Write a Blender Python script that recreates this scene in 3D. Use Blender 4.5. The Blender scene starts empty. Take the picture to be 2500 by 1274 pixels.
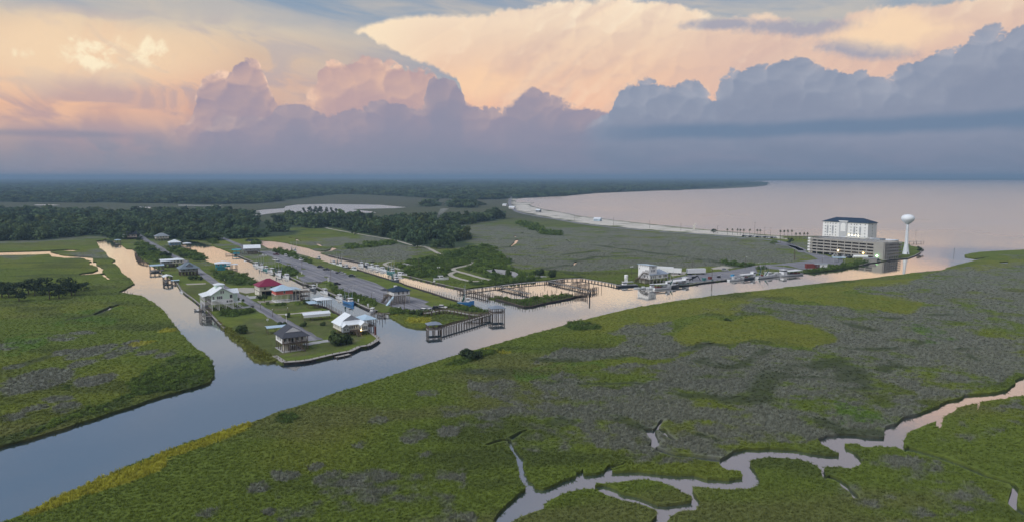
import bpy, bmesh, math, random
import numpy as np
from mathutils import Vector, Matrix
from mathutils.geometry import delaunay_2d_cdt
R = math.radians
random.seed(7); rng = np.random.default_rng(11)
scene = bpy.context.scene
COL = scene.collection
# ------------------------------------------------------------------ camera
CAM_H, FPX, CX, CY, HOR = 66.0, 1785.0, 1250.0, 637.0, 431.0   # photograph pixels (2500 x 1274)
PITCH = math.atan((CY - HOR) / FPX)
cam = bpy.data.cameras.new('camera'); camo = bpy.data.objects.new('camera', cam); COL.objects.link(camo)
camo.location = (0, 0, CAM_H); camo.rotation_euler = (math.pi / 2 - PITCH, 0, 0)
cam.sensor_width = 36.0; cam.lens = 36.0 * FPX / 2500.0; cam.clip_start = 1.0; cam.clip_end = 200000.0
scene.camera = camo
scene.view_settings.view_transform = 'Standard'; scene.view_settings.look = 'None'
scene.view_settings.exposure = 0.0; scene.view_settings.gamma = 1.0; scene.view_settings.use_curve_mapping = False
try:
    scene.cycles.use_denoising = True; scene.cycles.max_bounces = 6; scene.cycles.diffuse_bounces = 2
    scene.cycles.glossy_bounces = 3; scene.cycles.transmission_bounces = 3; scene.cycles.volume_bounces = 0; scene.cycles.adaptive_threshold = .02
    scene.cycles.transparent_max_bounces = 4; scene.cycles.caustics_reflective = False; scene.cycles.caustics_refractive = False
except Exception: pass
cP, sP = math.cos(PITCH), math.sin(PITCH)
def ray(px, py):
    a, b = (px - CX) / FPX, -(py - CY) / FPX
    return (a, cP + b * sP, -sP + b * cP)
def gp(px, py, z=0.0):                       # a photograph pixel -> the point of the level plane z it shows
    dx, dy, dz = ray(px, py); t = (z - CAM_H) / min(dz, -1e-4)
    return (dx * t, dy * t)
def azel(px, py):
    dx, dy, dz = ray(px, py)
    return math.degrees(math.atan2(dx, dy)), math.degrees(math.atan2(dz, math.hypot(dx, dy)))
def lin(c): return tuple(((v / 255) / 12.92 if v / 255 <= 0.04045 else ((v / 255 + 0.055) / 1.055) ** 2.4) for v in c)
# ------------------------------------------------------------------ node expressions
class S:
    def __init__(s, g, sock): s.g, s.k = g, sock
    def _m(s, op, *o): return s.g.math(op, s, *o)
    def __add__(s, o): return s._m('ADD', o)
    __radd__ = __add__
    def __sub__(s, o): return s._m('SUBTRACT', o)
    def __rsub__(s, o): return s.g.math('SUBTRACT', o, s)
    def __mul__(s, o): return s._m('MULTIPLY', o)
    __rmul__ = __mul__
    def __truediv__(s, o): return s._m('DIVIDE', o)
    def pow(s, o): return s._m('POWER', o)
    def abs(s): return s._m('ABSOLUTE')
    def max(s, o): return s._m('MAXIMUM', o)
    def min(s, o): return s._m('MINIMUM', o)
class G:
    def __init__(s, tree): s.t = tree
    def node(s, typ, **kw):
        n = s.t.nodes.new(typ)
        for k, v in kw.items(): setattr(n, k, v)
        return n
    def put(s, sock, v):
        if isinstance(v, S): s.t.links.new(v.k, sock)
        elif v is not None:
            if isinstance(v, (tuple, list)) and len(v) == 3 and sock.type == 'RGBA': v = tuple(v) + (1,)
            sock.default_value = v
    def math(s, op, *a, clamp=False):
        n = s.node('ShaderNodeMath', operation=op, use_clamp=clamp)
        for i, v in enumerate(a): s.put(n.inputs[i], v)
        return S(s, n.outputs[0])
    def ss(s, x, a, b):                      # smoothstep a -> b
        n = s.node('ShaderNodeMapRange', interpolation_type='SMOOTHSTEP')
        s.put(n.inputs[0], x); s.put(n.inputs[1], a); s.put(n.inputs[2], b); n.inputs[3].default_value = 0; n.inputs[4].default_value = 1
        return S(s, n.outputs[0])
    def lr(s, x, a, b, c=0.0, d=1.0):
        n = s.node('ShaderNodeMapRange'); n.clamp = True
        for i, v in enumerate((x, a, b, c, d)): s.put(n.inputs[i], v)
        return S(s, n.outputs[0])
    def vec(s, x, y, z=0.0):
        n = s.node('ShaderNodeCombineXYZ')
        for i, v in enumerate((x, y, z)): s.put(n.inputs[i], v)
        return S(s, n.outputs[0])
    def sep(s, v):
        n = s.node('ShaderNodeSeparateXYZ'); s.put(n.inputs[0], v); return [S(s, o) for o in n.outputs]
    def noise(s, v, scale, detail=3, rough=.5, dist=0.0, dim='2D', typ='FBM', out=0):
        n = s.node('ShaderNodeTexNoise', noise_dimensions=dim, noise_type=typ)
        s.put(n.inputs['Vector'], v); n.inputs['Scale'].default_value = scale; n.inputs['Detail'].default_value = detail
        n.inputs['Roughness'].default_value = rough; n.inputs['Distortion'].default_value = dist
        return S(s, n.outputs[out])
    def vor(s, v, scale, detail=2, rough=.5, dim='2D', feature='SMOOTH_F1', smooth=.6, rand=1.0):
        n = s.node('ShaderNodeTexVoronoi', voronoi_dimensions=dim, feature=feature)
        s.put(n.inputs['Vector'], v); n.inputs['Scale'].default_value = scale
        if 'Detail' in n.inputs: n.inputs['Detail'].default_value = detail; n.inputs['Roughness'].default_value = rough
        if 'Smoothness' in n.inputs: n.inputs['Smoothness'].default_value = smooth
        n.inputs['Randomness'].default_value = rand
        return S(s, n.outputs['Distance'])
    def mix(s, f, a, b):
        n = s.node('ShaderNodeMix', data_type='RGBA'); n.clamp_factor = True
        s.put(n.inputs[0], f); s.put(n.inputs[6], a); s.put(n.inputs[7], b)
        return S(s, n.outputs[2])
    def mul(s, a, b, f=1.0):
        n = s.node('ShaderNodeMix', data_type='RGBA', blend_type='MULTIPLY'); s.put(n.inputs[0], f); s.put(n.inputs[6], a); s.put(n.inputs[7], b)
        return S(s, n.outputs[2])
    def curve(s, x, pts, lo, hi):            # piecewise curve through (x, y) points, linear in between
        xs = [p[0] for p in pts]; a, b = min(xs), max(xs)
        n = s.node('ShaderNodeFloatCurve'); c = n.mapping.curves[0]; n.mapping.extend = 'HORIZONTAL'
        q = [((p[0] - a) / (b - a), (p[1] - lo) / (hi - lo)) for p in pts]
        c.points[0].location = q[0]; c.points[1].location = q[-1]
        for p in q[1:-1]: c.points.new(*p)
        for p in c.points: p.handle_type = 'AUTO_CLAMPED'
        n.mapping.update()
        s.put(n.inputs['Value'], s.lr(x, a, b))
        return S(s, n.outputs[0]) * (hi - lo) + lo
    def ramp(s, x, stops):                   # stops: (pos 0..1, linear rgb)
        n = s.node('ShaderNodeValToRGB'); e = n.color_ramp.elements
        e[0].position, e[0].color = stops[0][0], tuple(stops[0][1]) + (1,)
        e[1].position, e[1].color = stops[-1][0], tuple(stops[-1][1]) + (1,)
        for p, c in stops[1:-1]:
            q = e.new(p); q.color = tuple(c) + (1,)
        s.put(n.inputs[0], x); return S(s, n.outputs[0])
# ------------------------------------------------------------------ world: evening sky with lit storm clouds
SUN_AZ, SUN_EL = -122.0, 40.0               # soft evening light from behind the left shoulder
world = bpy.data.worlds.new('World'); scene.world = world; world.use_nodes = True
world.cycles.sampling_method = 'MANUAL'; world.cycles.sample_map_resolution = 512
def build_sky():
    t = world.node_tree; t.nodes.clear(); g = G(t)
    tc = g.node('ShaderNodeTexCoord'); d = S(g, tc.outputs['Generated'])
    x, y, z = g.sep(d)
    D = 180 / math.pi
    az = g.math('ARCTAN2', x, y) * D
    el = g.math('ARCSINE', z) * D
    sky = g.node('ShaderNodeTexSky', sky_type='NISHITA'); sky.sun_disc = False
    sky.sun_elevation = R(4); sky.sun_rotation = R(SUN_AZ); sky.air_density = 1.2; sky.dust_density = 2.0
    nish = g.mix(0.0, S(g, sky.outputs[0]), (0, 0, 0)); nish = g.mul(nish, (.10, .10, .10))
    P = g.vec(az, el)
    A = lambda pts: [azel(*p) for p in pts]
    # ---- high veil: tilted grey-blue / cream streaks
    st = g.vec(az * 0.35 + el * 0.5, el * 2.2 + az * 0.28)
    n1 = g.noise(st, .16, 4, .55, .6); n2 = g.noise(g.vec(az * .3 + 40, el + az * .12), .30, 4, .6, .4)
    veil = g.mix(g.ss(n1, .34, .66), lin((146, 166, 190)), lin((196, 192, 190)))
    veil = g.mix(g.ss(n2, .45, .72) * .6, veil, lin((222, 207, 190)))
    col = g.mix(.88, nish, veil)
    # zenith stays a soft cool grey
    hi = g.mix(g.ss(az + (n2 - .5) * 16, -14, 14), g.mix(g.ss(n1, .3, .7), lin((92, 120, 158)), lin((116, 138, 170))), g.mix(g.ss(n1, .3, .7), lin((244, 200, 174)), lin((255, 216, 182))))
    hi = g.mix(g.ss(el + (n1 - .5) * 7, 15, 22) * .9, hi, g.mix(g.ss(az, -20, 20), lin((96, 120, 152)), lin((136, 140, 158))))
    hi = g.mix(g.ss(el, 30, 60) * .8, hi, lin((150, 172, 200)))
    col = g.mix(g.ss(el, 11.5, 19) * .9, col, hi)
    front = 1 - g.ss(az.abs(), 55, 110)      # clouds of the view; elsewhere an even veil continues
    # ---- warm low sky on the left
    w1 = g.noise(P, .13, 4, .55, .8)
    warm_el = g.ramp(g.lr(el, 0, 13), [(0, lin((136, 148, 168))), (.13, lin((146, 146, 164))), (.24, lin((176, 156, 164))), (.36, lin((210, 166, 154))),
                                     (.50, lin((226, 184, 160))), (.66, lin((224, 190, 162))), (.80, lin((226, 206, 180))), (1, lin((176, 182, 190)))])
    wf = (1 - g.ss(az + n1 * 14, -16, 6)) * (1 - g.ss(el + n2 * 3, 11.3, 13.6))
    col = g.mix(wf * .92, col, warm_el)
    ex, ey = azel(300, 235); peach = g.ss(w1 + 0.25 - (az - ex).abs() * .022 - (el - ey).abs() * .07, .42, .75)
    col = g.mix(peach * .6 * front, col, lin((240, 194, 164)))
    ex, ey = azel(0, 230); peach = g.ss(w1 + 0.3 - (az - ex).abs() * .05 - (el - ey).abs() * .1, .38, .75)
    col = g.mix(peach * .7 * front, col, lin((244, 196, 162)))
    mv = g.noise(g.vec(az * .55 + el * .3, el * 1.2), .34, 4, .6, .6)
    col = g.mix(wf * g.ss(mv, .44, .66) * .75, col, g.mix(g.ss(el, 3.5, 9), lin((186, 160, 164)), lin((180, 174, 180))))
    for (px, py, rx, ry, am) in ((260, 125, 9.0, 2.6, .75), (40, 150, 7.0, 2.4, .45)):
        ex, ey = azel(px, py); q = (az - ex) * (az - ex) * (1 / rx ** 2) + (el - ey) * (el - ey) * (1 / ry ** 2)
        col = g.mix((1 - g.ss(q + (w1 - .5) * 1.2, 0, 1.15)) * am * front, col, lin((248, 218, 182)))
    pf = g.noise(P, .7, 5, .62, .25)
    for (px, py, rx, ry, am) in ((205, 128, 2.2, 1.2, 1), (235, 150, 1.7, .8, .9), (372, 118, 1.1, 1.1, .9), (350, 145, 1.3, .7, .8), (60, 132, .9, .5, .8), (310, 105, 1.4, .7, .5)):
        ex, ey = azel(px, py)
        q = ((az - ex) * (az - ex) * (1 / rx ** 2) + (el - ey) * (el - ey) * (1 / ry ** 2))
        m = g.ss(pf * 1.7 - q * .55, .45, .95)
        col = g.mix(m * am * front, col, lin((255, 238, 205)))
    # billows: cauliflower field shared by the cloud banks
    wx = g.noise(P, .45, 2, .5); wy = g.noise(g.vec(az + 31, el + 17), .45, 2, .5)
    fine = g.noise(P, 1.7, 3, .6)
    def dome(ox, oy, sc):
        v = g.vor(g.vec(az + (wx - .5) * 1.1 + (fine - .5) * .25 + ox, el * 1.15 + (wy - .5) * .9 + oy), sc, 0, .5, feature='F1')
        return 1 - v * v * 1.35
    d3 = dome(3, 9, 1.7) * .16 + dome(5, 1, 3.8) * .10
    b1 = dome(0, 0, .30) * .46 + dome(7, 3, .74) * .28 + d3
    bs = dome(.20, -.25, .30) * .46 + dome(7.20, 2.75, .74) * .28 + d3
    relief = b1 - bs                         # lit from the upper left
    # ---- great anvil: top edge, under edge
    top = A([(850, 80), (868, 72), (900, 58), (1000, 38), (1190, 31), (1215, 21), (1290, 18), (1365, 8), (1500, 4), (1640, 8), (1700, 30), (1850, 36), (1990, 60), (2050, 52), (2080, 36), (2200, 18), (2330, 10), (2500, -30), (2600, -60)])
    bot = A([(850, 82), (868, 82), (930, 108), (1000, 142), (1060, 165), (1085, 178), (1115, 196), (1140, 260), (1200, 300), (2600, 330)])
    T = g.curve(az, top, -2, 16); Bt = g.curve(az, bot, -2, 16)
    puff = (b1 - .55) * 1.25 * g.ss(az, azel(1130, 20)[0], azel(1260, 20)[0]) + (fine - .5) * .5
    an = g.ss(T + puff * .75 - el, -.1, .36) * g.ss(el - Bt + (fine - .5) * .5 + (wx - .5) * .5, -.12, .24) * g.ss(az, azel(846, 80)[0], azel(885, 80)[0])
    streak = g.noise(g.vec(az * .34 - el * .50, el * .22 + az * .06), .55, 4, .55, .5)
    sfan = g.noise(g.vec(az * .30 - (el - 3) * .42 + (wx - .5) * .9, el * .16), .75, 3, .5, .3)
    acol = g.ramp(g.lr(el, 3.2, 13.4), [(0, lin((222, 176, 162))), (.22, lin((242, 193, 166))), (.45, lin((238, 200, 174))), (.72, lin((240, 213, 188))), (.9, lin((248, 226, 200))), (1, lin((252, 234, 210)))])
    acol = g.mix(g.ss(sfan, .44, .74) * .5 * g.ss(az, azel(1050, 0)[0], azel(1300, 0)[0]), acol, lin((212, 184, 174)))
    acol = g.mix(g.ss(streak, .46, .78) * .4, acol, lin((255, 228, 196)))
    acol = g.mix(g.ss(az, azel(1100, 0)[0], azel(880, 0)[0]) * .75, acol, lin((255, 234, 202)))
    ex, ey = azel(1170, 205); gl = g.ss(1 - (az - ex).abs() * .16 - (el - ey).abs() * .42, 0, .9)
    acol = g.mix(gl * .8, acol, lin((254, 214, 176)))
    acol = g.mix(g.ss(relief, .02, .18) * .45 * g.ss(el, 9.5, 12), acol, lin((255, 240, 214)))
    acol = g.mix(g.ss(az, azel(1560, 0)[0], azel(1800, 0)[0]) * (1 - g.ss(el, 9.0, 12.6)) * .55, acol, lin((217, 186, 176)))
    acol = g.mix((1 - g.ss(relief + (n2 - .5) * .2, -.26, .04)) * .42 * g.ss(az, azel(1080, 0)[0], azel(1300, 0)[0]), acol, lin((206, 178, 172)))
    acol = g.mix(g.ss(relief, .03, .25) * .3, acol, lin((255, 232, 204)))
    # grey-blue gaps in the right part of the anvil
    for (px, py, rx, ry, tilt) in ((1930, 66, 5.2, .75, -.03), (2120, 122, 3.6, .8, -.16), (1760, 60, 3.2, .55, 0)):
        ex, ey = azel(px, py); da = az - ex; de = el - ey - da * tilt
        m = g.ss(1.15 - (da * da * (1 / rx ** 2) + de * de * (1 / ry ** 2)).pow(.5) + (streak - .5) * 1.1 + (fine - .5) * .5, .05, .75)
        acol = g.mix(m * .85, acol, lin((158, 162, 180)))
    ex, ey = azel(2180, 80); gl = g.ss(1.1 - ((az - ex) * .22).abs() - ((el - ey) * .5).abs() + (b1 - .5) * .6, 0, .9)
    acol = g.mix(gl * .75, acol, lin((254, 222, 184)))
    col = g.mix(an * front, col, acol)
    # ---- pink mid cumulus on the left half
    def bank(col, pts, amp, base, lit, lo, fade, rim, soft=.16, pf=1.0):
        tp = g.curve(az + (wx - .5) * 1.0, A(pts), -2, 16)
        h = tp + (b1 - .62) * amp * 1.9 + (wy - .5) * .7 - el
        m = g.ss(h, 0, soft)
        c = g.mix(g.ss(relief * 1.1 + (n2 - .5) * .35, -.22, .30), base, lit)
        c = g.mix((1 - g.ss(h, 0, .9)) * rim * 1.25 * g.ss(relief + (fine - .5) * .3, -.08, .2), c, lin((255, 218, 190)))
        c = g.mix(g.ss(h, .3, 3.4) * pf, c, lo)
        return g.mix(m * fade * front, col, c)
    L = lambda a, b: g.ss(az, azel(a, 200)[0], azel(b, 200)[0])
    col = bank(col, [(560, 420), (660, 300), (700, 255), (735, 228), (765, 215), (795, 158), (850, 150), (905, 146), (960, 160), (1060, 186), (1120, 228), (1200, 330), (1300, 420)],
               1.0, lin((188, 162, 165)), lin((234, 194, 170)), lin((188, 162, 166)), L(600, 790) * (1 - L(1100, 1250)), .7, .36, .8)
    col = bank(col, [(340, 420), (420, 330), (462, 268), (495, 212), (540, 178), (590, 152), (628, 160), (656, 205), (690, 290), (760, 420)],
               .95, lin((160, 148, 164)), lin((218, 182, 168)), lin((162, 151, 166)), L(360, 480) * (1 - L(650, 760)), .9, .30, .75)
    col = bank(col, [(380, 420), (462, 345), (500, 300), (560, 285), (640, 290), (690, 262), (740, 248), (800, 275), (880, 268), (960, 242), (1030, 262), (1056, 196), (1105, 192), (1135, 255), (1200, 270), (1250, 250), (1290, 222), (1330, 232), (1372, 240), (1420, 262), (1500, 265), (1640, 280), (1800, 300), (2500, 330)],
               .8, lin((152, 147, 165)), lin((176, 160, 168)), lin((143, 144, 164)), L(440, 520), .15, .30, .9)
    # ---- blue-grey front bank on the right
    col = bank(col, [(1420, 330), (1480, 268), (1510, 224), (1565, 205), (1620, 212), (1700, 210), (1735, 232), (1775, 182), (1850, 162), (1920, 150), (1990, 160), (2080, 182), (2150, 180), (2200, 158), (2310, 132), (2370, 92), (2420, 70), (2500, 72), (2700, 60)],
               .9, lin((140, 150, 171)), lin((166, 171, 186)), lin((137, 146, 167)), L(1400, 1490), .12, .26, .85)
    # darker flat base of the bank, then the rain-grey haze down to the horizon
    ex, ey = azel(2000, 312); da = az - ex
    bm = g.ss(az, azel(1300, 0)[0], azel(1700, 0)[0]) * g.ss(1 - (el - ey + (streak - .5) * .5 - da * .012).abs() * 1.15, 0, .8)
    col = g.mix(bm * .8 * front, col, lin((106, 130, 158)))
    bl = (1 - L(200, 420)) * g.ss(1 - (el - azel(40, 325)[1]).abs() * 2.2 + (streak - .5) * 1.2, .1, .9)
    col = g.mix(bl * .6 * front, col, lin((138, 142, 162)))
    lowc = g.mix(g.ss(az, -32, 8), lin((144, 145, 160)), lin((120, 133, 156)))
    lowc = g.mix(g.ss(n2, .42, .7) * .35, lowc, lin((142, 140, 160)))
    lf = (1 - g.ss(el + (n2 - .5) * 1.6, .6, 3.6))
    col = g.mix(lf * .85, col, lowc)
    # everywhere below the horizon: plain dusk grey
    bgn = g.node('ShaderNodeBackground'); g.put(bgn.inputs[0], col); bgn.inputs[1].default_value = 1.0
    out = g.node('ShaderNodeOutputWorld'); t.links.new(bgn.outputs[0], out.inputs[0])
build_sky()
sun = bpy.data.lights.new('sun', 'SUN'); sun.energy = 2.9; sun.angle = R(70); sun.color = (1.0, .98, .95)
suno = bpy.data.objects.new('sun', sun); COL.objects.link(suno)
suno.rotation_euler = Vector((math.sin(R(SUN_AZ)) * math.cos(R(SUN_EL)), math.cos(R(SUN_AZ)) * math.cos(R(SUN_EL)), math.sin(R(SUN_EL)))).to_track_quat('Z', 'Y').to_euler()
# ------------------------------------------------------------------ numpy noise, polygons
def _h(ix, iy, seed):
    n = (ix.astype(np.int64) * 374761393 + iy.astype(np.int64) * 668265263 + seed * 974711) & 0x7fffffff
    n = ((n ^ (n >> 13)) * 1274126177) & 0x7fffffff
    return ((n ^ (n >> 16)) & 0xffff) / 65535.0
def vn(x, y, seed=0):
    ix, iy = np.floor(x), np.floor(y); fx, fy = x - ix, y - iy
    fx = fx * fx * (3 - 2 * fx); fy = fy * fy * (3 - 2 * fy)
    a, b, c, d = _h(ix, iy, seed), _h(ix + 1, iy, seed), _h(ix, iy + 1, seed), _h(ix + 1, iy + 1, seed)
    return (a * (1 - fx) + b * fx) * (1 - fy) + (c * (1 - fx) + d * fx) * fy
def fbm(x, y, seed=0, o=4):
    s, a, t = 0, 1, 0
    for i in range(o): s = s + a * vn(x * 2 ** i, y * 2 ** i, seed + i * 17); t += a; a *= .5
    return s / t
def inpoly(x, y, poly):
    p = np.asarray(poly, float); r = np.zeros(x.shape, bool)
    sel = np.nonzero((x >= p[:, 0].min()) & (x <= p[:, 0].max()) & (y >= p[:, 1].min()) & (y <= p[:, 1].max()))[0]
    if not len(sel): return r
    xs, ys = x[sel], y[sel]; q = np.zeros(xs.shape, bool)
    for (x0, y0), (x1, y1) in zip(p, np.roll(p, -1, 0)):
        if y0 == y1: continue
        c = (y0 > ys) != (y1 > ys)
        q ^= c & (xs < (x1 - x0) * (ys - y0) / (y1 - y0) + x0)
    r[sel] = q; return r
LZ = 0.7                                       # level of the land above the water
def W(pts, z=0.0): return [gp(px, py, z) for px, py in pts]
def zt(x0, y0, s):                             # crop coordinates -> photograph pixels
    return lambda *p: [(x0 + a / s, y0 + b / s) for a, b in zip(p[::2], p[1::2])]
z1, z2, z3, z4 = zt(200, 540, 4.9), zt(460, 640, 4.55), zt(560, 540, 5.79), zt(860, 600, 5.3075)
z5, z6, z7, z8 = zt(1120, 640, 5.952), zt(1480, 610, 5.0), zt(1880, 500, 5.952), zt(960, 540, 4.63)
l1, l2, l3, l4 = zt(0, 420, 3.571), zt(600, 420, 3.571), zt(1200, 420, 3.571), zt(0, 640, 2.77)
l5, l6, l7 = zt(0, 900, 2.778), zt(900, 780, 2.579), zt(1700, 600, 1.89)
# ------------------------------------------------------------------ shorelines, traced once, laid out on the level
bank_left = [(-700, 1275), (-300, 1172), (0, 1094), (68, 1076), (119, 1060), (173, 1044), (248, 1019), (324, 995), (360, 981), (414, 965), (464, 952), (513, 936), (515, 930), (522, 919), (518, 885),
  (505, 871), (480, 853), (458, 835), (439, 810), (419, 788), (408, 770), (390, 752), (375, 741), (357, 730), (347, 724), (318, 720), (289, 715), (300, 709), (318, 700), (329, 694), (322, 685), (310, 676),
  (298, 669), (295, 662), (290, 654), (282, 646), (271, 643), (282, 637.5), (275.5, 634), (265, 630), (261, 624), (255, 615.5), (247, 609), (242, 607), (243, 604), (239, 599), (237, 594), (234, 590), (251, 588), (259, 585), (269, 587), (280, 588)]
pen_a_left = [(282, 593), (298, 599), (308, 608), (322, 609), (333, 615.5), (343, 628), (355, 638), (372, 650), (394, 662), (414, 679), (431, 691), (443, 711), (457, 722), (471, 732), (486, 744), (500, 756), (514, 769), (532, 789), (548, 805), (554.5, 816), (559, 825),
  (574, 833), (590, 844), (601, 858), (607, 869), (618, 880), (636, 884), (658, 886), (673, 884)]
pen_a_front = [(694, 889.5), (732.5, 887), (754.5, 884), (820, 868.5), (855.6, 862), (877.6, 851), (899.6, 848), (917, 838), (925, 831), (919, 827), (908, 818)]
pen_a_right = [(888, 803), (862, 788), (833.6, 773), (796, 753), (775, 747), (754.5, 744), (743.5, 736), (722, 728), (705, 716), (680, 701), (655, 694), (636, 690.5), (622.6, 686), (611.6, 675), (596, 668.6), (573.5, 662), (548, 652), (525, 644), (502, 635), (500, 628), (492, 617.5), (467, 611), (445, 601), (439, 591), (441, 585), (453, 585), (482, 588), (490, 591)]
pen_b_left = [(514, 599), (543, 609), (555, 613.5), (581, 626), (594.5, 631.5), (617, 641), (634, 650.5), (657, 661), (672, 668), (691, 675), (710, 680), (726, 687), (738, 693), (750, 696), (757, 699), (774, 704), (788, 710), (805, 718), (821, 725), (840, 732), (866, 740), (886, 750), (902, 757), (920, 762)]
pen_b_tip = [(946, 768), (954, 775), (965.5, 781), (977, 788), (992, 797), (1011, 801), (1030, 803), (1045, 802.5), (1067, 800.6), (1082, 796), (1105, 788), (1143, 777), (1161, 773), (1180, 768), (1195, 762), (1190, 758), (1176.5, 755), (1161, 751), (1148, 747)]
pen_b_right = [(1127.5, 741), (1112.5, 735.7), (1086, 728), (1048, 715), (1020, 706.5), (992, 698), (973, 690), (954, 685), (916.5, 673.5), (879, 662), (859, 657), (836, 650.5), (807, 642), (784.5, 635), (750, 624.6), (729, 619.5), (707, 613), (681, 608), (655, 606.5), (629, 593.5), (600, 589), (598, 586), (606.6, 582), (629, 582), (646, 586), (670.5, 587.5)]
main_canal = [(698, 593.5), (726, 600.5), (753.5, 605.6), (767, 611), (783, 614), (795, 613.6), (807, 610), (809, 604), (826, 606.5), (809, 614.6), (793, 617), (783, 618.6), (802, 624.6), (829.5, 631.5), (853.6, 636.7), (879, 642), (903, 651), (931.6, 658), (954, 666), (973, 672.5), (1003, 678), (1029.6, 685), (1058, 692), (1086, 698), (1110.6, 703.6), (1135, 708)]
marina = [(1142.6, 706), (1157, 703), (1212, 697), (1271, 690), (1337, 684.5), (1372, 680), (1419, 678), (1456, 684), (1490, 690), (1513, 695.5)]
quay = [(1554, 698), (1600, 699.5), (1640, 699.5), (1680, 697), (1712, 692), (1780, 684), (1812, 681), (1848, 677), (1902, 672), (1956, 668)]
point = [(1997.6, 665.5), (2031, 661), (2065, 657), (2098, 649.5), (2123.6, 643.6), (2149, 639.5), (2174, 635), (2199, 633.5), (2216, 632), (2233, 626), (2246, 619), (2250, 613), (2253, 607), (2225, 602), (2214, 594), (2160, 586), (2100, 580), (2000, 578), (1940, 578)]
beach = [(1900, 577), (1844, 572.6), (1760, 565.6), (1676, 558), (1592, 549), (1508, 540), (1452, 533), (1410, 528), (1368, 519), (1326, 512), (1298, 504), (1292, 500), (1303.6, 496), (1261.6, 495), (1257, 490), (1264, 486), (1292, 483), (1382, 480), (1396, 477), (1452, 472.6), (1536, 469), (1620, 465.6), (1659, 465.6), (1670, 464), (1760, 461.4), (1844, 457), (1875, 453), (1869, 447.2), (1816, 445.5), (1802, 443.5), (1894, 441.5), (2100, 440), (2600, 440), (3400, 439.8)]
marsh_bank = [(3400, 590), (2700, 600), (2500, 608), (2440, 611), (2388, 614), (2356, 620), (2356, 625), (2380, 629), (2424, 624.5), (2404, 628), (2356, 640), (2324, 648), (2300, 657), (2233, 663), (2199, 668), (2165.6, 671), (2132, 676), (2090, 680.6), (2048, 684), (1981, 691.5), (1913.6, 700), (1840, 708), (1780, 714), (1720, 722), (1640, 733), (1560, 746), (1500, 759), (1404, 782), (1365, 793.6), (1288, 815),
  (1210, 836), (1132.6, 857.5), (1074.5, 875), (1016, 892), (958, 912), (900, 930), (828, 951), (756, 977), (684, 999), (612, 1026), (540, 1047.6), (468, 1071), (360, 1112), (252, 1159), (144, 1206), (54, 1249), (0, 1271), (-300, 1420), (-900, 1680)]
creek = (l6(780, 1290, 850, 1195, 900, 1150, 980, 1085, 988, 1072, 960, 1035, 945, 1000, 938, 930, 925, 880, 890, 820, 874, 768, 896, 768, 915, 815, 950, 860, 985, 885, 970, 920, 995, 985, 1005, 1020, 1042, 1035, 1045, 1065, 1100, 1075, 1180, 1045, 1230, 1020, 1300, 998, 1310, 970, 1340, 965, 1352, 945, 1360, 985, 1440, 978, 1480, 965, 1508, 930, 1600, 920, 1612, 905, 1630, 913, 1533, 952, 1535, 967, 1700, 960, 1800, 972, 1880, 982, 1960, 985, 2050, 985)
  + l7(50, 1080, 150, 1085, 212, 1075, 205, 1050, 140, 1045, 115, 1030, 105, 1000, 120, 985, 170, 955, 230, 940, 290, 942, 340, 938, 400, 942, 465, 945, 530, 960, 600, 970, 658, 970, 620, 950, 575, 925, 555, 900, 600, 880, 660, 875, 740, 878, 800, 888, 865, 890, 868, 850, 890, 835, 930, 820, 960, 795, 1010, 785, 1040, 775, 1100, 750, 1150, 725, 1215, 710, 1240, 692, 1350, 685, 1435, 670, 1465, 645, 1470, 625, 1512, 605, 1640, 560, 1640, 650,
       1512, 685, 1400, 700, 1310, 715, 1308, 735, 1303, 757, 1297, 755, 1298, 722, 1270, 722, 1220, 735, 1160, 770, 1140, 785, 1135, 805, 1130, 838, 1105, 825, 1108, 800, 1080, 810, 1040, 825, 990, 850, 970, 870, 958, 905, 962, 920, 970, 945, 950, 930, 920, 920, 850, 918, 780, 920, 730, 905, 685, 903, 690, 915, 725, 930, 750, 955, 768, 985, 750, 1005, 715, 1018, 660, 1012, 600, 1010, 590, 1020, 605, 1055, 600, 1075, 580, 1045, 560, 1010, 520, 990, 470, 975, 400, 970, 320, 968, 255, 980, 248, 995, 265, 1015, 285, 1045, 300, 1080, 280, 1100, 240, 1112, 180, 1115, 80, 1110)
  + l6(2080, 1040, 2040, 1045, 2050, 1075, 2085, 1115, 2085, 1150, 2060, 1185, 1950, 1195, 1900, 1230, 1860, 1290, 1740, 1290, 1780, 1250, 1815, 1215, 1815, 1190, 1760, 1165, 1700, 1145, 1600, 1126, 1560, 1112, 1480, 1085, 1440, 1062, 1400, 1052, 1340, 1055, 1260, 1072, 1200, 1095, 1150, 1120, 1105, 1150, 1110, 1175, 1060, 1190, 1000, 1212, 940, 1235, 880, 1290))
creek_isle = l6(1425, 1030, 1480, 1020, 1560, 1015, 1680, 1002, 1740, 994, 1800, 1003, 1850, 1016, 1900, 1035, 1960, 1060, 1965, 1085, 1935, 1100, 1990, 1110, 2035, 1130, 2030, 1155, 1960, 1165, 1880, 1176, 1820, 1174, 1750, 1143, 1700, 1122, 1640, 1110, 1590, 1100, 1565, 1076, 1500, 1052, 1440, 1043)
marina_isle = [(1192, 726), (1207, 724), (1237.6, 726.5), (1271, 728), (1296, 725.7), (1338, 722), (1382, 719), (1404, 720.6), (1407, 724), (1389, 729), (1355, 735.8), (1321.6, 742.5), (1298, 748), (1279.6, 749), (1263, 745), (1237.6, 737.4), (1214, 731.6)]
pond = [(600, 523.6), (628, 528), (650, 524), (684, 520), (830, 521), (866, 521), (922, 521), (908, 516.6), (863, 512), (964, 509.6), (997.6, 507), (964, 504), (927.6, 500.6), (835, 499), (796, 498.4), (726, 500), (698, 504), (692, 509), (642, 512.4), (608, 518)]
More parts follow.
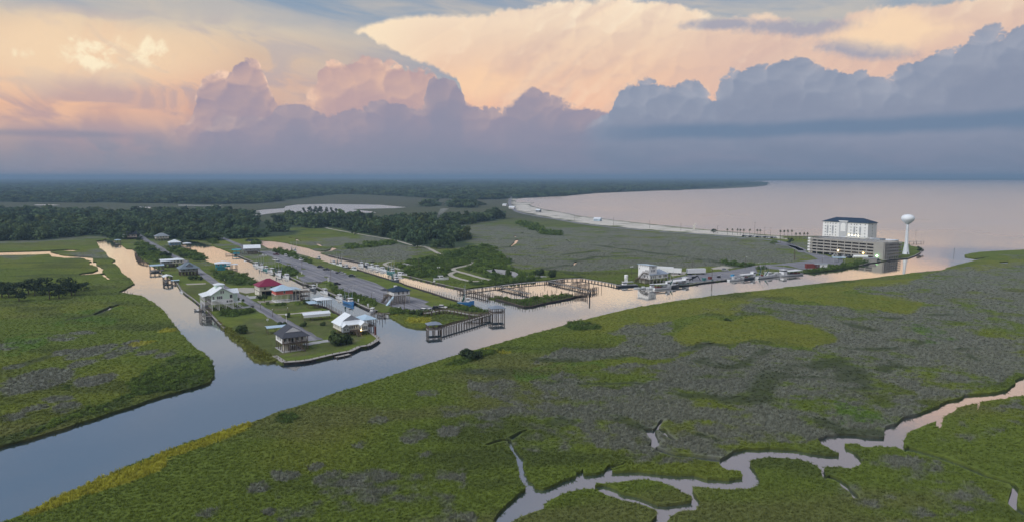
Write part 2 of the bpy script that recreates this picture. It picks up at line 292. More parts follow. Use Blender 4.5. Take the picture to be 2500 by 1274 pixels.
left_creek = l1(-200, 700, 0, 700, 250, 694, 430, 688, 600, 679, 720, 681, 640, 697, 520, 692, 440, 700, 520, 722, 620, 735, 740, 741, 815, 740, 812, 782, 780, 772, 735, 752, 700, 744, 560, 748, 450, 737, 430, 713, 300, 720, 0, 724, -200, 724)
left_loop = [(224.5, 647), (233.7, 647), (244, 651), (254, 658), (251, 668.6), (220, 671.6), (194, 673.7), (192, 671), (200, 668), (226.5, 665), (240, 660), (239, 655), (226.5, 649)]
small_ponds = [[(279, 748), (298, 743), (290, 748), (282, 751)], [(247, 763), (257, 759), (256, 763), (249, 766)], [(328, 506), (345, 505), (370, 506), (366, 510), (336, 510)], [(434, 500.5), (546, 502), (540, 503.5), (436, 503)], [(78, 500), (120, 499.5), (154, 501.5), (130, 503), (90, 502.6)],
  z3(845, 232, 900, 240, 880, 246, 835, 244), z3(925, 250, 980, 264, 1050, 287, 1000, 289, 940, 284), z3(1160, 305, 1270, 320, 1345, 367, 1270, 362, 1225, 332), z8(1350, 182, 1380, 165, 1405, 186), z8(1310, 292, 1350, 265, 1380, 215, 1418, 212, 1402, 250, 1340, 292), z8(1945, 214, 1960, 214, 2014, 249, 2004, 252), z8(1998, 516, 2040, 490, 2050, 464, 2078, 464, 2062, 496, 2020, 516), z8(1440, 140, 1470, 135, 1474, 142, 1450, 144),
  z3(1980, 590, 2020, 578, 2070, 574, 2050, 600, 2000, 602), l2(1630, 58, 2000, 52, 2200, 53, 1900, 59), l7(1395, 77, 1440, 74, 1438, 84, 1402, 85), l2(1790, 275, 1830, 275, 1828, 279, 1795, 280), z8(1970, 398, 2004, 393, 2000, 402), z8(2185, 428, 2204, 426, 2204, 433)]
def ribbon(pts, w0, w1):                       # a narrow ditch along a traced line, widths in metres
    w0 *= 1.55; w1 *= 1.55
    p = np.array(W(pts)); n = len(p); d = np.gradient(p, axis=0); d /= np.linalg.norm(d, axis=1)[:, None]
    nrm = np.stack([-d[:, 1], d[:, 0]], 1); w = np.linspace(w0, w1, n)[:, None] / 2
    return [tuple(q) for q in np.concatenate([p + nrm * w, (p - nrm * w)[::-1]])]
ditches = [ribbon(l7(968, 944, 1050, 965, 1130, 988, 1200, 1014, 1280, 1046, 1350, 1077, 1448, 1104), 2.3, 1.3), ribbon(l7(1452, 1104, 1472, 1130, 1462, 1165, 1457, 1205, 1482, 1227, 1520, 1255), .7, 1.2),
  ribbon(l7(603, 1073, 650, 1087, 680, 1107, 690, 1125, 720, 1147, 738, 1178), 1.6, .7), ribbon(l6(874, 769, 840, 770, 790, 785, 740, 803), 1.3, .7), ribbon(l6(886, 766, 920, 745, 960, 720, 1000, 705), 1.3, .6),
  ribbon(l6(1752, 698, 1775, 718, 1788, 745, 1812, 772, 1800, 800, 1775, 815), 1.7, 1.5), ribbon(l6(1800, 822, 1870, 850, 1930, 866, 2010, 872, 2100, 885, 2212, 898), 1.2, 2.0), ribbon(l6(1775, 716, 1810, 702, 1835, 660, 1850, 640), 1.0, .5),
  ribbon(l6(1842, 700, 1870, 735, 1930, 775), 1.4, .6), ribbon(l7(0, 452, 60, 458, 90, 452), 2, 1), ribbon([(228, 640), (226, 643.5), (228, 648)], 3, 3), ribbon([(250, 669), (258, 676), (265, 684)], 2, 1.2), ribbon([(278, 749), (262, 757), (246, 764), (230, 771)], 2.6, 1.0)]
RIVER_NEAR = [(pen_a_right, .8), (pen_b_tip[-8:], .9), (pen_b_right, .8), (marsh_bank, 1.15)]
river = bank_left + pen_a_left + pen_a_front + pen_a_right + pen_b_left + pen_b_tip + pen_b_right + main_canal + marina + quay + point + beach + marsh_bank
def roughen(pts, natural=True):                # finer, slightly wandering outline
    out = []
    for (x0, y0), (x1, y1) in zip(pts, pts[1:] + pts[:1]):
        L = math.hypot(x1 - x0, y1 - y0); dist = math.hypot((x0 + x1) / 2, (y0 + y1) / 2)
        n = max(1, min(14, int(L / max(1.6, dist * .006))))
        for i in range(n):
            t = i / n; x, y = x0 + (x1 - x0) * t, y0 + (y1 - y0) * t
            if natural and i and L > 0:
                k = (float(fbm(np.array([x / 3.1]), np.array([y / 3.1]), 5, 3)[0]) - .5) * min(2.4, .35 * L, dist * .006)
                x += -(y1 - y0) / L * k; y += (x1 - x0) / L * k
            out.append((x, y))
    return out
zof = {}
for pts_, z_ in RIVER_NEAR:
    for q_ in pts_: zof[q_] = z_                # near banks are seen over their own grass
i0 = creek.index(l7(1640, 650)[0])
for q_ in creek[i0:]: zof[q_] = 1.05
for q_ in creek_isle[:9]: zof[q_] = 1.0
for q_ in marina_isle[:8]: zof[q_] = .9
i0 = left_creek.index(l1(815, 740)[0])
for q_ in left_creek[i0:]: zof[q_] = .8
def WN(pts): return [gp(px, py, zof.get((px, py), 0.0)) for px, py in pts]
RIV = roughen(WN(river)); WATER = [RIV] + [roughen(WN(p)) for p in (creek, creek_isle, marina_isle, pond, left_creek, left_loop, *small_ponds)] + [roughen(p) for p in ditches]
NISL = {2, 3}
def is_water(x, y):
    r = np.zeros(x.shape, bool)
    for i, p in enumerate(WATER):
        q = inpoly(x, y, p)
        r = (r & ~q) if i in NISL else (r | q)
    return r
# ------------------------------------------------------------------ what grows where (colour, height): zones of vegetation and bare soil
def P_(pts): return W(pts, LZ)
def p4_(a, b): return z4(a, b)[0]
Z_YREED = P_(l5(140, 985, 300, 905, 550, 790, 800, 690, 1000, 620, 1100, 572, 1400, 468, 1690, 356, 1712, 385, 1600, 450, 1500, 490, 1350, 535, 1200, 590, 1120, 605, 1130, 640, 1090, 685, 950, 745, 800, 790, 650, 840, 480, 900, 350, 955, 200, 995))
Z_OLIVE = [P_(l7(-190, 430, -60, 335, 0, 328, 150, 333, 330, 322, 450, 345, 560, 390, 622, 428, 500, 458, 400, 455, 250, 435, 150, 440, 0, 438, -100, 455)), P_([(1380, 800), (1480, 764), (1560, 749), (1720, 726), (1900, 706), (2060, 688), (2190, 672), (2160, 690), (1990, 715), (1830, 733), (1760, 755), (1640, 770), (1560, 795), (1460, 812)]), P_(l7(420, 205, 560, 200, 700, 215, 860, 225, 960, 262, 920, 300, 860, 305, 700, 280, 560, 265, 450, 240)), P_(l7(1200, 95, 1360, 60, 1600, 40, 1700, 60, 1500, 90, 1300, 120))]
Z_BRIGHT = [P_(l6(860, 290, 1000, 300, 1200, 290, 1400, 270, 1600, 255, 1820, 240, 1700, 285, 1500, 315, 1350, 345, 1100, 380, 960, 375, 860, 350)), P_(l7(880, 345, 980, 370, 1080, 410, 1135, 440, 1040, 470, 950, 480, 990, 430, 900, 380)), P_(l7(600, 700, 680, 715, 760, 760, 830, 800, 640, 810)), P_(l4(500, 330, 640, 310, 830, 290, 850, 350, 760, 420, 560, 450, 300, 470, 420, 380)), P_(l4(0, 500, 200, 470, 300, 480, 260, 560, 120, 600, 0, 640))]
Z_GRAY = [P_(l6(1140, 225, 1300, 195, 1480, 190, 1640, 150, 1620, 110, 1480, 95, 1600, 60, 1700, 20, 1790, 5, 1810, 60, 1760, 90, 1900, 130, 2100, 142, 2120, 160, 1900, 190, 1850, 240, 1500, 252, 1300, 272, 1150, 292, 960, 290)),
  P_([(1125, 925), (1150, 905), (1260, 928), (1420, 916), (1480, 900), (1590, 885), (1700, 845), (1760, 835), (1830, 845), (1950, 850), (2030, 825), (1990, 800), (1900, 775), (1790, 770), (1700, 772), (1660, 760), (1740, 742), (1830, 728), (1900, 738), (2050, 745), (2180, 755), (2220, 740), (2100, 715), (2070, 698), (2200, 676), (2330, 652), (2500, 640), (2900, 640), (2900, 880), (2480, 916), (2400, 950), (2240, 990), (2160, 1030), (2150, 1068), (2000, 1060), (1880, 1085), (1760, 1095), (1740, 1120), (1640, 1085), (1560, 1105), (1450, 1098), (1400, 1040), (1300, 990), (1180, 970), (1120, 955)]),
  P_([(960, 560), (1150, 548), (1500, 560), (1900, 590), (1960, 640), (1700, 650), (1400, 665), (1200, 648), (1060, 625), (1150, 600), (1120, 575)]), P_([(640, 497), (780, 484), (950, 481), (1240, 489), (1240, 500), (1000, 506), (800, 498)]), P_([(740, 592), (900, 575), (1010, 600), (1000, 640), (900, 640), (800, 618)])]
Z_SPARSE = [P_([(1050, 975), (1180, 962), (1400, 965), (1600, 1000), (1700, 1110), (1560, 1135), (1330, 1125), (1250, 1080), (1100, 1070)]), P_(l7(560, 1010, 800, 940, 1000, 1000, 1300, 1080, 1400, 1200, 1100, 1274, 700, 1274, 620, 1120)), P_(l5(1900, 790, 2100, 720, 2300, 670, 2500, 650, 2600, 800, 2500, 1039, 1950, 1039)), P_([(900, 1150), (1100, 1150), (1150, 1300), (900, 1300), (800, 1220)]), P_(l7(960, 860, 1060, 830, 1250, 760, 1480, 720, 1512, 820, 1300, 900, 1050, 940))]
E_YEL = [(*p4_(590, 893), 15, 5), (*p4_(790, 985), 19, 7), (341, 838, 24, 7), (*l6(760, 195)[0], 30, 5), (*l4(1100, 470)[0], 20, 6)]
Z_TALL = P_(z2(300, 640, 380, 690, 470, 740, 560, 800, 660, 870, 790, 950, 960, 1020, 1000, 1110, 900, 1130, 700, 1110, 600, 940, 440, 850))
E_GRAY = [(1040, 962, 27, 9), (929, 1027, 27, 10), (1005, 1068, 30, 18), (1085, 1055, 25, 14), (886, 1083, 15, 9), (700, 1155, 40, 14), (785, 1133, 28, 10), (630, 1190, 28, 14), (870, 1165, 110, 22), (1030, 1114, 15, 7), (500, 1255, 32, 12), (655, 1250, 25, 10), (1160, 912, 30, 9), (1175, 935, 35, 14)] \
  + [(a / 2.77, 640 + b / 2.77, c / 2.77, d / 2.77) for a, b, c, d in ((90, 550, 130, 36), (430, 510, 140, 26), (560, 480, 80, 20), (630, 600, 100, 62), (450, 610, 90, 26), (840, 590, 85, 60), (990, 610, 60, 22), (240, 800, 270, 85), (450, 985, 120, 46), (660, 790, 110, 48), (50, 1040, 90, 34), (380, 930, 140, 30), (560, 690, 60, 40), (1120, 620, 70, 30), (200, 990, 90, 24), (80, 700, 70, 20), (900, 540, 60, 18))]
Z_DARK = [(l7(10, 520, 60, 540, 140, 548, 220, 535, 270, 510, 320, 485), 5), (l7(640, 525, 560, 545, 470, 560, 400, 575, 340, 600, 310, 640, 280, 670, 300, 700, 250, 715, 120, 700), 8), (l7(690, 560, 710, 590, 700, 620, 720, 645), 9), (l7(400, 605, 500, 600, 600, 600), 2.5), (l7(690, 470, 760, 475, 850, 470, 900, 465), 4), (l7(690, 355, 740, 370, 790, 385), 5), (l7(830, 575, 860, 530, 910, 555), 4), (l6(1830, 240, 1900, 215, 1990, 180, 2110, 150, 2200, 150), 5), (l6(1050, 250, 1250, 265, 1400, 245, 1560, 240, 1700, 215), 5), (l6(640, 325, 760, 325), 8), (l6(1160, 405, 1700, 405), 3), (l6(1960, 468, 2290, 490), 5), (l7(560, 800, 660, 850, 860, 860), 5), (l7(0, 870, 45, 885), 3),
  (l7(1010, 440, 960, 460), 4), (l7(1190, 480, 1290, 470), 4), (l7(1240, 500, 1300, 528), 3), (l7(860, 330, 940, 320), 5), (l7(1060, 320, 1240, 320), 5), (l6(2060, 255, 2160, 285, 2321, 290), 6), (l6(1540, 610, 1640, 655, 1740, 695), 4), (l6(1230, 645, 1210, 655), 6),
  (l4(480, 385, 560, 370, 650, 350, 700, 320, 780, 280), 4), (l4(100, 700, 300, 640), 5), (z8(1630, 320, 1730, 310), 5), (z8(1320, 285, 1200, 295, 1000, 305), 5), (z8(1400, 205, 1500, 190, 1620, 180), 4), (z8(1950, 385, 2100, 360, 2300, 340), 5), (z8(2040, 455, 2200, 425, 2250, 405, 2500, 405), 6), (z8(2000, 505, 1800, 525, 1690, 540), 5), (z8(800, 240, 930, 232), 4), (l3(860, 635, 1000, 650, 1200, 680, 1480, 720, 1700, 745, 1880, 780, 2000, 800), 6), (z6(300, 0, 600, 45, 850, 80, 1150, 110, 1400, 150, 1600, 170), 5), (z8(1750, 545, 1950, 580, 2150, 635), 4)]
Z_LAWN = [P_(z2(1050, 1050, 1250, 1040, 1640, 975, 1850, 910, 2000, 790, 1930, 780, 1560, 880, 1300, 980)), P_(z2(640, 800, 850, 740, 1300, 850, 1380, 870, 1300, 960, 960, 1050, 780, 960)), P_(z2(1060, 590, 1160, 600, 1700, 660, 1600, 760, 1500, 860, 1280, 750)), P_(z2(860, 500, 1180, 460, 1330, 490, 1200, 540, 1000, 560)), P_(z2(480, 730, 700, 620, 1000, 640, 1060, 700, 850, 780, 640, 790)), P_(z1(1240, 780, 1500, 730, 1590, 760, 1560, 800, 1400, 860, 1240, 850))]
Z_BUILT = [W(pen_a_left[8:] + pen_a_front + pen_a_right[:16] + [(486, 662)], LZ), W(pen_b_left[3:] + pen_b_tip[:1] + [(1000, 760), (1100, 745)] + pen_b_right[:16], LZ)]
# zone colours: (base albedo)
C_GREEN, C_GRAY, C_YREED, C_OLIVE, C_BRIGHT, C_DARK, C_BROWN = (.118, .156, .029), (.168, .172, .146), (.310, .300, .040), (.162, .178, .030), (.090, .160, .026), (.050, .062, .027), (.135, .124, .062)
C_FOREST = (.040, .062, .034)
Z_FOREST = [P_([(-900, 440), (3400, 435), (3400, 440), (1900, 441), (1870, 450), (1660, 463), (1450, 471), (1390, 477), (1250, 485), (1220, 488), (1140, 487), (1060, 485), (950, 478), (840, 474), (780, 480), (690, 492), (630, 497), (560, 499), (330, 496), (0, 494), (-900, 494)]),
  P_([(-900, 520), (78, 519), (320, 524), (440, 520), (590, 524), (596, 536), (640, 545), (690, 539), (740, 535), (830, 538), (950, 541), (1120, 540), (1210, 528), (1240, 534), (1160, 545), (1110, 560), (1150, 585), (1105, 605), (1060, 610), (980, 592), (900, 575), (790, 557), (735, 552), (700, 575), (640, 580), (500, 588), (440, 583), (290, 584), (215, 572), (150, 582), (0, 590), (-900, 600)]),
  P_([(1010, 500), (1060, 496), (1080, 503), (1030, 506)]), P_([(1090, 500), (1130, 496), (1185, 500), (1160, 508), (1100, 507)])]
Z_SCRUB = [P_(z4(560, 250, 900, 170, 1300, 160, 1540, 200, 1300, 290, 1260, 370, 1080, 430, 760, 410, 600, 330)), P_(z4(1400, 290, 1650, 220, 1950, 260, 2123, 330, 2500, 360, 2450, 420, 2123, 480, 1800, 500, 1500, 520, 1450, 470, 1780, 440, 1350, 300)), P_(l2(840, 640, 1320, 600, 1330, 620, 1200, 650, 850, 672)), P_(l3(220, 440, 300, 440, 400, 490, 650, 540, 640, 560, 480, 545, 350, 500, 240, 480)), P_([(1060, 620), (1180, 600), (1240, 640), (1200, 655), (1090, 640)]), P_(marina_isle),
  P_(z1(640, 280, 900, 270, 1060, 380, 1060, 450, 820, 500, 740, 440, 660, 360)), P_(z1(1030, 320, 1300, 330, 1440, 400, 1480, 470, 1350, 480, 1200, 450, 1080, 370)), P_(z1(780, 110, 980, 110, 1000, 160, 870, 200, 780, 180)), P_(z2(200, 110, 480, 110, 700, 150, 770, 240, 640, 260, 420, 250, 250, 160)), P_(z2(300, 560, 420, 540, 740, 520, 700, 570, 420, 620, 300, 600)), P_(z2(920, 460, 1300, 440, 1330, 460, 920, 490)), P_(z2(1270, 670, 1600, 640, 1600, 690, 1270, 710)),
  P_(z3(300, 300, 420, 310, 560, 390, 460, 420, 430, 350)), P_(z3(700, 390, 860, 440, 1040, 500, 1300, 560, 1280, 600, 1000, 540, 800, 480)), P_(z3(740, 640, 880, 650, 1000, 720, 900, 770, 780, 760)), P_(z3(1450, 870, 1700, 950, 2080, 1130, 2100, 1200, 1900, 1150, 1560, 1020)), P_(z4(30, 620, 250, 680, 340, 770, 160, 760, 30, 700)), P_(z4(480, 830, 700, 840, 960, 860, 940, 900, 700, 900, 520, 900)), P_(z4(960, 820, 1200, 790, 1530, 790, 1740, 860, 1500, 870, 1200, 820)),
  P_(l4(860, 820, 1000, 720, 1200, 640, 1330, 640, 1430, 700, 1440, 770, 1300, 860, 1100, 880, 900, 900)), P_(l4(-100, 1190, 150, 1130, 330, 1080, 520, 1010, 700, 960, 880, 880, 900, 930, 700, 1010, 520, 1060, 300, 1140, 0, 1230, -100, 1250)), P_(l6(455, 290, 600, 210, 700, 190, 830, 190, 700, 240, 560, 290)), P_(l6(1210, 30, 1300, 20, 1450, 30, 1440, 65, 1300, 70)), P_(l5(1890, 330, 1960, 290, 2030, 300, 2000, 350, 1900, 350)), P_(l4(420, 830, 500, 820, 500, 860, 430, 860)), P_([(1990, 655), (2080, 640), (2120, 640), (2060, 656), (1960, 667), (1900, 671)]), P_([(1740, 636), (1850, 652), (1900, 655), (1850, 660), (1750, 645)]), P_(z7(0, 500, 120, 510, 200, 560, 100, 570, 0, 560)), P_(z1(1400, 180, 1560, 190, 1640, 270, 1600, 280, 1420, 230))]
SAND_IN = [(1253, 486), (1250, 496), (1256, 506), (1270, 516), (1312, 525), (1368, 534.5), (1424, 545), (1480, 551), (1564, 559), (1648, 565), (1732, 572), (1816, 578.5), (1872, 582), (1925, 584)]
Z_SAND = P_(beach[:16] + SAND_IN)
GRAY_W = [np.array(p) for p in Z_GRAY]
def segdist(x, y, pts):
    d = np.full(x.shape, 1e9)
    for (x0, y0), (x1, y1) in zip(pts, pts[1:]):
        vx, vy = x1 - x0, y1 - y0; t = np.clip(((x - x0) * vx + (y - y0) * vy) / (vx * vx + vy * vy + 1e-9), 0, 1)
        d = np.minimum(d, np.hypot(x - x0 - t * vx, y - y0 - t * vy))
    return d
def sstep(a, b, x): t = np.clip((x - a) / (b - a), 0, 1); return t * t * (3 - 2 * t)
def zones(x, y):
    """albedo (n,3), plant height factor, masks"""
    n = len(x); r = np.hypot(x, y); wa = np.clip(r * .030, 4, 20)
    wx = x + (fbm(x / (wa * 1.6), y / (wa * 1.6), 3, 3) - .5) * wa * 2.6; wy = y + (fbm(x / (wa * 1.6), y / (wa * 1.6), 9, 3) - .5) * wa * 2.6
    big, mid, sm = fbm(x / 45, y / 45, 21, 4), fbm(x / 9, y / 9, 31, 3), fbm(x / 2.6, y / 2.6, 41, 3)
    L = lambda c: np.tile(np.array(c), (n, 1))
    mx = lambda c, k, f: c * (1 - f[:, None]) + np.array(k) * f[:, None]
    c = L(C_GREEN); h = np.ones(n)
    c = mx(c, C_OLIVE, sstep(.48, .72, big) * .55); c = mx(c, C_BROWN, sstep(.60, .78, fbm(x / 60, y / 26, 71, 4)) * .45)
    c = mx(c, C_DARK, sstep(.56, .74, fbm(x / 34, y / 15, 171, 4)) * .5)
    gm = np.zeros(n)
    for p in Z_GRAY: gm = np.maximum(gm, inpoly(wx, wy, p) * .76)
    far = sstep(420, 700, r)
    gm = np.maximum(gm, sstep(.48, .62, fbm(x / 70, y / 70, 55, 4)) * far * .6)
    for p in Z_SPARSE: gm = np.maximum(gm, inpoly(wx, wy, p) * .34)
    for (a, b, ra, rb) in E_GRAY:
        cx, cy = gp(a, b, LZ); ex = abs(gp(a + ra, b, LZ)[0] - cx); ey = abs(gp(a, b - rb, LZ)[1] - cy)
        q = ((wx * .5 + x * .5 - cx) / ex) ** 2 + ((wy * .5 + y * .5 - cy) / ey) ** 2
        gm = np.maximum(gm, (1 - sstep(.6, 1.15, q)) * .80)
    gm = gm * np.clip(.55 + 1.0 * (fbm(x / 34, y / 34, 131, 3) - .1), .45, 1.1)
    nn = np.clip((.58 * mid + .42 * sm - .5) * 2.1 + .5, 0, 1)
    gz = sstep(-.22, .22, gm - nn) * (gm > .02)
    c = mx(c, C_GRAY, gz * .88); h = h * (1 + .8 * gz)
    for p in Z_OLIVE:
        q = inpoly(wx, wy, p) * 1.0; c = mx(c, C_OLIVE, q * (.35 + .6 * sstep(.3, .62, .5 * mid + .5 * sm))); h = h * (1 - .2 * q)
    for p in Z_BRIGHT: c = mx(c, C_BRIGHT, inpoly(wx, wy, p) * sstep(.40, .62, .6 * mid + .4 * sm) * .75)
    q = inpoly(wx * .2 + x * .8, wy * .2 + y * .8, Z_YREED) * 1.0; c = mx(c, C_YREED, q); h = h + q * 1.2
    for (a, b, ra, rb) in E_YEL:
        cx, cy = gp(a, b, LZ); ex = abs(gp(a + ra, b, LZ)[0] - cx); ey = abs(gp(a, b - rb, LZ)[1] - cy)
        q = (((wx - cx) / ex) ** 2 + ((wy - cy) / ey) ** 2 < 1) * 1.0; c = mx(c, C_YREED, q * .8); h = h + q * .8
    tall = inpoly(x, y, Z_TALL) * 1.0; c = mx(c, (.14, .15, .035), tall * .9); c = mx(c, (.19, .14, .045), tall * sstep(.5, .65, mid) * .8); h = h + tall * 1.6
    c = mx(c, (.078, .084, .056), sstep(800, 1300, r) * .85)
    dk = np.zeros(n)
    for pts, w in Z_DARK:
        d = segdist(wx * .4 + x * .6, wy * .4 + y * .6, W(pts, LZ)); dk = np.maximum(dk, 1 - sstep(w * .35, w * .8, d))
    dk = dk * sstep(.18, .45, mid); c = mx(c, C_DARK, dk * .85); h = h * (1 - .4 * dk)
    lawn = np.zeros(n)
    for p in Z_LAWN: lawn = np.maximum(lawn, inpoly(x + (mid - .5) * 2, y + (sm - .5) * 2, p) * 1.0)
    c = mx(c, (.098, .118, .036), lawn * .95); c = mx(c, (.165, .150, .085), lawn * sstep(.55, .75, fbm(x / 7, y / 7, 90, 3)) * .6)
    bu = np.zeros(n)
    for p in Z_BUILT: bu = np.maximum(bu, inpoly(x, y, p) * 1.0)
    sa = inpoly(x + (mid - .5) * 4, y + (sm - .5) * 6, Z_SAND) * 1.0
    dune = sstep(.58, .68, fbm(x / 42, y / 18, 77, 3)) * sstep(.4, .6, mid)
    c = mx(c, (.60, .56, .50), sa * (1 - dune * .75))
    fo = np.zeros(n)
    for p in Z_FOREST: fo = np.maximum(fo, inpoly(wx, wy, p) * 1.0)
    c = mx(c, C_FOREST, fo * .9)
    sc = np.zeros(n)
    for p in Z_SCRUB: sc = np.maximum(sc, inpoly(wx * .5 + x * .5, wy * .5 + y * .5, p) * 1.0)
    c = mx(c, (.058, .082, .026), sc * (1 - np.clip(lawn, 0, 1)) * .8)
    v = .82 + .36 * fbm(x / 1.3, y / 1.3, 61, 2)
    return np.clip(c * v[:, None], 0, 1), h, dict(lawn=lawn, tall=tall, built=bu, sand=sa, forest=fo, scrub=sc, dark=dk)
# ------------------------------------------------------------------ materials
MATS = {}
def mat(name, col, rough=.8, spec=.3, metal=0.0, vary=.12, scale=1.5, bump=0.0, bscale=8.0, emit=None):
    if name in MATS: return MATS[name]
    m = bpy.data.materials.new(name); m.use_nodes = True; g = G(m.node_tree); b = m.node_tree.nodes['Principled BSDF']
    tc = S(g, g.node('ShaderNodeTexCoord').outputs['Object'])
    nz = g.noise(tc, scale, 4, .6, dim='3D')
    c = g.mix(nz, tuple(v * (1 - vary) for v in col), tuple(min(1, v * (1 + vary)) for v in col))
    g.put(b.inputs['Base Color'], c); b.inputs['Roughness'].default_value = rough; b.inputs['Specular IOR Level'].default_value = spec; b.inputs['Metallic'].default_value = metal
    if bump:
        bn = g.node('ShaderNodeBump'); bn.inputs['Strength'].default_value = bump; bn.inputs['Distance'].default_value = .1
        g.put(bn.inputs['Height'], g.noise(tc, bscale, 3, .6, dim='3D')); m.node_tree.links.new(bn.outputs[0], b.inputs['Normal'])
    if emit: g.put(b.inputs['Emission Color'], emit[0]); b.inputs['Emission Strength'].default_value = emit[1]
    MATS[name] = m; return m
def mat_ground():
    m = bpy.data.materials.new('marsh_ground'); m.use_nodes = True; g = G(m.node_tree); b = m.node_tree.nodes['Principled BSDF']
    at = g.node('ShaderNodeAttribute', attribute_name='cover'); c = S(g, at.outputs['Color'])
    pos = S(g, g.node('ShaderNodeNewGeometry').outputs['Position'])
    n1 = g.noise(pos, .9, 5, .65, dim='3D'); n2 = g.noise(pos, .09, 4, .6, dim='3D')
    c = g.mul(c, g.mix(n1, (.62, .62, .62), (1.32, 1.32, 1.32))); c = g.mul(c, g.mix(n2, (.82, .84, .88), (1.16, 1.14, 1.1)))
    g.put(b.inputs['Base Color'], c); b.inputs['Roughness'].default_value = .95; b.inputs['Specular IOR Level'].default_value = .1
    bn = g.node('ShaderNodeBump'); bn.inputs['Strength'].default_value = .9; bn.inputs['Distance'].default_value = .6
    g.put(bn.inputs['Height'], g.noise(pos, .55, 4, .7, dim='3D')); m.node_tree.links.new(bn.outputs[0], b.inputs['Normal'])
    return m
def mat_water():
    m = bpy.data.materials.new('tidal_water'); m.use_nodes = True; t = m.node_tree; t.nodes.clear(); g = G(t)
    pos = S(g, g.node('ShaderNodeNewGeometry').outputs['Position']); x, y, z = g.sep(pos)
    bay = g.ss(x * .42 + y * .30, 300, 560).max(g.ss(y, 650, 1000))                    # open bay water is livelier than the canals
    rip = g.noise(g.vec(x * .55, y * 1.0, 0), .9, 3, .55, dim='3D'); swell = g.noise(g.vec(x * .6, y, 0), .07, 3, .55, dim='3D'); pat = g.noise(g.vec(x * .35, y, 0), .012, 4, .6, .5, dim='3D')
    # wave slopes: small isotropic ripples in the canals; in open water short wind waves whose faces lean to the south shore
    sx = g.noise(g.vec(x * .8, y * .8, 0), 1.3, 2, .6, dim='3D') - .5; sy = g.noise(g.vec(x * .8 + 57, y * .8 + 31, 5), 1.3, 2, .6, dim='3D') - .5
    swx = g.noise(g.vec(x * .5, y, 0), .10, 2, .5, dim='3D') - .5
    lane = g.lr(pat, .35, .65, .35, 1.25)
    kr = g.lr(bay, 0, 1, .030, .22) * lane
    nrm = g.node('ShaderNodeVectorMath', operation='NORMALIZE'); g.put(nrm.inputs[0], g.vec(sx * kr + swx * kr * .5, sy * kr - (bay * .060 * lane * g.ss(x, -150, 60) + .026), 1.0)); bn = nrm
    fr = g.node('ShaderNodeFresnel'); fr.inputs['IOR'].default_value = 1.34
    fac = S(g, fr.outputs[0]).pow(.15)
    di = g.node('ShaderNodeBsdfDiffuse'); di.inputs['Color'].default_value = (.045, .085, .115, 1)
    gl = g.node('ShaderNodeBsdfGlossy'); gl.inputs['Color'].default_value = (1.0, .955, .895, 1); g.put(gl.inputs['Roughness'], g.lr(bay, 0, 1, .06, .34) * g.lr(pat, .3, .7, .8, 1.15))
    mx = g.node('ShaderNodeMixShader'); g.put(mx.inputs[0], fac); t.links.new(di.outputs[0], mx.inputs[1]); t.links.new(gl.outputs[0], mx.inputs[2])
    for nn in (gl,): t.links.new(bn.outputs[0], nn.inputs['Normal'])
    o = g.node('ShaderNodeOutputMaterial'); t.links.new(mx.outputs[0], o.inputs[0]); return m
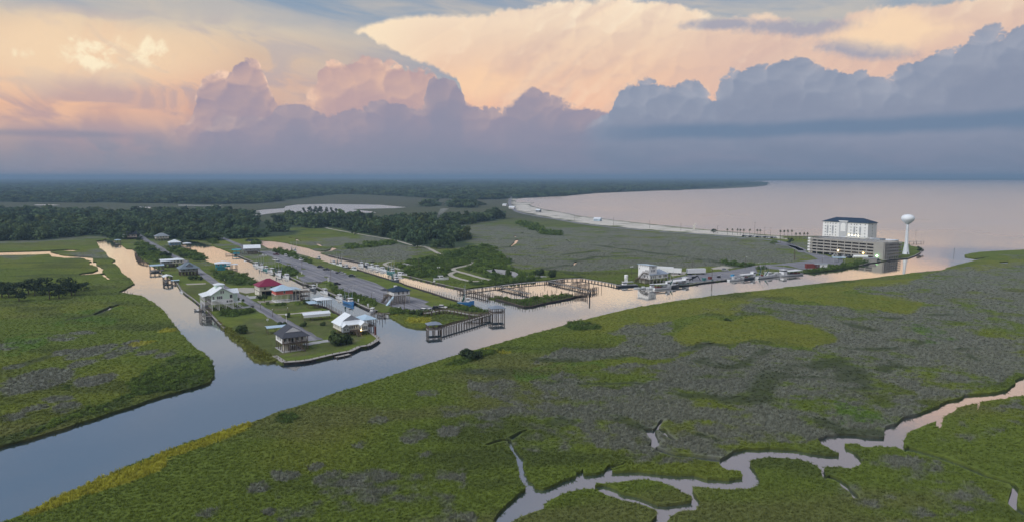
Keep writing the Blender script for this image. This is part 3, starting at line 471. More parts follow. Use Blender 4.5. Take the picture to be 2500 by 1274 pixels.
# ------------------------------------------------------------------ ground sheet with real shorelines, and the water
def mesh_obj(name, verts, faces, m=None, parent=None, smooth=False):
    me = bpy.data.meshes.new(name); me.from_pydata(verts, [], faces)
    if m is not None: me.materials.append(m)
    if smooth: me.polygons.foreach_set('use_smooth', [True] * len(me.polygons))
    o = bpy.data.objects.new(name, me); COL.objects.link(o)
    if parent is not None: o.parent = parent
    return o
def build_ground():
    vs, es = [], []
    for p in WATER:
        b = len(vs); n = len(p); vs += [Vector(q) for q in p]; es += [(b + i, b + (i + 1) % n) for i in range(n)]
    box = [(-90000, -400), (90000, -400), (90000, 90000), (-90000, 90000)]
    b = len(vs); vs += [Vector(q) for q in box]; es += [(b + i, b + (i + 1) % 4) for i in range(4)]
    pts = []
    r = 95.0
    while r < 85000:
        st = .22 if r < 700 else .34 if r < 2000 else .8
        a = np.arange(-52, 52, st) + rng.uniform(0, st); a = np.radians(a + rng.normal(0, st * .2, a.size)); rr = r * (1 + rng.normal(0, .003, a.size))
        pts.append(np.stack([rr * np.sin(a), rr * np.cos(a)], 1)); r *= 1.0085 if r < 700 else 1.013 if r < 2500 else 1.04
    pts = np.concatenate(pts)
    vs += [Vector(q) for q in pts.tolist()]
    V, _e, F, *_ = delaunay_2d_cdt(vs, es, [], 0, 1e-4, False)
    V = np.array([(v.x, v.y) for v in V]); F = np.array(F)
    c = V[F].mean(1); land = ~is_water(c[:, 0], c[:, 1]); F = F[land]
    used = np.unique(F); idx = -np.ones(len(V), int); idx[used] = np.arange(len(used)); V = V[used]; F = idx[F]
    tri = V[F]; ar = (tri[:, 1, 0] - tri[:, 0, 0]) * (tri[:, 2, 1] - tri[:, 0, 1]) - (tri[:, 1, 1] - tri[:, 0, 1]) * (tri[:, 2, 0] - tri[:, 0, 0])
    F[ar < 0] = F[ar < 0][:, ::-1]
    E = np.concatenate([F[:, [0, 1]], F[:, [1, 2]], F[:, [2, 0]]]); key = set(map(tuple, E.tolist()))
    be = [e for e in map(tuple, E.tolist()) if (e[1], e[0]) not in key]
    n = len(V); bv = sorted({v for e in be for v in e}); low = {v: n + i for i, v in enumerate(bv)}
    verts = np.concatenate([np.c_[V, np.full(n, LZ)], np.c_[V[bv], np.full(len(bv), -1.2)]])
    faces = F.tolist() + [(a, low[a], low[b_], b_) for a, b_ in be]
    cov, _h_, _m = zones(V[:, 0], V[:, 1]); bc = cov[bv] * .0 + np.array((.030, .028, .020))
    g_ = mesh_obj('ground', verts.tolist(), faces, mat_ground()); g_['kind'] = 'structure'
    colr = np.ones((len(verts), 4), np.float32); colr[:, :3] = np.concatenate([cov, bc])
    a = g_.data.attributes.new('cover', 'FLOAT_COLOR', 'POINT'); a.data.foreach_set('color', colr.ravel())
    w = mesh_obj('water', [(-95000, -500, 0), (95000, -500, 0), (95000, 95000, 0), (-95000, 95000, 0)], [(0, 1, 2, 3)], mat_water()); w['kind'] = 'structure'
    return g_
ground = build_ground()
# ------------------------------------------------------------------ roads, lots, sand patches (sheets a little above the ground)
PAVED = []
def on_paved(x, y, pad=0.0):
    r = np.zeros(x.shape, bool)
    for p, q in PAVED: r |= inpoly(x, y, p) if q is None else (segdist(x, y, p) < q + pad)
    return r
def mat_asphalt():
    m = bpy.data.materials.new('old_asphalt'); m.use_nodes = True; g = G(m.node_tree); b = m.node_tree.nodes['Principled BSDF']
    x, y, z = g.sep(S(g, g.node('ShaderNodeNewGeometry').outputs['Position'])); ca, sa = math.cos(R(123)), math.sin(R(123)); u = x * ca + y * sa; v = y * ca - x * sa
    tr = g.noise(g.vec(u * .012, v * .42), 1.0, 3, .6); pt = g.noise(g.vec(x, y), .07, 4, .65); gr = g.noise(g.vec(x, y), .9, 4, .7); pot = g.noise(g.vec(x, y), .22, 3, .6, .5)
    c = g.mix(g.ss(tr, .35, .68), (.150, .150, .172), (.262, .258, .278)); c = g.mix(g.ss(pt, .52, .72) * .6, c, (.30, .285, .27)); c = g.mul(c, g.mix(gr, (.78, .78, .78), (1.2, 1.2, 1.2))); c = g.mix(g.ss(pot, .66, .74) * .55, c, (.095, .105, .07))
    g.put(b.inputs['Base Color'], c); b.inputs['Roughness'].default_value = .92; b.inputs['Specular IOR Level'].default_value = .2; return m
M_ASPH = mat_asphalt()
M_ASPH0 = mat('old_asphalt', (.215, .215, .240), .9, .2, vary=.24, scale=.09, bump=.3, bscale=2)
M_GRAVEL = mat('pale_gravel', (.40, .37, .32), .95, .1, vary=.25, scale=.3, bump=.3, bscale=3); M_CONC = mat('concrete_slab', (.36, .36, .36), .85, .2, vary=.15, scale=.4)
M_SHELL = mat('shell_lot', (.34, .33, .33), .95, .1, vary=.3, scale=.12); M_PAINT = mat('road_paint', (.75, .74, .70), .7, .2)
def sheet(name, pts, m, dz=.03, px=True):
    w = W(pts, LZ) if px else pts; PAVED.append((w, None)); v = [Vector((a, b, LZ + dz)) for a, b in w]
    bm = bmesh.new(); bv = [bm.verts.new(p) for p in v]; f = bm.faces.new(bv); bmesh.ops.triangulate(bm, faces=[f]); bmesh.ops.recalc_face_normals(bm, faces=bm.faces)
    for f in bm.faces:
        if f.normal.z < 0: f.normal_flip()
    me = bpy.data.meshes.new(name); bm.to_mesh(me); bm.free(); me.materials.append(m); o = bpy.data.objects.new(name, me); COL.objects.link(o); o['kind'] = 'structure'; return o
def strip(name, pts, w, m, dz=.035):
    p = [Vector(q) for q in W(pts, LZ)]; PAVED.append(([tuple(q) for q in p], w / 2)); vs, fs = [], []
    s = []                                            # smooth the traced line
    for i in range(len(p) - 1):
        a, b, c, d = p[max(0, i - 1)], p[i], p[i + 1], p[min(len(p) - 1, i + 2)]
        for k in range(5):
            t = k / 5; s.append(.5 * (2 * b + (c - a) * t + (2 * a - 5 * b + 4 * c - d) * t * t + (3 * b - a - 3 * c + d) * t ** 3))
    s.append(p[-1])
    for i, q in enumerate(s):
        d = (s[min(i + 1, len(s) - 1)] - s[max(i - 1, 0)]).normalized(); n = Vector((-d.y, d.x)); ww = w / 2 * (1 + .10 * math.sin(i * 1.7) + .06 * math.sin(i * 4.1))
        vs += [(*(q + n * ww), LZ + dz), (*(q - n * ww), LZ + dz)]
    fs = [(2 * i, 2 * i + 1, 2 * i + 3, 2 * i + 2) for i in range(len(s) - 1)]
    o = mesh_obj(name, vs, fs, m); o['kind'] = 'structure'
    for f in o.data.polygons:
        if f.normal.z < 0: o.data.flip_normals(); break
    return o
ROAD_A = [(318, 560), (330.6, 568.6), (361, 589), (390, 605), (404, 616), (420, 624), (441, 634), (486, 662), (521.5, 688), (559, 708), (600.6, 732), (636, 752), (669, 772), (702, 789.5), (735, 809), (772, 830)]
strip('road', ROAD_A, 5.6, M_ASPH)
strip('road', z1(1480, 90, 1560, 150, 1680, 200, 1800, 250, 1960, 320) + z3(110, 380, 300, 415, 480, 440), 5.0, M_ASPH)
sheet('parking_lot', z3(430, 425, 600, 420, 720, 468, 830, 503, 960, 545, 1100, 580, 1250, 640, 1500, 700, 1750, 780, 2000, 860) + z4(0, 385, 300, 480, 460, 560, 700, 640, 870, 682, 1000, 720, 930, 750, 1060, 798, 1062, 822, 900, 842, 800, 852, 690, 832, 540, 792, 400, 752, 250, 692, 170, 660, 0, 600) + z3(2050, 1120, 1900, 1080, 1700, 1012, 1540, 950, 1520, 880, 1380, 832, 1300, 857, 1050, 862, 960, 795, 1080, 770, 1000, 720, 850, 642, 700, 582, 600, 502, 480, 470), M_ASPH, .045)
for q in (z3(790, 590, 860, 600, 880, 612, 820, 610), z3(1010, 662, 1070, 668, 1080, 684, 1020, 680), z3(1340, 775, 1400, 785, 1380, 800, 1345, 795)): sheet('grass_verge', q, mat('verge', (.10, .12, .035), .95, .1, vary=.4, scale=1.2), .075)
sheet('quay_apron', z6(760, 360, 1000, 305, 1160, 290, 1350, 265, 1500, 252, 1700, 215, 1830, 188, 2100, 172, 2500, 125) + z7(700, 790, 560, 720, 480, 690, 600, 700, 800, 730, 900, 770, 1060, 800, 1060, 860, 900, 900, 620, 950, 430, 925, 250, 880, 0, 880) + z6(2440, 240, 2080, 235, 1880, 218, 1830, 235, 1850, 285, 1660, 330, 1500, 352, 1160, 390, 1010, 405, 900, 400), M_ASPH, .04)
strip('shell_path', z4(915, 8, 980, 30, 1060, 70, 1130, 105, 1200, 128), 3.6, M_GRAVEL); strip('shell_path', [(795, 555.5), (806, 559), (850, 567), (900, 576), (950, 584), (976, 590), (1003, 598), (1033, 602)], 3.4, M_GRAVEL)
strip('shell_path', z4(1630, 222, 1560, 205, 1575, 225, 1500, 252, 1400, 272, 1320, 292, 1310, 310, 1360, 328, 1480, 360, 1600, 395, 1720, 428, 1770, 437, 1700, 450, 1580, 458, 1450, 440, 1330, 405, 1268, 375, 1290, 350, 1330, 335), 3.4, M_GRAVEL)
strip('shell_path', z4(530, 200, 470, 212, 420, 235, 450, 258, 540, 285, 660, 318), 3.0, M_GRAVEL)
sheet('shell_patch', z4(600, 240, 680, 222, 760, 240, 830, 265, 760, 272, 640, 262), M_SHELL); sheet('shell_patch', z4(1700, 318, 1860, 300, 2000, 315, 2123, 340) + z5(900, 190, 800, 245, 760, 215, 560, 160, 480, 150, 370, 115), M_SHELL)
sheet('shell_patch', z5(950, 195, 1150, 190, 1320, 210, 1200, 215, 1000, 215), M_SHELL)
strip('driveway', z2(730, 490, 600, 500, 480, 515), 5.0, M_CONC); strip('driveway', z2(980, 580, 1150, 570, 1350, 548, 1480, 535), 2.6, M_GRAVEL); strip('driveway', z2(1290, 915, 1420, 890, 1590, 865), 4.2, M_CONC)
sheet('shell_patch', z2(500, 290, 620, 280, 730, 285, 740, 330, 640, 345, 560, 325), M_GRAVEL); sheet('driveway', z2(640, 380, 760, 370, 780, 395, 690, 405), M_CONC); sheet('shell_patch', z2(760, 430, 1000, 415, 1130, 430, 1120, 445, 900, 450, 780, 445), M_GRAVEL)
sheet('shell_patch', z1(1240, 745, 1480, 738, 1480, 750, 1260, 760), M_GRAVEL); sheet('shell_patch', z6(1280, 220, 1420, 195, 1560, 215, 1440, 235, 1300, 235), M_GRAVEL, .02); sheet('shell_patch', z6(780, 265, 980, 265, 960, 300, 800, 320), M_GRAVEL, .02)
strip('beach_road', [(1244, 470), (1246, 485), (1244, 497), (1251, 508), (1266, 518.5), (1310, 528), (1368, 537.5), (1424, 547.5), (1480, 554), (1564, 562), (1648, 568), (1732, 574.5), (1816, 581), (1872, 585), (1910, 592), (1945, 604), (1962, 612)], 8.0, M_ASPH)
strip('road', z7(480, 690, 400, 640, 300, 600, 150, 575, 120, 560), 7.0, M_ASPH)
# ------------------------------------------------------------------ vegetation
def mat_leaf(name, wob=.25):
    m = bpy.data.materials.new(name); m.use_nodes = True; t = m.node_tree; t.nodes.clear(); g = G(t)
    at = g.node('ShaderNodeAttribute', attribute_name='col', attribute_type='INSTANCER'); c = S(g, at.outputs['Color'])
    pos = S(g, g.node('ShaderNodeNewGeometry').outputs['Position']); n = g.noise(pos, 1.1, 2, .6, dim='3D')
    c = g.mul(c, g.mix(n, (1 - wob,) * 3, (1 + wob,) * 3))
    d = g.node('ShaderNodeBsdfDiffuse'); g.put(d.inputs[0], c); tr = g.node('ShaderNodeBsdfTranslucent'); g.put(tr.inputs[0], c)
    mx = g.node('ShaderNodeMixShader'); mx.inputs[0].default_value = .22; t.links.new(d.outputs[0], mx.inputs[1]); t.links.new(tr.outputs[0], mx.inputs[2])
    o = g.node('ShaderNodeOutputMaterial'); t.links.new(mx.outputs[0], o.inputs[0]); return m
M_LEAFI = mat_leaf('leaf_instanced')
M_LEAF = mat('tree_leaf', (.050, .074, .024), .9, .1, vary=.35, scale=.35); M_LEAFD = mat('dark_leaf', (.034, .052, .022), .9, .1, vary=.35, scale=.35); M_BARK = mat('bark', (.09, .075, .06), .9, .1)
M_PALM = mat('palm_leaf', (.045, .070, .024), .8, .2, vary=.3)
def tuft_mesh(seed, n=17):
    r = random.Random(seed); v, f = [], []
    for i in range(n):
        a = r.uniform(0, 6.283); d = r.uniform(0, .42); x, y = d * math.cos(a), d * math.sin(a); b = r.uniform(0, 6.283); l = r.uniform(.05, .5); h = r.uniform(.6, 1.1); w = r.uniform(.04, .085)
        c, s = math.cos(b), math.sin(b); p = len(v)
        v += [(x - s * w, y + c * w, 0), (x + s * w, y - c * w, 0), (x + c * l * .4 + s * w * .7, y + s * l * .4 - c * w * .7, h * .62), (x + c * l, y + s * l, h)]
        f += [(p, p + 1, p + 2), (p, p + 2, p + 3)]
    me = bpy.data.meshes.new('grass_tuft'); me.from_pydata(v, [], f); me.materials.append(M_LEAFI); return me
def leaf_cloud(r, blobs, n, size, v, f, flat=.75, mi=None):
    for i in range(n):
        bx, by, bz, br, bh = r.choice(blobs)
        while True:
            p = Vector((r.uniform(-1, 1), r.uniform(-1, 1), r.uniform(-1, 1))); L = p.length
            if .55 < L < 1.0 or (L < .55 and L > .1 and r.random() < .25): break
        q = Vector((bx + p.x * br, by + p.y * br, bz + p.z * bh)); nrm = (p.normalized() + Vector((r.uniform(-.7, .7), r.uniform(-.7, .7), r.uniform(-.2, .9)))).normalized()
        t = nrm.orthogonal().normalized(); t = Matrix.Rotation(r.uniform(0, 6.283), 3, nrm) @ t; b = nrm.cross(t); s = size * r.uniform(.6, 1.35); k = len(v)
        v += [tuple(q + t * s), tuple(q + b * s * flat), tuple(q - t * s), tuple(q - b * s * flat)]; f.append((k, k + 1, k + 2, k + 3))
def shrub_mesh(seed, n=110, m=None):
    r = random.Random(seed); v, f = [], []
    blobs = [(r.uniform(-.5, .5), r.uniform(-.5, .5), r.uniform(.32, .6), r.uniform(.32, .52), r.uniform(.3, .45)) for _ in range(6)]
    leaf_cloud(r, blobs, n, .13, v, f)
    me = bpy.data.meshes.new('shrub_leaves'); me.from_pydata(v, [], f); me.materials.append(m or M_LEAFI); return me
def tube(v, f, a, b, r0, r1, k=6):
    a, b = Vector(a), Vector(b); d = (b - a).normalized(); t = d.orthogonal().normalized(); u = d.cross(t); n = len(v)
    for q, rr in ((a, r0), (b, r1)):
        for i in range(k): an = 6.2832 * i / k; v.append(tuple(q + (t * math.cos(an) + u * math.sin(an)) * rr))
    f += [(n + i, n + (i + 1) % k, n + k + (i + 1) % k, n + k + i) for i in range(k)]; f.append(tuple(range(n + k, n + 2 * k)))
def tree_blobs(r, kind):
    if kind == 'pine': return [(r.uniform(-.16, .16), r.uniform(-.16, .16), .58 + .075 * i, .24 - .028 * abs(i - 2), .085) for i in range(6)]
    bl = [(0, 0, .68, .22, .22)]
    for i in range(8):
        a = i * .785 + r.uniform(-.3, .3); d = r.uniform(.16, .34); bl.append((d * math.cos(a), d * math.sin(a), r.uniform(.28, .82), r.uniform(.14, .23), r.uniform(.11, .18)))
    return bl
def crown_mesh(seed, kind, n, size, m):
    r = random.Random(seed); v, f = [], []; bl = tree_blobs(r, kind); leaf_cloud(r, bl, n, size, v, f)
    me = bpy.data.meshes.new('crown'); me.from_pydata(v, [], f); me.materials.append(m); return me, bl
def trunk_mesh(seed, bl, kind):
    v, f = [], []; top = .86 if kind == 'pine' else .5
    tube(v, f, (0, 0, -.02), (0.015, 0, top * .55), .028, .02); tube(v, f, (0.015, 0, top * .55), (0, .01, top), .02, .012)
    for b in bl[1:]: tube(v, f, (0.01, 0, min(top * .8, b[2] * .6)), (b[0] * .8, b[1] * .8, b[2]), .012, .004, 4)
    me = bpy.data.meshes.new('trunk'); me.from_pydata(v, [], f); me.materials.append(M_BARK); return me
def proto_coll(name, meshes):
    c = bpy.data.collections.new(name)
    for i, me in enumerate(meshes): c.objects.link(bpy.data.objects.new(f'{name}_{i}', me))
    return c
def scatter(name, co, scl, rot, idx, colr, coll, label, cat):
    me = bpy.data.meshes.new(name); me.from_pydata(co.tolist(), [], [])
    n = len(co)
    for nm, typ, key, arr in (('scl', 'FLOAT_VECTOR', 'vector', scl), ('rot', 'FLOAT_VECTOR', 'vector', rot), ('idx', 'INT', 'value', idx), ('col', 'FLOAT_COLOR', 'color', np.c_[colr, np.ones(n)])):
        a = me.attributes.new(nm, typ, 'POINT'); a.data.foreach_set(key, np.ascontiguousarray(arr, np.int32 if typ == 'INT' else np.float32).ravel())
    o = bpy.data.objects.new(name, me); COL.objects.link(o); o['kind'] = 'stuff'; o['label'] = label; o['category'] = cat
    t = bpy.data.node_groups.new(name, 'GeometryNodeTree'); t.interface.new_socket('Geometry', in_out='INPUT', socket_type='NodeSocketGeometry'); t.interface.new_socket('Geometry', in_out='OUTPUT', socket_type='NodeSocketGeometry')
    N = t.nodes.new; gi, go = N('NodeGroupInput'), N('NodeGroupOutput'); ip = N('GeometryNodeInstanceOnPoints'); ci = N('GeometryNodeCollectionInfo'); ci.inputs[0].default_value = coll; ci.inputs['Separate Children'].default_value = True; ci.inputs['Reset Children'].default_value = True
    def at(nm, typ):
        a = N('GeometryNodeInputNamedAttribute'); a.data_type = typ; a.inputs[0].default_value = nm; return a.outputs[0]
    er = N('FunctionNodeEulerToRotation'); lk = t.links.new
    lk(at('rot', 'FLOAT_VECTOR'), er.inputs[0]); lk(er.outputs[0], ip.inputs['Rotation']); lk(at('scl', 'FLOAT_VECTOR'), ip.inputs['Scale']); lk(at('idx', 'INT'), ip.inputs['Instance Index'])
    ip.inputs['Pick Instance'].default_value = True; lk(ci.outputs[0], ip.inputs['Instance']); lk(gi.outputs[0], ip.inputs['Points']); lk(ip.outputs[0], go.inputs[0])
    mo = o.modifiers.new('scatter', 'NODES'); mo.node_group = t; return o
def polar(r0, r1, sp, amax=40.0):                    # jittered points, spacing sp(r)
    out = []; r = r0
    while r < r1:
        s = sp(r); n = max(1, int(2 * R(amax) * r / s)); a = (np.arange(n) + rng.uniform(-.5, .5, n)) * (2 * R(amax) / n) - R(amax); rr = r + rng.uniform(-.5, .5, n) * s
        out.append(np.stack([rr * np.sin(a), rr * np.cos(a)], 1)); r += s
    return np.concatenate(out)
def near_ditch(x, y):
    r = np.zeros(x.shape, bool)
    for p in WATER[-len(ditches):]:
        p = np.array(p); m = (x > p[:, 0].min() - 2) & (x < p[:, 0].max() + 2) & (y > p[:, 1].min() - 2) & (y < p[:, 1].max() + 2)
        if m.any(): i = np.nonzero(m)[0]; r[i] |= segdist(x[i], y[i], [tuple(q) for q in p]) < .55
    return r
def build_veg():
    tufts = proto_coll('grass_proto', [tuft_mesh(i) for i in range(6)])
    p = polar(112, 1000, lambda r: .74 + max(0, r - 150) * .0040 if r < 600 else 2.54 + (r - 600) * .007)
    p = p[~is_water(p[:, 0], p[:, 1])]; x, y = p.T; c, h, z = zones(x, y); r = np.hypot(x, y)
    k = (z['lawn'] < .5) & (z['sand'] < .5) & (z['forest'] < .5) & ((z['built'] < .5) | (z['tall'] > .5)) & ~on_paved(x, y, .5) & ~near_ditch(x, y) & (rng.random(len(x)) > z['dark'] * .55)
    x, y, c, h, r = x[k], y[k], c[k], h[k], r[k]; n = len(x)
    s = np.clip(.95 + (r - 130) * .0021, .9, 3.0) * rng.uniform(.75, 1.3, n); hh = np.clip(h, .4, 2.6) * rng.uniform(.22, .48, n) * np.where(r < 500, 1.0, .8)
    jt = np.where(r < 450, 1.0, .45)[:, None]; c = np.clip(c * (1 + (rng.uniform(.85, 1.24, (n, 1)) - 1) * jt) * 1.15, 0, .6); hh = hh * np.clip(1.25 - r / 900, .35, 1)
    scatter('marsh_grass', np.c_[x, y, np.full(n, LZ - .04)], np.c_[s, s, hh], np.c_[np.zeros((n, 2)), rng.uniform(0, 6.28, n)], rng.integers(0, 6, n), c, tufts, 'green and grey marsh grass covering the flats', 'grass')
    print('tufts', n)
    shr = proto_coll('shrub_proto', [shrub_mesh(40 + i) for i in range(5)])
    p = polar(150, 1500, lambda r: np.clip(r * .0052, 1.5, 7.0))
    p = p[~is_water(p[:, 0], p[:, 1])]; x, y = p.T; c, h, z = zones(x, y); r = np.hypot(x, y)
    cl = fbm(x / 6, y / 6, 88, 3)
    k = (z['scrub'] > .5) & (z['lawn'] < .5) & (cl + rng.uniform(-.12, .12, len(x)) > .43) & ~on_paved(x, y, 2.0); x, y, r, cl = x[k], y[k], r[k], cl[k]; n = len(x)
    s = np.clip(r * .0046, 1.1, 4.2) * rng.uniform(.7, 1.35, n); hz = s * rng.uniform(.55, .95, n) * (0.6 + cl)
    base = np.array((.070, .112, .034)) + np.array((.090, .110, .010)) * (fbm(x / 11, y / 11, 99, 2)[:, None] ** 1.5); c = base * rng.uniform(.75, 1.35, (n, 1))
    scatter('scrub', np.c_[x, y, np.full(n, LZ - .1)], np.c_[s, s, hz], np.c_[np.zeros((n, 2)), rng.uniform(0, 6.28, n)], rng.integers(0, 5, n), c, shr, 'dense green scrub on the banks and peninsulas', 'scrub'); print('shrubs', n)
    ft = []
    for i in range(6):
        me, bl = crown_mesh(70 + i, 'pine' if i == 5 else 'oak', 150, .085, M_LEAFI); ft.append(me)
    frs = proto_coll('forest_proto', ft)
    p = polar(560, 30000, lambda r: max(7.5, r * .0085), 42)
    p = p[~is_water(p[:, 0], p[:, 1])]; x, y = p.T
    fo = np.zeros(len(x), bool); wr = np.clip(np.hypot(x, y) * .012, 6, 60); wx = x + (fbm(x / wr / 2, y / wr / 2, 4, 3) - .5) * wr * 2.5; wy = y + (fbm(x / wr / 2, y / wr / 2, 8, 3) - .5) * wr * 2.5
    for q in Z_FOREST: fo |= inpoly(wx, wy, q)
    r = np.hypot(x, y); cl = fbm(x / 60, y / 60, 12, 3)
    k = fo & ((cl > .36) | (r > 2500)) & ~on_paved(x, y, 5.0); x, y, r, cl = x[k], y[k], r[k], cl[k]; n = len(x)
    wd = np.maximum(7.5, r * .0085) * 1.75 * rng.uniform(.8, 1.3, n); hh = rng.uniform(5.5, 16, n) * (.62 + .75 * cl); hh = np.where(r > 2500, hh * 1.1, hh)
    c = np.array((.056, .090, .046)) * rng.uniform(.5, 1.7, (n, 1)) + np.array((.040, .034, .0)) * (rng.random((n, 1)) ** 2) + np.array((.03, .035, .01)) * np.clip(fbm(x / 90, y / 90, 212, 3) * 2 - .9, 0, 1)[:, None]
    scatter('forest', np.c_[x, y, np.full(n, LZ - hh * .28)], np.c_[wd, wd, hh * 1.3], np.c_[np.zeros((n, 2)), rng.uniform(0, 6.28, n)], rng.choice(6, n, p=[.19, .19, .19, .19, .19, .05]), c, frs, 'dark low forest stretching to the horizon', 'forest'); print('forest', n)
# ------------------------------------------------------------------ builders for things
def C3(hexs): return lin(tuple(int(hexs[i:i + 2], 16) for i in (0, 2, 4)))
M_WHITE = mat('white_siding', (.78, .79, .80), .6, .3, vary=.05, scale=.8); M_MINT = mat('mint_siding', (.62, .76, .66), .6, .3, vary=.05); M_CREAM = mat('cream_siding', (.62, .60, .52), .7, .3, vary=.06)
M_METAL = mat('white_metal_roof', (.74, .78, .82), .35, .5, vary=.06, scale=.7); M_BLUMET = mat('pale_blue_metal_roof', (.42, .55, .66), .4, .5, vary=.08); M_SHING = mat('dark_shingle', (.060, .064, .078), .9, .2, vary=.25, scale=3); M_NAVY = mat('navy_shingle', (.022, .042, .075), .85, .2, vary=.25, scale=2)
M_RED = mat('crimson_metal_roof', (.215, .012, .046), .45, .4, vary=.1); M_CORAL = mat('coral_siding', (.62, .15, .13), .65, .3, vary=.08); M_TEAL = mat('teal_siding', (.06, .34, .44), .65, .3, vary=.1); M_GREY = mat('grey_siding', (.26, .28, .31), .8, .2, vary=.12)
M_WOOD = mat('weathered_wood', (.125, .100, .080), .9, .15, vary=.35, scale=2.5); M_PALEWOOD = mat('pale_deck_wood', (.34, .32, .30), .9, .15, vary=.25, scale=1.5); M_DKWOOD = mat('wet_dark_wood', (.040, .036, .034), .8, .3, vary=.3, scale=2)
M_GLASS = mat('dark_window_glass', (.018, .024, .034), .12, .6, vary=.1); M_DARK = mat('dark_opening', (.015, .016, .019), .9, .1); M_TRIM = mat('white_trim', (.80, .81, .82), .5, .3, vary=.04)
M_HULLW = mat('white_boat_paint', (.72, .74, .76), .35, .5, vary=.08); M_HULLB = mat('blue_boat_paint', (.030, .17, .42), .35, .5, vary=.1); M_HULLG = mat('green_boat_paint', (.06, .20, .20), .4, .5, vary=.1); M_HULLD = mat('dark_boat_paint', (.045, .055, .07), .4, .4, vary=.15); M_DECK = mat('boat_deck', (.38, .39, .40), .7, .3, vary=.2); M_STEEL = mat('galvanised_steel', (.45, .47, .50), .4, .5, metal=.3, vary=.1); M_NET = mat('green_net', (.03, .10, .09), .95, .1, vary=.4, scale=4); M_RUSTY = mat('rust_red_paint', (.18, .045, .035), .8, .2, vary=.25)
M_TYRE = mat('rubber', (.02, .02, .022), .9, .2); M_CARW = mat('white_car_paint', (.76, .77, .78), .25, .5, vary=.02); M_CARD = mat('dark_car_paint', (.022, .026, .034), .25, .5, vary=.05); M_CARR = mat('maroon_car_paint', (.10, .014, .018), .3, .5, vary=.05); M_CARG = mat('dark_green_car_paint', (.02, .045, .038), .3, .5, vary=.05); M_CARS = mat('silver_car_paint', (.42, .44, .46), .25, .5, vary=.04)
M_CONCR = mat('garage_concrete', (.34, .325, .30), .85, .2, vary=.14, scale=.25); M_ROOFGRY = mat('flat_roof_grey', (.30, .32, .34), .9, .2, vary=.2, scale=.2); M_HOTEL = mat('hotel_stucco', (.80, .80, .80), .7, .2, vary=.04); M_TOWER = mat('white_tank_paint', (.74, .78, .82), .4, .4, vary=.04); M_BLUEP = mat('sky_blue_paint', (.05, .30, .55), .5, .4); M_TRAILER = mat('white_trailer_paint', (.72, .74, .76), .5, .3, vary=.06)
M_TANBR = mat('tan_brick', (.33, .27, .22), .85, .2, vary=.15)
M_LAMPW = mat('warm_lamp', (1, .8, .4), .5, .2, emit=((1.0, .68, .22), 22.0)); M_LAMPG = mat('green_lamp', (.3, 1, .5), .5, .2, emit=((.35, 1.0, .35), 30.0)); M_LAMPY = mat('yellow_lamp', (1, .85, .5), .5, .2, emit=((1.0, .80, .30), 30.0))
class MB:
    def __init__(s): s.v, s.f = [], []
    def box(s, x0, x1, y0, y1, z0, z1):
        n = len(s.v); s.v += [(x, y, z) for z in (z0, z1) for x, y in ((x0, y0), (x1, y0), (x1, y1), (x0, y1))]
        s.f += [(n, n + 3, n + 2, n + 1), (n + 4, n + 5, n + 6, n + 7), (n, n + 1, n + 5, n + 4), (n + 1, n + 2, n + 6, n + 5), (n + 2, n + 3, n + 7, n + 6), (n + 3, n, n + 4, n + 7)]; return s
    def tube(s, a, b, r0, r1=None, k=6): tube(s.v, s.f, a, b, r0, r0 if r1 is None else r1, k); return s
    def bar(s, a, b, w=.08): return s.tube(a, b, w / 2 * 1.3, w / 2 * 1.3, 4)
    def poly(s, *pts): n = len(s.v); s.v += list(pts); s.f.append(tuple(range(n, n + len(pts)))); return s
    def prism(s, prof, y0, y1, ax='y'):               # prof: (x, z) outline, extruded
        n = len(s.v); k = len(prof)
        for y in (y0, y1): s.v += [(p[0], y, p[1]) if ax == 'y' else (y, p[0], p[1]) for p in prof]
        s.f += [(n + i, n + (i + 1) % k, n + k + (i + 1) % k, n + k + i) for i in range(k)] + [tuple(range(n + k - 1, n - 1, -1)), tuple(range(n + k, n + 2 * k))]; return s
    def lathe(s, prof, k=24):
        n = len(s.v)
        for r, z in prof: s.v += [(r * math.cos(6.28319 * i / k), r * math.sin(6.28319 * i / k), z) for i in range(k)]
        for j in range(len(prof) - 1): s.f += [(n + j * k + i, n + j * k + (i + 1) % k, n + (j + 1) * k + (i + 1) % k, n + (j + 1) * k + i) for i in range(k)]
        s.f.append(tuple(range(n + (len(prof) - 1) * k, n + len(prof) * k))); return s
    def mesh(s, name, m):
        me = bpy.data.meshes.new(name); me.from_pydata(s.v, [], s.f); me.materials.append(m)
        bm = bmesh.new(); bm.from_mesh(me); bmesh.ops.recalc_face_normals(bm, faces=bm.faces); bm.to_mesh(me); bm.free(); return me
    def build(s, name, m, parent=None, smooth=False):
        me = s.mesh(name, m)
        if smooth: me.polygons.foreach_set('use_smooth', [True] * len(me.polygons))
        return link(name, me, parent)
def link(name, me, parent=None, loc=None, rz=0.0):
    o = bpy.data.objects.new(name, me); COL.objects.link(o)
    if parent is not None: o.parent = parent
    if loc is not None: o.location = loc
    if rz: o.rotation_euler = (0, 0, rz)
    return o
def tag(o, label, cat, group=None):
    o['label'] = label; o['category'] = cat
    if group: o['group'] = group
    return o
def thing(name, label, cat, px=None, rot=0.0, group=None, z=None, at=None):
    o = bpy.data.objects.new(name, None); COL.objects.link(o); o.empty_display_size = .5
    zz = LZ if z is None else z; x, y = at if at is not None else gp(px[0], px[1], zz)
    o.location = (x, y, zz); o.rotation_euler = (0, 0, R(rot)); return tag(o, label, cat, group)
def copy_tree(o, parent=None):
    c = o.copy(); COL.objects.link(c); c.parent = parent
    for ch in o.children: copy_tree(ch, c)
    return c
_pil = {}
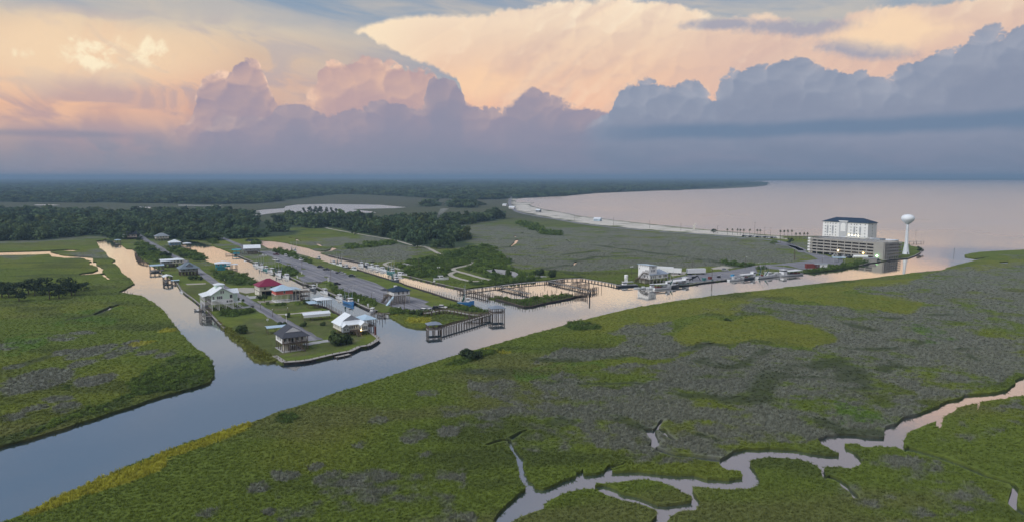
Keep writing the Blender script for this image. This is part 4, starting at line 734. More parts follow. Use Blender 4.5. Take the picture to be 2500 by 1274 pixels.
def piling(parent, x, y, z0, z1, r=.16, m=None, name='piling'):
    key = (round(z1 - z0, 2), r, (m or M_WOOD).name)
    if key not in _pil: _pil[key] = MB().tube((0, 0, 0), (0, 0, z1 - z0), r, r * .92, 6).mesh('piling', m or M_WOOD)
    return link(name, _pil[key], parent, (x, y, z0))
_win = {}
def window(parent, side, a, z, w, h, off=0.0, name='window', trim=True):
    """side 'f': on the local y=off face looking -y; 'l': on x=off looking -x; 'r': on x=off looking +x; a = position along the wall"""
    key = (round(w, 2), round(h, 2))
    if key not in _win:
        g_ = MB().box(-w / 2, w / 2, -.03, .05, -h / 2, h / 2).mesh('window', M_GLASS); b = MB(); t = .09
        for q in ((-w / 2 - t, w / 2 + t, -h / 2 - t, -h / 2), (-w / 2 - t, w / 2 + t, h / 2, h / 2 + t), (-w / 2 - t, -w / 2, -h / 2, h / 2), (w / 2, w / 2 + t, -h / 2, h / 2), (-.03, .03, -h / 2, h / 2)): b.box(q[0], q[1], -.07, .04, q[2], q[3])
        _win[key] = (g_, b.mesh('frame', M_TRIM))
    loc, rz = {'f': ((a, off, z), 0), 'l': ((off, a, z), -math.pi / 2), 'r': ((off, a, z), math.pi / 2)}[side]
    o = link(name, _win[key][0], parent, loc, rz)
    if trim: link('frame', _win[key][1], o)
    return o
def rail(b, pts, h=1.0, step=1.4):
    for (x0, y0, z0), (x1, y1, z1) in zip(pts, pts[1:]):
        b.bar((x0, y0, z0 + h), (x1, y1, z1 + h), .09); b.bar((x0, y0, z0 + h * .55), (x1, y1, z1 + h * .55), .06); n = max(1, int(math.dist((x0, y0), (x1, y1)) / step))
        for i in range(n + 1): t = i / n; p = (x0 + (x1 - x0) * t, y0 + (y1 - y0) * t, z0 + (z1 - z0) * t); b.bar(p, (p[0], p[1], p[2] + h), .09)
    return b
def stairs(parent, p0, p1, w, m=M_WOOD, name='staircase'):  # p0 foot, p1 head (local)
    b = MB(); d = Vector((p1[0] - p0[0], p1[1] - p0[1], 0)); L = d.length; d.normalize(); n = Vector((-d.y, d.x, 0)); k = max(3, int((p1[2] - p0[2]) / .22))
    for i in range(k):
        t = (i + .5) / k; c = Vector(p0).lerp(Vector(p1), t); a = c - n * w / 2 - d * L / k * .5; e = c + n * w / 2 + d * L / k * .5
        q = [c + n * sx * w / 2 + d * sy * L / k * .55 for sx, sy in ((-1, -1), (1, -1), (1, 1), (-1, 1))]
        nn = len(b.v); b.v += [tuple(v) for v in q] + [(v.x, v.y, v.z - .07) for v in q]; b.f += [(nn, nn + 1, nn + 2, nn + 3), (nn + 7, nn + 6, nn + 5, nn + 4)] + [(nn + j, nn + (j + 1) % 4, nn + 4 + (j + 1) % 4, nn + 4 + j) for j in range(4)]
    for s in (-1, 1):
        a, e = Vector(p0) + n * s * w / 2, Vector(p1) + n * s * w / 2; b.bar(tuple(a), tuple(e), .22); rail(b, [tuple(a), tuple(e)], .95, 1.2)
    return b.build(name, m, parent)
def roof_mesh(kind, x0, x1, y0, y1, ez, rz, t=.16, g=None, zm=None, ratio=.5):
    b = MB(); cx, cy = (x0 + x1) / 2, (y0 + y1) / 2
    if kind == 'hip':
        if y1 - y0 >= x1 - x0: k = (x1 - x0) / 2 * (1.0 if ratio is None else ratio * 2); A_, B_ = (cx, y0 + min(k, (y1 - y0) / 2 - .05), rz), (cx, y1 - min(k, (y1 - y0) / 2 - .05), rz); P = [(x0, y0, ez), (x1, y0, ez), (x1, y1, ez), (x0, y1, ez)]; fs = [(P[0], P[1], A_), (P[1], P[2], B_, A_), (P[2], P[3], B_), (P[3], P[0], A_, B_)]
        else: k = (y1 - y0) / 2 * (1.0 if ratio is None else ratio * 2); A_, B_ = (x0 + min(k, (x1 - x0) / 2 - .05), cy, rz), (x1 - min(k, (x1 - x0) / 2 - .05), cy, rz); P = [(x0, y0, ez), (x1, y0, ez), (x1, y1, ez), (x0, y1, ez)]; fs = [(P[0], P[1], B_, A_), (P[1], P[2], B_), (P[2], P[3], A_, B_), (P[3], P[0], A_)]
        for f in fs: b.poly(*f)
        b.poly(*P[::-1]); bl = [(p[0], p[1], p[2] - t) for p in P]
        for i in range(4): b.poly(P[i], P[(i + 1) % 4], bl[(i + 1) % 4], bl[i])
        b.poly(*bl[::-1])
    elif kind == 'gy': b.prism([(x0, ez), (cx, rz), (x1, ez), (x1, ez - t), (cx, rz - t * 1.2), (x0, ez - t)], y0, y1)
    elif kind == 'gx': b.prism([(y0, ez), (cy, rz), (y1, ez), (y1, ez - t), (cy, rz - t * 1.2), (y0, ez - t)], x0, x1, 'x')
    elif kind == 'shed': b.prism([(y0, ez), (y1, rz), (y1, rz - t), (y0, ez - t)], x0, x1, 'x')
    elif kind == 'shedx': b.prism([(x0, ez), (x1, rz), (x1, rz - t), (x0, ez - t)], y0, y1)
    elif kind == 'dutch':
        u = (zm - ez) / (rz - ez); m1, m2 = x0 + u * (cx - x0), x1 - u * (x1 - cx)
        b.poly((x0, y0, ez), (m1, g, zm), (cx, g, rz), (cx, y1, rz), (x0, y1, ez)); b.poly((x1, y0, ez), (x1, y1, ez), (cx, y1, rz), (cx, g, rz), (m2, g, zm)); b.poly((x0, y0, ez), (x1, y0, ez), (m2, g, zm), (m1, g, zm)); b.poly((x0, y1, ez), (cx, y1, rz), (x1, y1, ez))
        P = [(x0, y0, ez), (x1, y0, ez), (x1, y1, ez), (x0, y1, ez)]; bl = [(p[0], p[1], p[2] - t) for p in P]
        for i in range(4): b.poly(P[i], P[(i + 1) % 4], bl[(i + 1) % 4], bl[i])
        b.poly(*bl[::-1]); b.gable = [(m1, g + .03, zm), (m2, g + .03, zm), (cx, g + .03, rz - .05)]
    return b
def house(label, F, w, d, fz, ez, rz, roof, wm, rm, rot=33, over=.7, fw=(), lw=(), ww=1.0, wh=1.3, grid=3.0, pr=.17, porch=None, low=None, name='stilt_house', cat='house', gm=None, pm=None, sill=True, group=None, z=None, over_f=None, **kw):
    t = thing(name, label, cat, F, rot, group, z)
    b = MB().box(0, w, 0, d, fz, ez)
    if roof == 'gy': b.prism([(0, ez), (w / 2, rz - .25), (w, ez)], 0.0, d)
    if roof == 'gx': b.prism([(0, ez), (d / 2, rz - .25), (d, ez)], 0.0, w, 'x')
    b.build('wall', wm, t)
    rb = roof_mesh(roof, -over, w + over, -(over_f or over), d + over, ez, rz, **kw); r_ = rb.build('roof', rm, t)
    if roof == 'dutch': MB().poly(*rb.gable).build('gable', gm or wm, t)
    MB().box(-.12, w + .12, -.12, d + .12, fz - .25, fz - .003).build('floor_beam', M_WOOD if pm is None else pm, t)
    nx, ny = max(1, round(w / grid)), max(1, round(d / grid))
    if fz > 1.0:
        for i in range(nx + 1):
            for j in range(ny + 1): piling(t, .1 + (w - .2) * i / nx, .1 + (d - .2) * j / ny, -.1, fz - .25, pr, pm or M_WOOD)
    for a in fw: window(t, 'f', a if not isinstance(a, tuple) else a[0], (fz + ez) / 2 + .1 if not isinstance(a, tuple) else a[1], ww, wh, -.002)
    for a in lw: window(t, 'l', a, (fz + ez) / 2 + .1, ww, wh, -.002)
    if porch:                                             # (x0, x1, depth): deck along the front with railing and posts
        x0, x1, dp = porch; MB().box(x0, x1, -dp, -.13, fz - .2, fz - .02).build('deck', M_WOOD, t); rail(MB(), [(x0 + .1, -.2, fz), (x0 + .1, -dp + .1, fz), (x1 - .1, -dp + .1, fz), (x1 - .1, -.2, fz)]).build('railing', M_WOOD, t)
        k = max(2, round((x1 - x0) / 3)); 
        for i in range(k + 1): piling(t, x0 + .15 + (x1 - x0 - .3) * i / k, -dp + .15, -.1, (ez - .2) if (over_f or over) >= dp else fz - .2, pr)
    if low: 
        x0, x1, y0, y1 = low; MB().box(x0, x1, y0, y1, -.1, fz - .26).build('lower_wall', kw.get('lm', wm) if False else wm, t)
    return t
# ------------------------------------------------------------------ boats
def hull_mesh(L, Bm, H, bow=.55, name='hull', m=None, sheer=.5):
    b = MB(); N = 9; sec = []
    for i in range(N):
        u = i / (N - 1); x = -L / 2 + L * u; k = max(.03, (1 - max(0, (u - bow) / (1 - bow)) ** 2.2)) * (.86 + .14 * min(1, u * 4)); hb = Bm / 2 * k; top = H + sheer * H * max(0, u - .3) ** 2 * 2; rk = .18 * L * max(0, u - .7) ** 1.5
        sec.append([(x + rk, -hb, top), (x + rk * .6, -hb * .93, H * .35), (x, -hb * .62, -.25), (x, hb * .62, -.25), (x + rk * .6, hb * .93, H * .35), (x + rk, hb, top)])
    n = len(b.v)
    for s_ in sec: b.v += s_
    for i in range(N - 1):
        for j in range(5): b.f.append((n + i * 6 + j, n + i * 6 + j + 1, n + i * 6 + 6 + j + 1, n + i * 6 + 6 + j))
    b.f.append(tuple(n + j for j in range(6))); b.f.append(tuple(n + (N - 1) * 6 + j for j in range(5, -1, -1)))
    dk = MB()
    for i in range(N - 1):
        A, B_ = sec[i], sec[i + 1]; e = .18; dk.poly((A[0][0], A[0][1] * .93, A[0][2] - e), (B_[0][0], B_[0][1] * .93, B_[0][2] - e), (B_[5][0], B_[5][1] * .93, B_[5][2] - e), (A[5][0], A[5][1] * .93, A[5][2] - e))
    return b, dk
_boat = {}
def boat_proto(kind, L, hm, cabin_m=None):
    key = (kind, L, hm.name)
    if key in _boat: return _boat[key]
    t = bpy.data.objects.new('boat', None); COL.objects.link(t); cm = cabin_m or M_HULLW
    Bm = {'skiff': .34, 'cruiser': .34, 'work': .33, 'trawler': .32, 'barge': .30}[kind] * L; H = {'skiff': .55, 'cruiser': 1.1, 'work': 1.1, 'trawler': 1.5, 'barge': 1.2}[kind]
    b, dk = hull_mesh(L, Bm, H); b.build('hull', hm, t); dk.build('deck', M_DECK, t)
    st = MB().tube((-L / 2, -Bm * .44, H + .02), (L * .2, -Bm * .47, H + .06), .06, .06, 4).tube((-L / 2, Bm * .44, H + .02), (L * .2, Bm * .47, H + .06), .06, .06, 4); st.build('rub_rail', M_HULLD if hm is M_HULLW else M_HULLW, t)
    if kind == 'skiff':
        MB().box(-.2, .2, -Bm * .4, Bm * .4, H - .25, H - .1).build('bench', M_DECK, t); MB().box(-L / 2 - .35, -L / 2 + .05, -.22, .22, H - .1, H + .65).build('outboard_motor', M_HULLD, t)
        MB().box(-L * .12, L * .05, -.45, .45, H - .2, H + .75).build('console', M_HULLW, t)
    elif kind == 'cruiser':
        c = MB().prism([(-L * .12, H - .1), (L * .24, H - .1), (L * .15, H + 1.35), (-L * .12, H + 1.45)], -Bm * .34, Bm * .34).build('cabin', cm, t)
        MB().prism([(-L * .07, H + .7), (L * .165, H + .7), (L * .14, H + 1.2), (-L * .07, H + 1.2)], -Bm * .345, Bm * .345).build('window', M_GLASS, c); MB().prism([(L * .20, H + .65), (L * .215, H + .68), (L * .175, H + 1.22), (L * .165, H + 1.2)], -Bm * .28, Bm * .28).build('windscreen', M_GLASS, c)
        MB().box(-L * .22, L * .13, -Bm * .38, Bm * .38, H + 1.46, H + 1.56).build('roof', M_HULLW, t); r_ = MB()
        for sx in (-1, 1): r_.bar((-L * .2, sx * Bm * .34, H), (-L * .2, sx * Bm * .34, H + 1.46), .08)
        r_.build('roof_post', M_STEEL, t); MB().tube((0, 0, H + 1.56), (-.1, 0, H + 3.2), .04, .03, 5).build('antenna', M_STEEL, t)
        MB().bar((L * .2, -Bm * .3, H + .9), (L * .5, 0, H + 1.3), .06).bar((L * .2, Bm * .3, H + .9), (L * .5, 0, H + 1.3), .06).build('bow_rail', M_STEEL, t)
    elif kind in ('work', 'trawler'):
        c = MB().prism([(L * .04, H - .1), (L * .25, H - .1), (L * .22, H + 1.8), (L * .04, H + 1.8)], -Bm * .27, Bm * .27).build('wheelhouse', cm, t)
        MB().prism([(L * .06, H + 1.0), (L * .236, H + 1.0), (L * .226, H + 1.5), (L * .06, H + 1.5)], -Bm * .275, Bm * .275).build('window', M_GLASS, c); MB().box(L * .01, L * .26, -Bm * .31, Bm * .31, H + 1.8, H + 1.9).build('wheelhouse_roof', M_HULLW, t)
        if kind == 'work':
            MB().box(-L * .30, L * .0, -Bm * .34, Bm * .34, H + 1.7, H + 1.78).build('canopy', M_DECK, t)
            for sx in (-1, 1):
                for xx in (-.28, -.04): piling(t, L * xx, sx * Bm * .30, H - .1, H + 1.7, .05, M_STEEL, 'canopy_post')
            MB().tube((L * .1, 0, H + 2.2), (L * .1, 0, H + 4.4), .06, .04, 6).build('mast', M_STEEL, t)
        else:
            hm_ = 9.0; MB().tube((-L * .03, 0, H), (-L * .05, 0, H + hm_ * .8), .13, .09, 7).build('mast', M_STEEL, t)
            for sx in (-1, 1):
                MB().tube((-L * .03, sx * Bm * .4, H + .2), (-L * .06, sx * Bm * .72, H + hm_), .10, .06, 6).build('outrigger', M_STEEL, t); MB().bar((-L * .05, 0, H + hm_ * .8), (-L * .06, sx * Bm * .70, H + hm_ * .93), .05).bar((-L * .05, 0, H + hm_ * .8), (-L * .4, sx * Bm * .3, H + 1.6), .05).build('stay_wire', M_HULLD, t)
                MB().tube((-L * .05, sx * Bm * .55, H + hm_ * .45), (-L * .16, sx * Bm * .40, H + .6), .15, .5, 6).build('net', M_NET, t)
            MB().box(-L * .40, -L * .38, -Bm * .4, Bm * .4, H + 2.3, H + 2.45).box(-L * .40, -L * .385, -Bm * .4, -Bm * .37, H, H + 2.3).box(-L * .40, -L * .385, Bm * .37, Bm * .4, H, H + 2.3).build('stern_gantry', M_STEEL, t)
            MB().tube((-L * .2, -Bm * .2, H + .4), (-L * .2, Bm * .2, H + .4), .45, .45, 8).build('winch', M_RUSTY, t)
    elif kind == 'barge':
        MB().box(-L * .45, L * .22, -Bm * .46, Bm * .46, H + 1.95, H + 2.1).build('canopy', M_HULLW, t)
        for sx in (-1, 1):
            for xx in (-.43, -.22, 0, .2): piling(t, L * xx, sx * Bm * .42, H - .1, H + 1.95, .06, M_STEEL, 'canopy_post')
        c = MB().box(L * .23, L * .38, -Bm * .3, Bm * .3, H, H + 3.2).build('wheelhouse', cm, t); MB().box(L * .24, L * .387, -Bm * .305, Bm * .305, H + 2.2, H + 2.8).build('window', M_GLASS, c)
        MB().box(L * .21, L * .40, -Bm * .36, Bm * .36, H + 3.2, H + 3.32).build('wheelhouse_roof', M_HULLW, t); MB().tube((L * .3, 0, H + 3.3), (L * .28, 0, H + 6), .07, .05, 6).build('mast', M_STEEL, t); MB().box(-L * .4, -L * .1, -Bm * .25, Bm * .25, H - .1, H + .7).build('cargo_bin', M_RUSTY, t)
    _boat[key] = t; t['proto'] = 1; return t
def boat(kind, px, heading, L, hm, label, group, name=None, cm=None, z=0.0):
    L = round(L * (1.06 if group and 'quay' in group else .86), 1)
    p = boat_proto(kind, L, hm, cm)
    if p.get('proto'): o = p; del o['proto']
    else: o = copy_tree(p)
    o.name = name or {'skiff': 'skiff', 'cruiser': 'cabin_boat', 'work': 'workboat', 'trawler': 'trawler', 'barge': 'oyster_boat'}[kind]
    x, y = gp(px[0], px[1], z); o.location = (x, y, z); o.rotation_euler = (0, 0, R(heading)); tag(o, label, 'boat', group); return o
# ------------------------------------------------------------------ cars
_car = {}
def car(kind, px, heading, m, label, group=None):
    key = (kind, m.name)
    if key not in _car:
        t = bpy.data.objects.new('car', None); COL.objects.link(t); L = 5.4 if kind == 'pickup' else 4.7; h = .92
        MB().prism([(-L / 2, .35), (L / 2, .35), (L / 2, .75), (L * .28, h), (-L / 2, h + .02)], -.92, .92).build('body', m, t)
        pr = [(-L * .06, h), (L * .24, h), (L * .13, 1.68), (-L * .02, 1.70)] if kind == 'pickup' else [(-L * .44, h), (L * .22, h), (L * .09, 1.62), (-L * .34, 1.66)]
        c = MB().prism(pr, -.80, .80).build('cabin_glass', M_GLASS, t); MB().prism([(pr[3][0] - .1, 1.63), (pr[2][0] + .05, 1.63), (pr[2][0], 1.74), (pr[3][0], 1.74)], -.82, .82).build('roof', m, t)
        if kind == 'pickup': MB().box(-L * .47, -L * .09, -.75, .75, h + .021, h + .03).build('cargo_bed', M_DARK, t)
        w = MB().tube((0, -.12, 0), (0, .12, 0), .36, .36, 12).mesh('wheel', M_TYRE)
        for sx in (-.31, .31):
            for sy in (-.86, .86): link('wheel', w, t, (L * sx, sy, .36))
        for sy in (-.6, .6): MB().box(L / 2 - .02, L / 2 + .02, sy - .18, sy + .18, .6, .74).build('headlight', M_TRIM, t)
        _car[key] = t; o = t
    else: o = copy_tree(_car[key])
    o.name = 'pickup_truck' if kind == 'pickup' else 'parked_car'; x, y = gp(px[0], px[1], LZ + .05); o.location = (x, y, LZ + .05); o.rotation_euler = (0, 0, R(heading)); return tag(o, label, 'pickup truck' if kind == 'pickup' else 'car', group)
# ------------------------------------------------------------------ waterfront timber
def bulkhead(label, pts, h=.55, step=2.6, post_h=1.5, px=True, cap=.5, name='bulkhead', r=.14, m=M_WOOD, wall=True, zoff=0.0):
    w = [Vector(gp(a, b, 0.0)) for a, b in pts] if px else [Vector(p) for p in pts]; o = thing(name, label, name.replace('_', ' '), at=tuple(w[0]), z=0.0); b = MB(); c = MB(); acc = 0.0; o0 = w[0]
    for A_, B_ in zip(w, w[1:]):
        d = (B_ - A_); L = d.length; d.normalize(); n = Vector((-d.y, d.x)); a, e = A_ - o0, B_ - o0
        def q(p, s, z): p = p + n * s; return (p.x, p.y, z)
        for bb, s0, s1, z0, z1 in ((b, -.1, .1, -1.0, LZ + h - .16), (c, -cap, cap, LZ + h - .15, LZ + h)):
            k = len(bb.v); bb.v += [q(a, s0, z0), q(e, s0, z0), q(e, s1, z0), q(a, s1, z0), q(a, s0, z1), q(e, s0, z1), q(e, s1, z1), q(a, s1, z1)]; bb.f += [(k, k + 3, k + 2, k + 1), (k + 4, k + 5, k + 6, k + 7), (k, k + 1, k + 5, k + 4), (k + 1, k + 2, k + 6, k + 5), (k + 2, k + 3, k + 7, k + 6), (k + 3, k, k + 4, k + 7)]
        t = -acc if acc else 0.0
        while t < L:
            if t >= 0: p = a + d * t; piling(o, p.x, p.y, -1.0, LZ + post_h, r, m)
            t += step
        acc = L - (t - step)
    if wall: b.build('retaining_wall', M_DKWOOD, o)
    c.build('cap_walk', M_PALEWOOD if cap > .3 else m, o); return o
def boardwalk(label, pts, w=1.8, z=2.2, step=2.4, railh=1.0, name='boardwalk', px=True, m=M_WOOD, dm=None, side=0.0, both=True, deep=-1.0, cat=None):
    q = [Vector(gp(a, b, z if px is True else 0)) for a, b in pts] if px else [Vector(p) for p in pts]; o = thing(name, label, cat or name.replace('_', ' '), at=tuple(q[0]), z=0.0); o0 = q[0]; c = MB(); rl = MB()
    for A_, B_ in zip(q, q[1:]):
        a, e = A_ - o0, B_ - o0; d = (e - a); L = d.length; d.normalize(); n = Vector((-d.y, d.x)); k = max(1, int(L / 1.0))
        for i in range(k):                                    # plank bays
            p0, p1 = a + d * (L * i / k + .03), a + d * (L * (i + 1) / k - .03); s = [p0 - n * w / 2, p1 - n * w / 2, p1 + n * w / 2, p0 + n * w / 2]; kk = len(c.v); c.v += [(v.x, v.y, z - .14) for v in s] + [(v.x, v.y, z) for v in s]; c.f += [(kk, kk + 3, kk + 2, kk + 1), (kk + 4, kk + 5, kk + 6, kk + 7)] + [(kk + j, kk + (j + 1) % 4, kk + 4 + (j + 1) % 4, kk + 4 + j) for j in range(4)]
        m_ = max(1, round(L / step))
        for i in range(m_ + 1):
            p = a + d * (L * i / m_)
            for s in ((-1, 1) if both else (-1,)): r = p + n * s * (w / 2 + .05); piling(o, r.x, r.y, deep, z + railh, .17, m)
        if railh > .3:
            for s in (-1, 1):
                for hh in (.5, .97): p0, p1 = a + n * s * w / 2, e + n * s * w / 2; rl.bar((p0.x, p0.y, z + railh * hh), (p1.x, p1.y, z + railh * hh), .10)
    c.build('deck', dm or M_PALEWOOD, o)
    if rl.v: rl.build('railing', m, o)
    return o
def shelter(label, px, w, d, ez, rz, rm, rot=33, roof='hip', post_z=-1.0, z=None, floor=None, name='boat_shed', cat='boat shed', nx=2, ny=2, pr=.14, railing=False, at=None, group=None):
    t = thing(name, label, cat, px, rot, group, z=z, at=at)
    roof_mesh(roof, -.5, w + .5, -.5, d + .5, ez, rz).build('roof', rm, t)
    for i in range(nx + 1):
        for j in range(ny + 1): piling(t, w * i / nx, d * j / ny, post_z, ez - .12, pr)
    if floor is not None:
        MB().box(-.2, w + .2, -.2, d + .2, floor - .2, floor).build('deck', M_PALEWOOD, t)
        if railing: rail(MB(), [(0, 0, floor), (w, 0, floor), (w, d, floor), (0, d, floor), (0, 0, floor)]).build('railing', M_WOOD, t)
    return t
# ------------------------------------------------------------------ poles, trees
_pole = {}
def pole(px, h, label, kind='utility', group=None, z=None):
    if (kind, h) not in _pole:
        t = bpy.data.objects.new('pole', None); COL.objects.link(t)
        if kind == 'utility' and h < 6: MB().tube((0, 0, -.3), (0, 0, h), .12, .08, 7).build('shaft', M_WOOD, t); MB().box(-.14, .14, -.1, .1, h - .7, h - .2).build('meter_box', M_TRIM, t)
        elif kind == 'utility':
            MB().tube((0, 0, -.3), (0, 0, h), .17, .11, 7).build('shaft', M_WOOD, t); MB().box(-1.1, 1.1, -.06, .06, h - .9, h - .74).build('crossarm', M_WOOD, t)
            for x in (-1, 0, 1): MB().tube((x, 0, h - .74), (x, 0, h - .5), .06, .05, 6).build('insulator', M_TRIM, t)
        elif kind == 'lamp':
            MB().tube((0, 0, -.3), (0, 0, h), .12, .08, 7).build('shaft', M_WOOD, t); MB().bar((0, 0, h - .3), (1.3, 0, h + .1), .07).build('arm', M_STEEL, t); MB().box(1.0, 1.7, -.16, .16, h + .02, h + .18).build('lamp_head', M_TRIM, t)
        elif kind == 'flood':
            MB().tube((0, 0, -.3), (0, 0, h), .12, .09, 7).build('shaft', M_WOOD, t); MB().box(-.9, .9, -.05, .05, h - .3, h - .15).build('crossarm', M_STEEL, t)
            for x in (-.7, .7): MB().box(x - .3, x + .3, -.25, .1, h - .15, h + .4).build('lamp_head', M_TRIM, t)
        else: MB().tube((0, 0, -.5), (0, 0, h), .13, .10, 7).build('shaft', M_WOOD, t); MB().box(-.5, .5, -.06, .06, h - 1.0, h - .1).build('dayboard', M_HULLG, t)
        _pole[(kind, h)] = t; o = t
    else: o = copy_tree(_pole[(kind, h)])
    o.name = {'utility': 'utility_pole', 'lamp': 'lamp_pole', 'flood': 'floodlight_pole'}.get(kind, 'channel_marker'); x, y = gp(px[0], px[1], LZ if z is None else z); o.location = (x, y, LZ if z is None else z); o.rotation_euler = (0, 0, R(33)); return tag(o, label, 'pole' if kind != 'marker' else 'marker', group)
_tree = {}
def tree(px, h, w, label, kind='oak', seed=0, m=None, group=None, name='tree', cat='tree', z=None):
    key = (kind, seed)
    if key not in _tree: me, bl = crown_mesh(200 + seed, kind, 520 if kind == 'oak' else 420, .045, m or M_LEAF); _tree[key] = (me, trunk_mesh(seed, bl, kind))
    t = thing(name, label, cat, px, random.uniform(0, 360), group, z=z); t.scale = (w, w, h)
    link('crown', _tree[key][0], t); link('trunk', _tree[key][1], t); return t
_shr = {}
def shrub(px, w, h, label, seed=0, m=None, group=None, name='shrub', cat='shrub'):
    key = (seed, (m or M_LEAF).name)
    if key not in _shr:
        v, f = [], []; r = random.Random(seed)
        for i in range(5): a = r.uniform(0, 6.28); tube(v, f, (0, 0, 0), (.4 * math.cos(a), .4 * math.sin(a), .5), .03, .012, 4)
        st = bpy.data.meshes.new('stem'); st.from_pydata(v, [], f); st.materials.append(M_BARK); _shr[key] = (shrub_mesh(300 + seed, 420, m or M_LEAF), st)
    t = thing(name, label, cat, px, random.uniform(0, 360), group); t.scale = (w / 1.8, w / 1.8, h); link('foliage', _shr[key][0], t); link('stem', _shr[key][1], t); return t
def palm(px, h, label, group=None, seed=0):
    t = thing('palm_tree', label, 'palm tree', px, seed * 47, group); MB().tube((0, 0, -.1), (.15, 0, h * .5), .2, .15, 7).tube((.15, 0, h * .5), (.1, .1, h), .15, .13, 7).build('trunk', M_BARK, t)
    b = MB(); r = random.Random(seed)
    for i in range(26):
        a = i * 2.39996; el = 1.2 - 2.1 * (i / 26); L = r.uniform(1.5, 2.1); p = Vector((.1, .1, h)); d = Vector((math.cos(a) * math.cos(el), math.sin(a) * math.cos(el), math.sin(el))); s = Vector((-math.sin(a), math.cos(a), 0)) * .34
        q1, q2 = p + d * L * .6, p + d * L + Vector((0, 0, -.55)); b.poly(tuple(p - s * .3), tuple(q1 - s), tuple(q1 + s), tuple(p + s * .3)); b.poly(tuple(q1 - s), tuple(q2), tuple(q1 + s))
    b.build('fronds', M_PALM, t); return t
# ------------------------------------------------------------------ helpers for crop coordinates
def one(f): return lambda a, b: f(a, b)[0]
p1, p2, p3, p4, p5, p6, p7, p8 = map(one, (z1, z2, z3, z4, z5, z6, z7, z8)); k2, k3, k4, k6 = map(one, (l2, l3, l4, l6))
# ------------------------------------------------------------------ garage, hotel, water tower on the point
def garage():
    A_ = gp(*p7(580, 702), LZ); B_ = gp(*p7(1655, 802), LZ); ang = math.degrees(math.atan2(B_[1] - A_[1], B_[0] - A_[0])); w = math.dist(A_, B_)
    t = thing('parking_garage', 'tan concrete parking garage with open decks beside the water tower', 'garage', at=A_, rot=ang); d, H, n = 27.0, 12.4, 5; lh = H / n
    for i in range(1, n + 1): MB().box(.25, w - .25, .25, d - .25, lh * i - .42, lh * i - .12).build('floor_slab', M_CONCR, t)
    xs = [w * .865 * i / 9 for i in range(10)]
    for i in range(1, n + 1):
        z = lh * i; b = MB()
        for x0, x1 in zip(xs, xs[1:]): b.v and None; MB().box(x0 + .3, x1 - .3, 0, .22, z - .45, z + .75 if i < n else z + .9).build('parapet_panel', M_CONCR, t)
        for k in range(6): y0 = .6 + (d - 6) / 6 * k; MB().box(w - .22, w, y0 + .3, y0 + (d - 6) / 6 - .3, z - .45, z + .75 if i < n else z + .9).build('parapet_panel', M_CONCR, t)
        MB().box(0, .22, .35, d, z - .45, z + .75 if i < n else z + .9).build('parapet_panel', M_CONCR, t); MB().box(0, w, d - .22, d, z - .45, z + .75).build('parapet_panel', M_CONCR, t)
    for x in xs: MB().box(x - .3, x + .3, -.08, .6, -.1, H + .9).build('column', M_CONCR, t)
    for k in range(7): y0 = .6 + (d - 6) / 6 * k; MB().box(w - .6, w + .08, y0 - .3, y0 + .3, -.1, H + .9).build('column', M_CONCR, t)
    for x in xs[1:]:
        for y in (10, 19): MB().box(x - .3, x + .3, y - .3, y + .3, -.1, H - .45).build('column', M_CONCR, t)
    MB().box(xs[-1] + .32, w - .62, -.35, 7.0, -.1, H + 1.2).build('stair_tower', M_CONCR, t); MB().box(6, w - 8, d * .3, d * .34, .0, H - .6).build('ramp_wall', M_CONCR, t)
    # white wrapped corner at the left end
    for i in range(1, n + 1): z = lh * i; MB().prism([(-4.2, z - .6), (-.35, z - .6), (-.35, z + .8), (-4.2, z + .8)], 2.5, 4.0).build('corner_balcony', M_WHITE, t)
    MB().box(-4.0, -.4, 4.02, 11, -.1, H).build('corner_block', M_CREAM, t)
    for x, z, m in ((w * .40, lh * 2 - .9, M_LAMPW), (w * .735, lh * 2 - 1.1, M_LAMPW), (w * .915, 2.6, M_LAMPG)): MB().box(x - .45, x + .45, -1.1 if m is M_LAMPG else -.5, -.4 if m is M_LAMPG else -.12, z, z + .5).build('lamp', m, t)
    for x in (w * .62, w * .70, w * .80, w * .88): MB().box(x - .22, x + .22, .7, 1.0, 2.3, 2.55).build('lamp', M_LAMPY, t)
    for k in range(5): y = 3 + 4.6 * k; MB().box(w - .9, w - .62, y - .22, y + .22, 2.3, 2.55).build('lamp', M_LAMPY, t)
    # pergola and plant on the roof deck
    for k in range(14): x = 4 + (w - 14) * k / 13; MB().box(x - .12, x + .12, 6, 16, H + 1.5, H + 1.7).build('pergola_beam', M_ROOFGRY, t)
    MB().box(3, w - 9, 6.2, 6.5, H + 1.25, H + 1.49).box(3, w - 9, 15.5, 15.8, H + 1.25, H + 1.49).build('pergola_rail', M_ROOFGRY, t)
    for k in range(8):
        for y in (6.35, 15.65): piling(t, 4 + (w - 14) * k / 7, y, H - .12, H + 1.25, .12, M_STEEL, 'pergola_post')
    return t, A_, ang, w
GAR, GA, GANG, GW = garage()
def in_garage_frame(x, y): a = R(GANG); return (GA[0] + x * math.cos(a) - y * math.sin(a), GA[1] + x * math.sin(a) + y * math.cos(a))
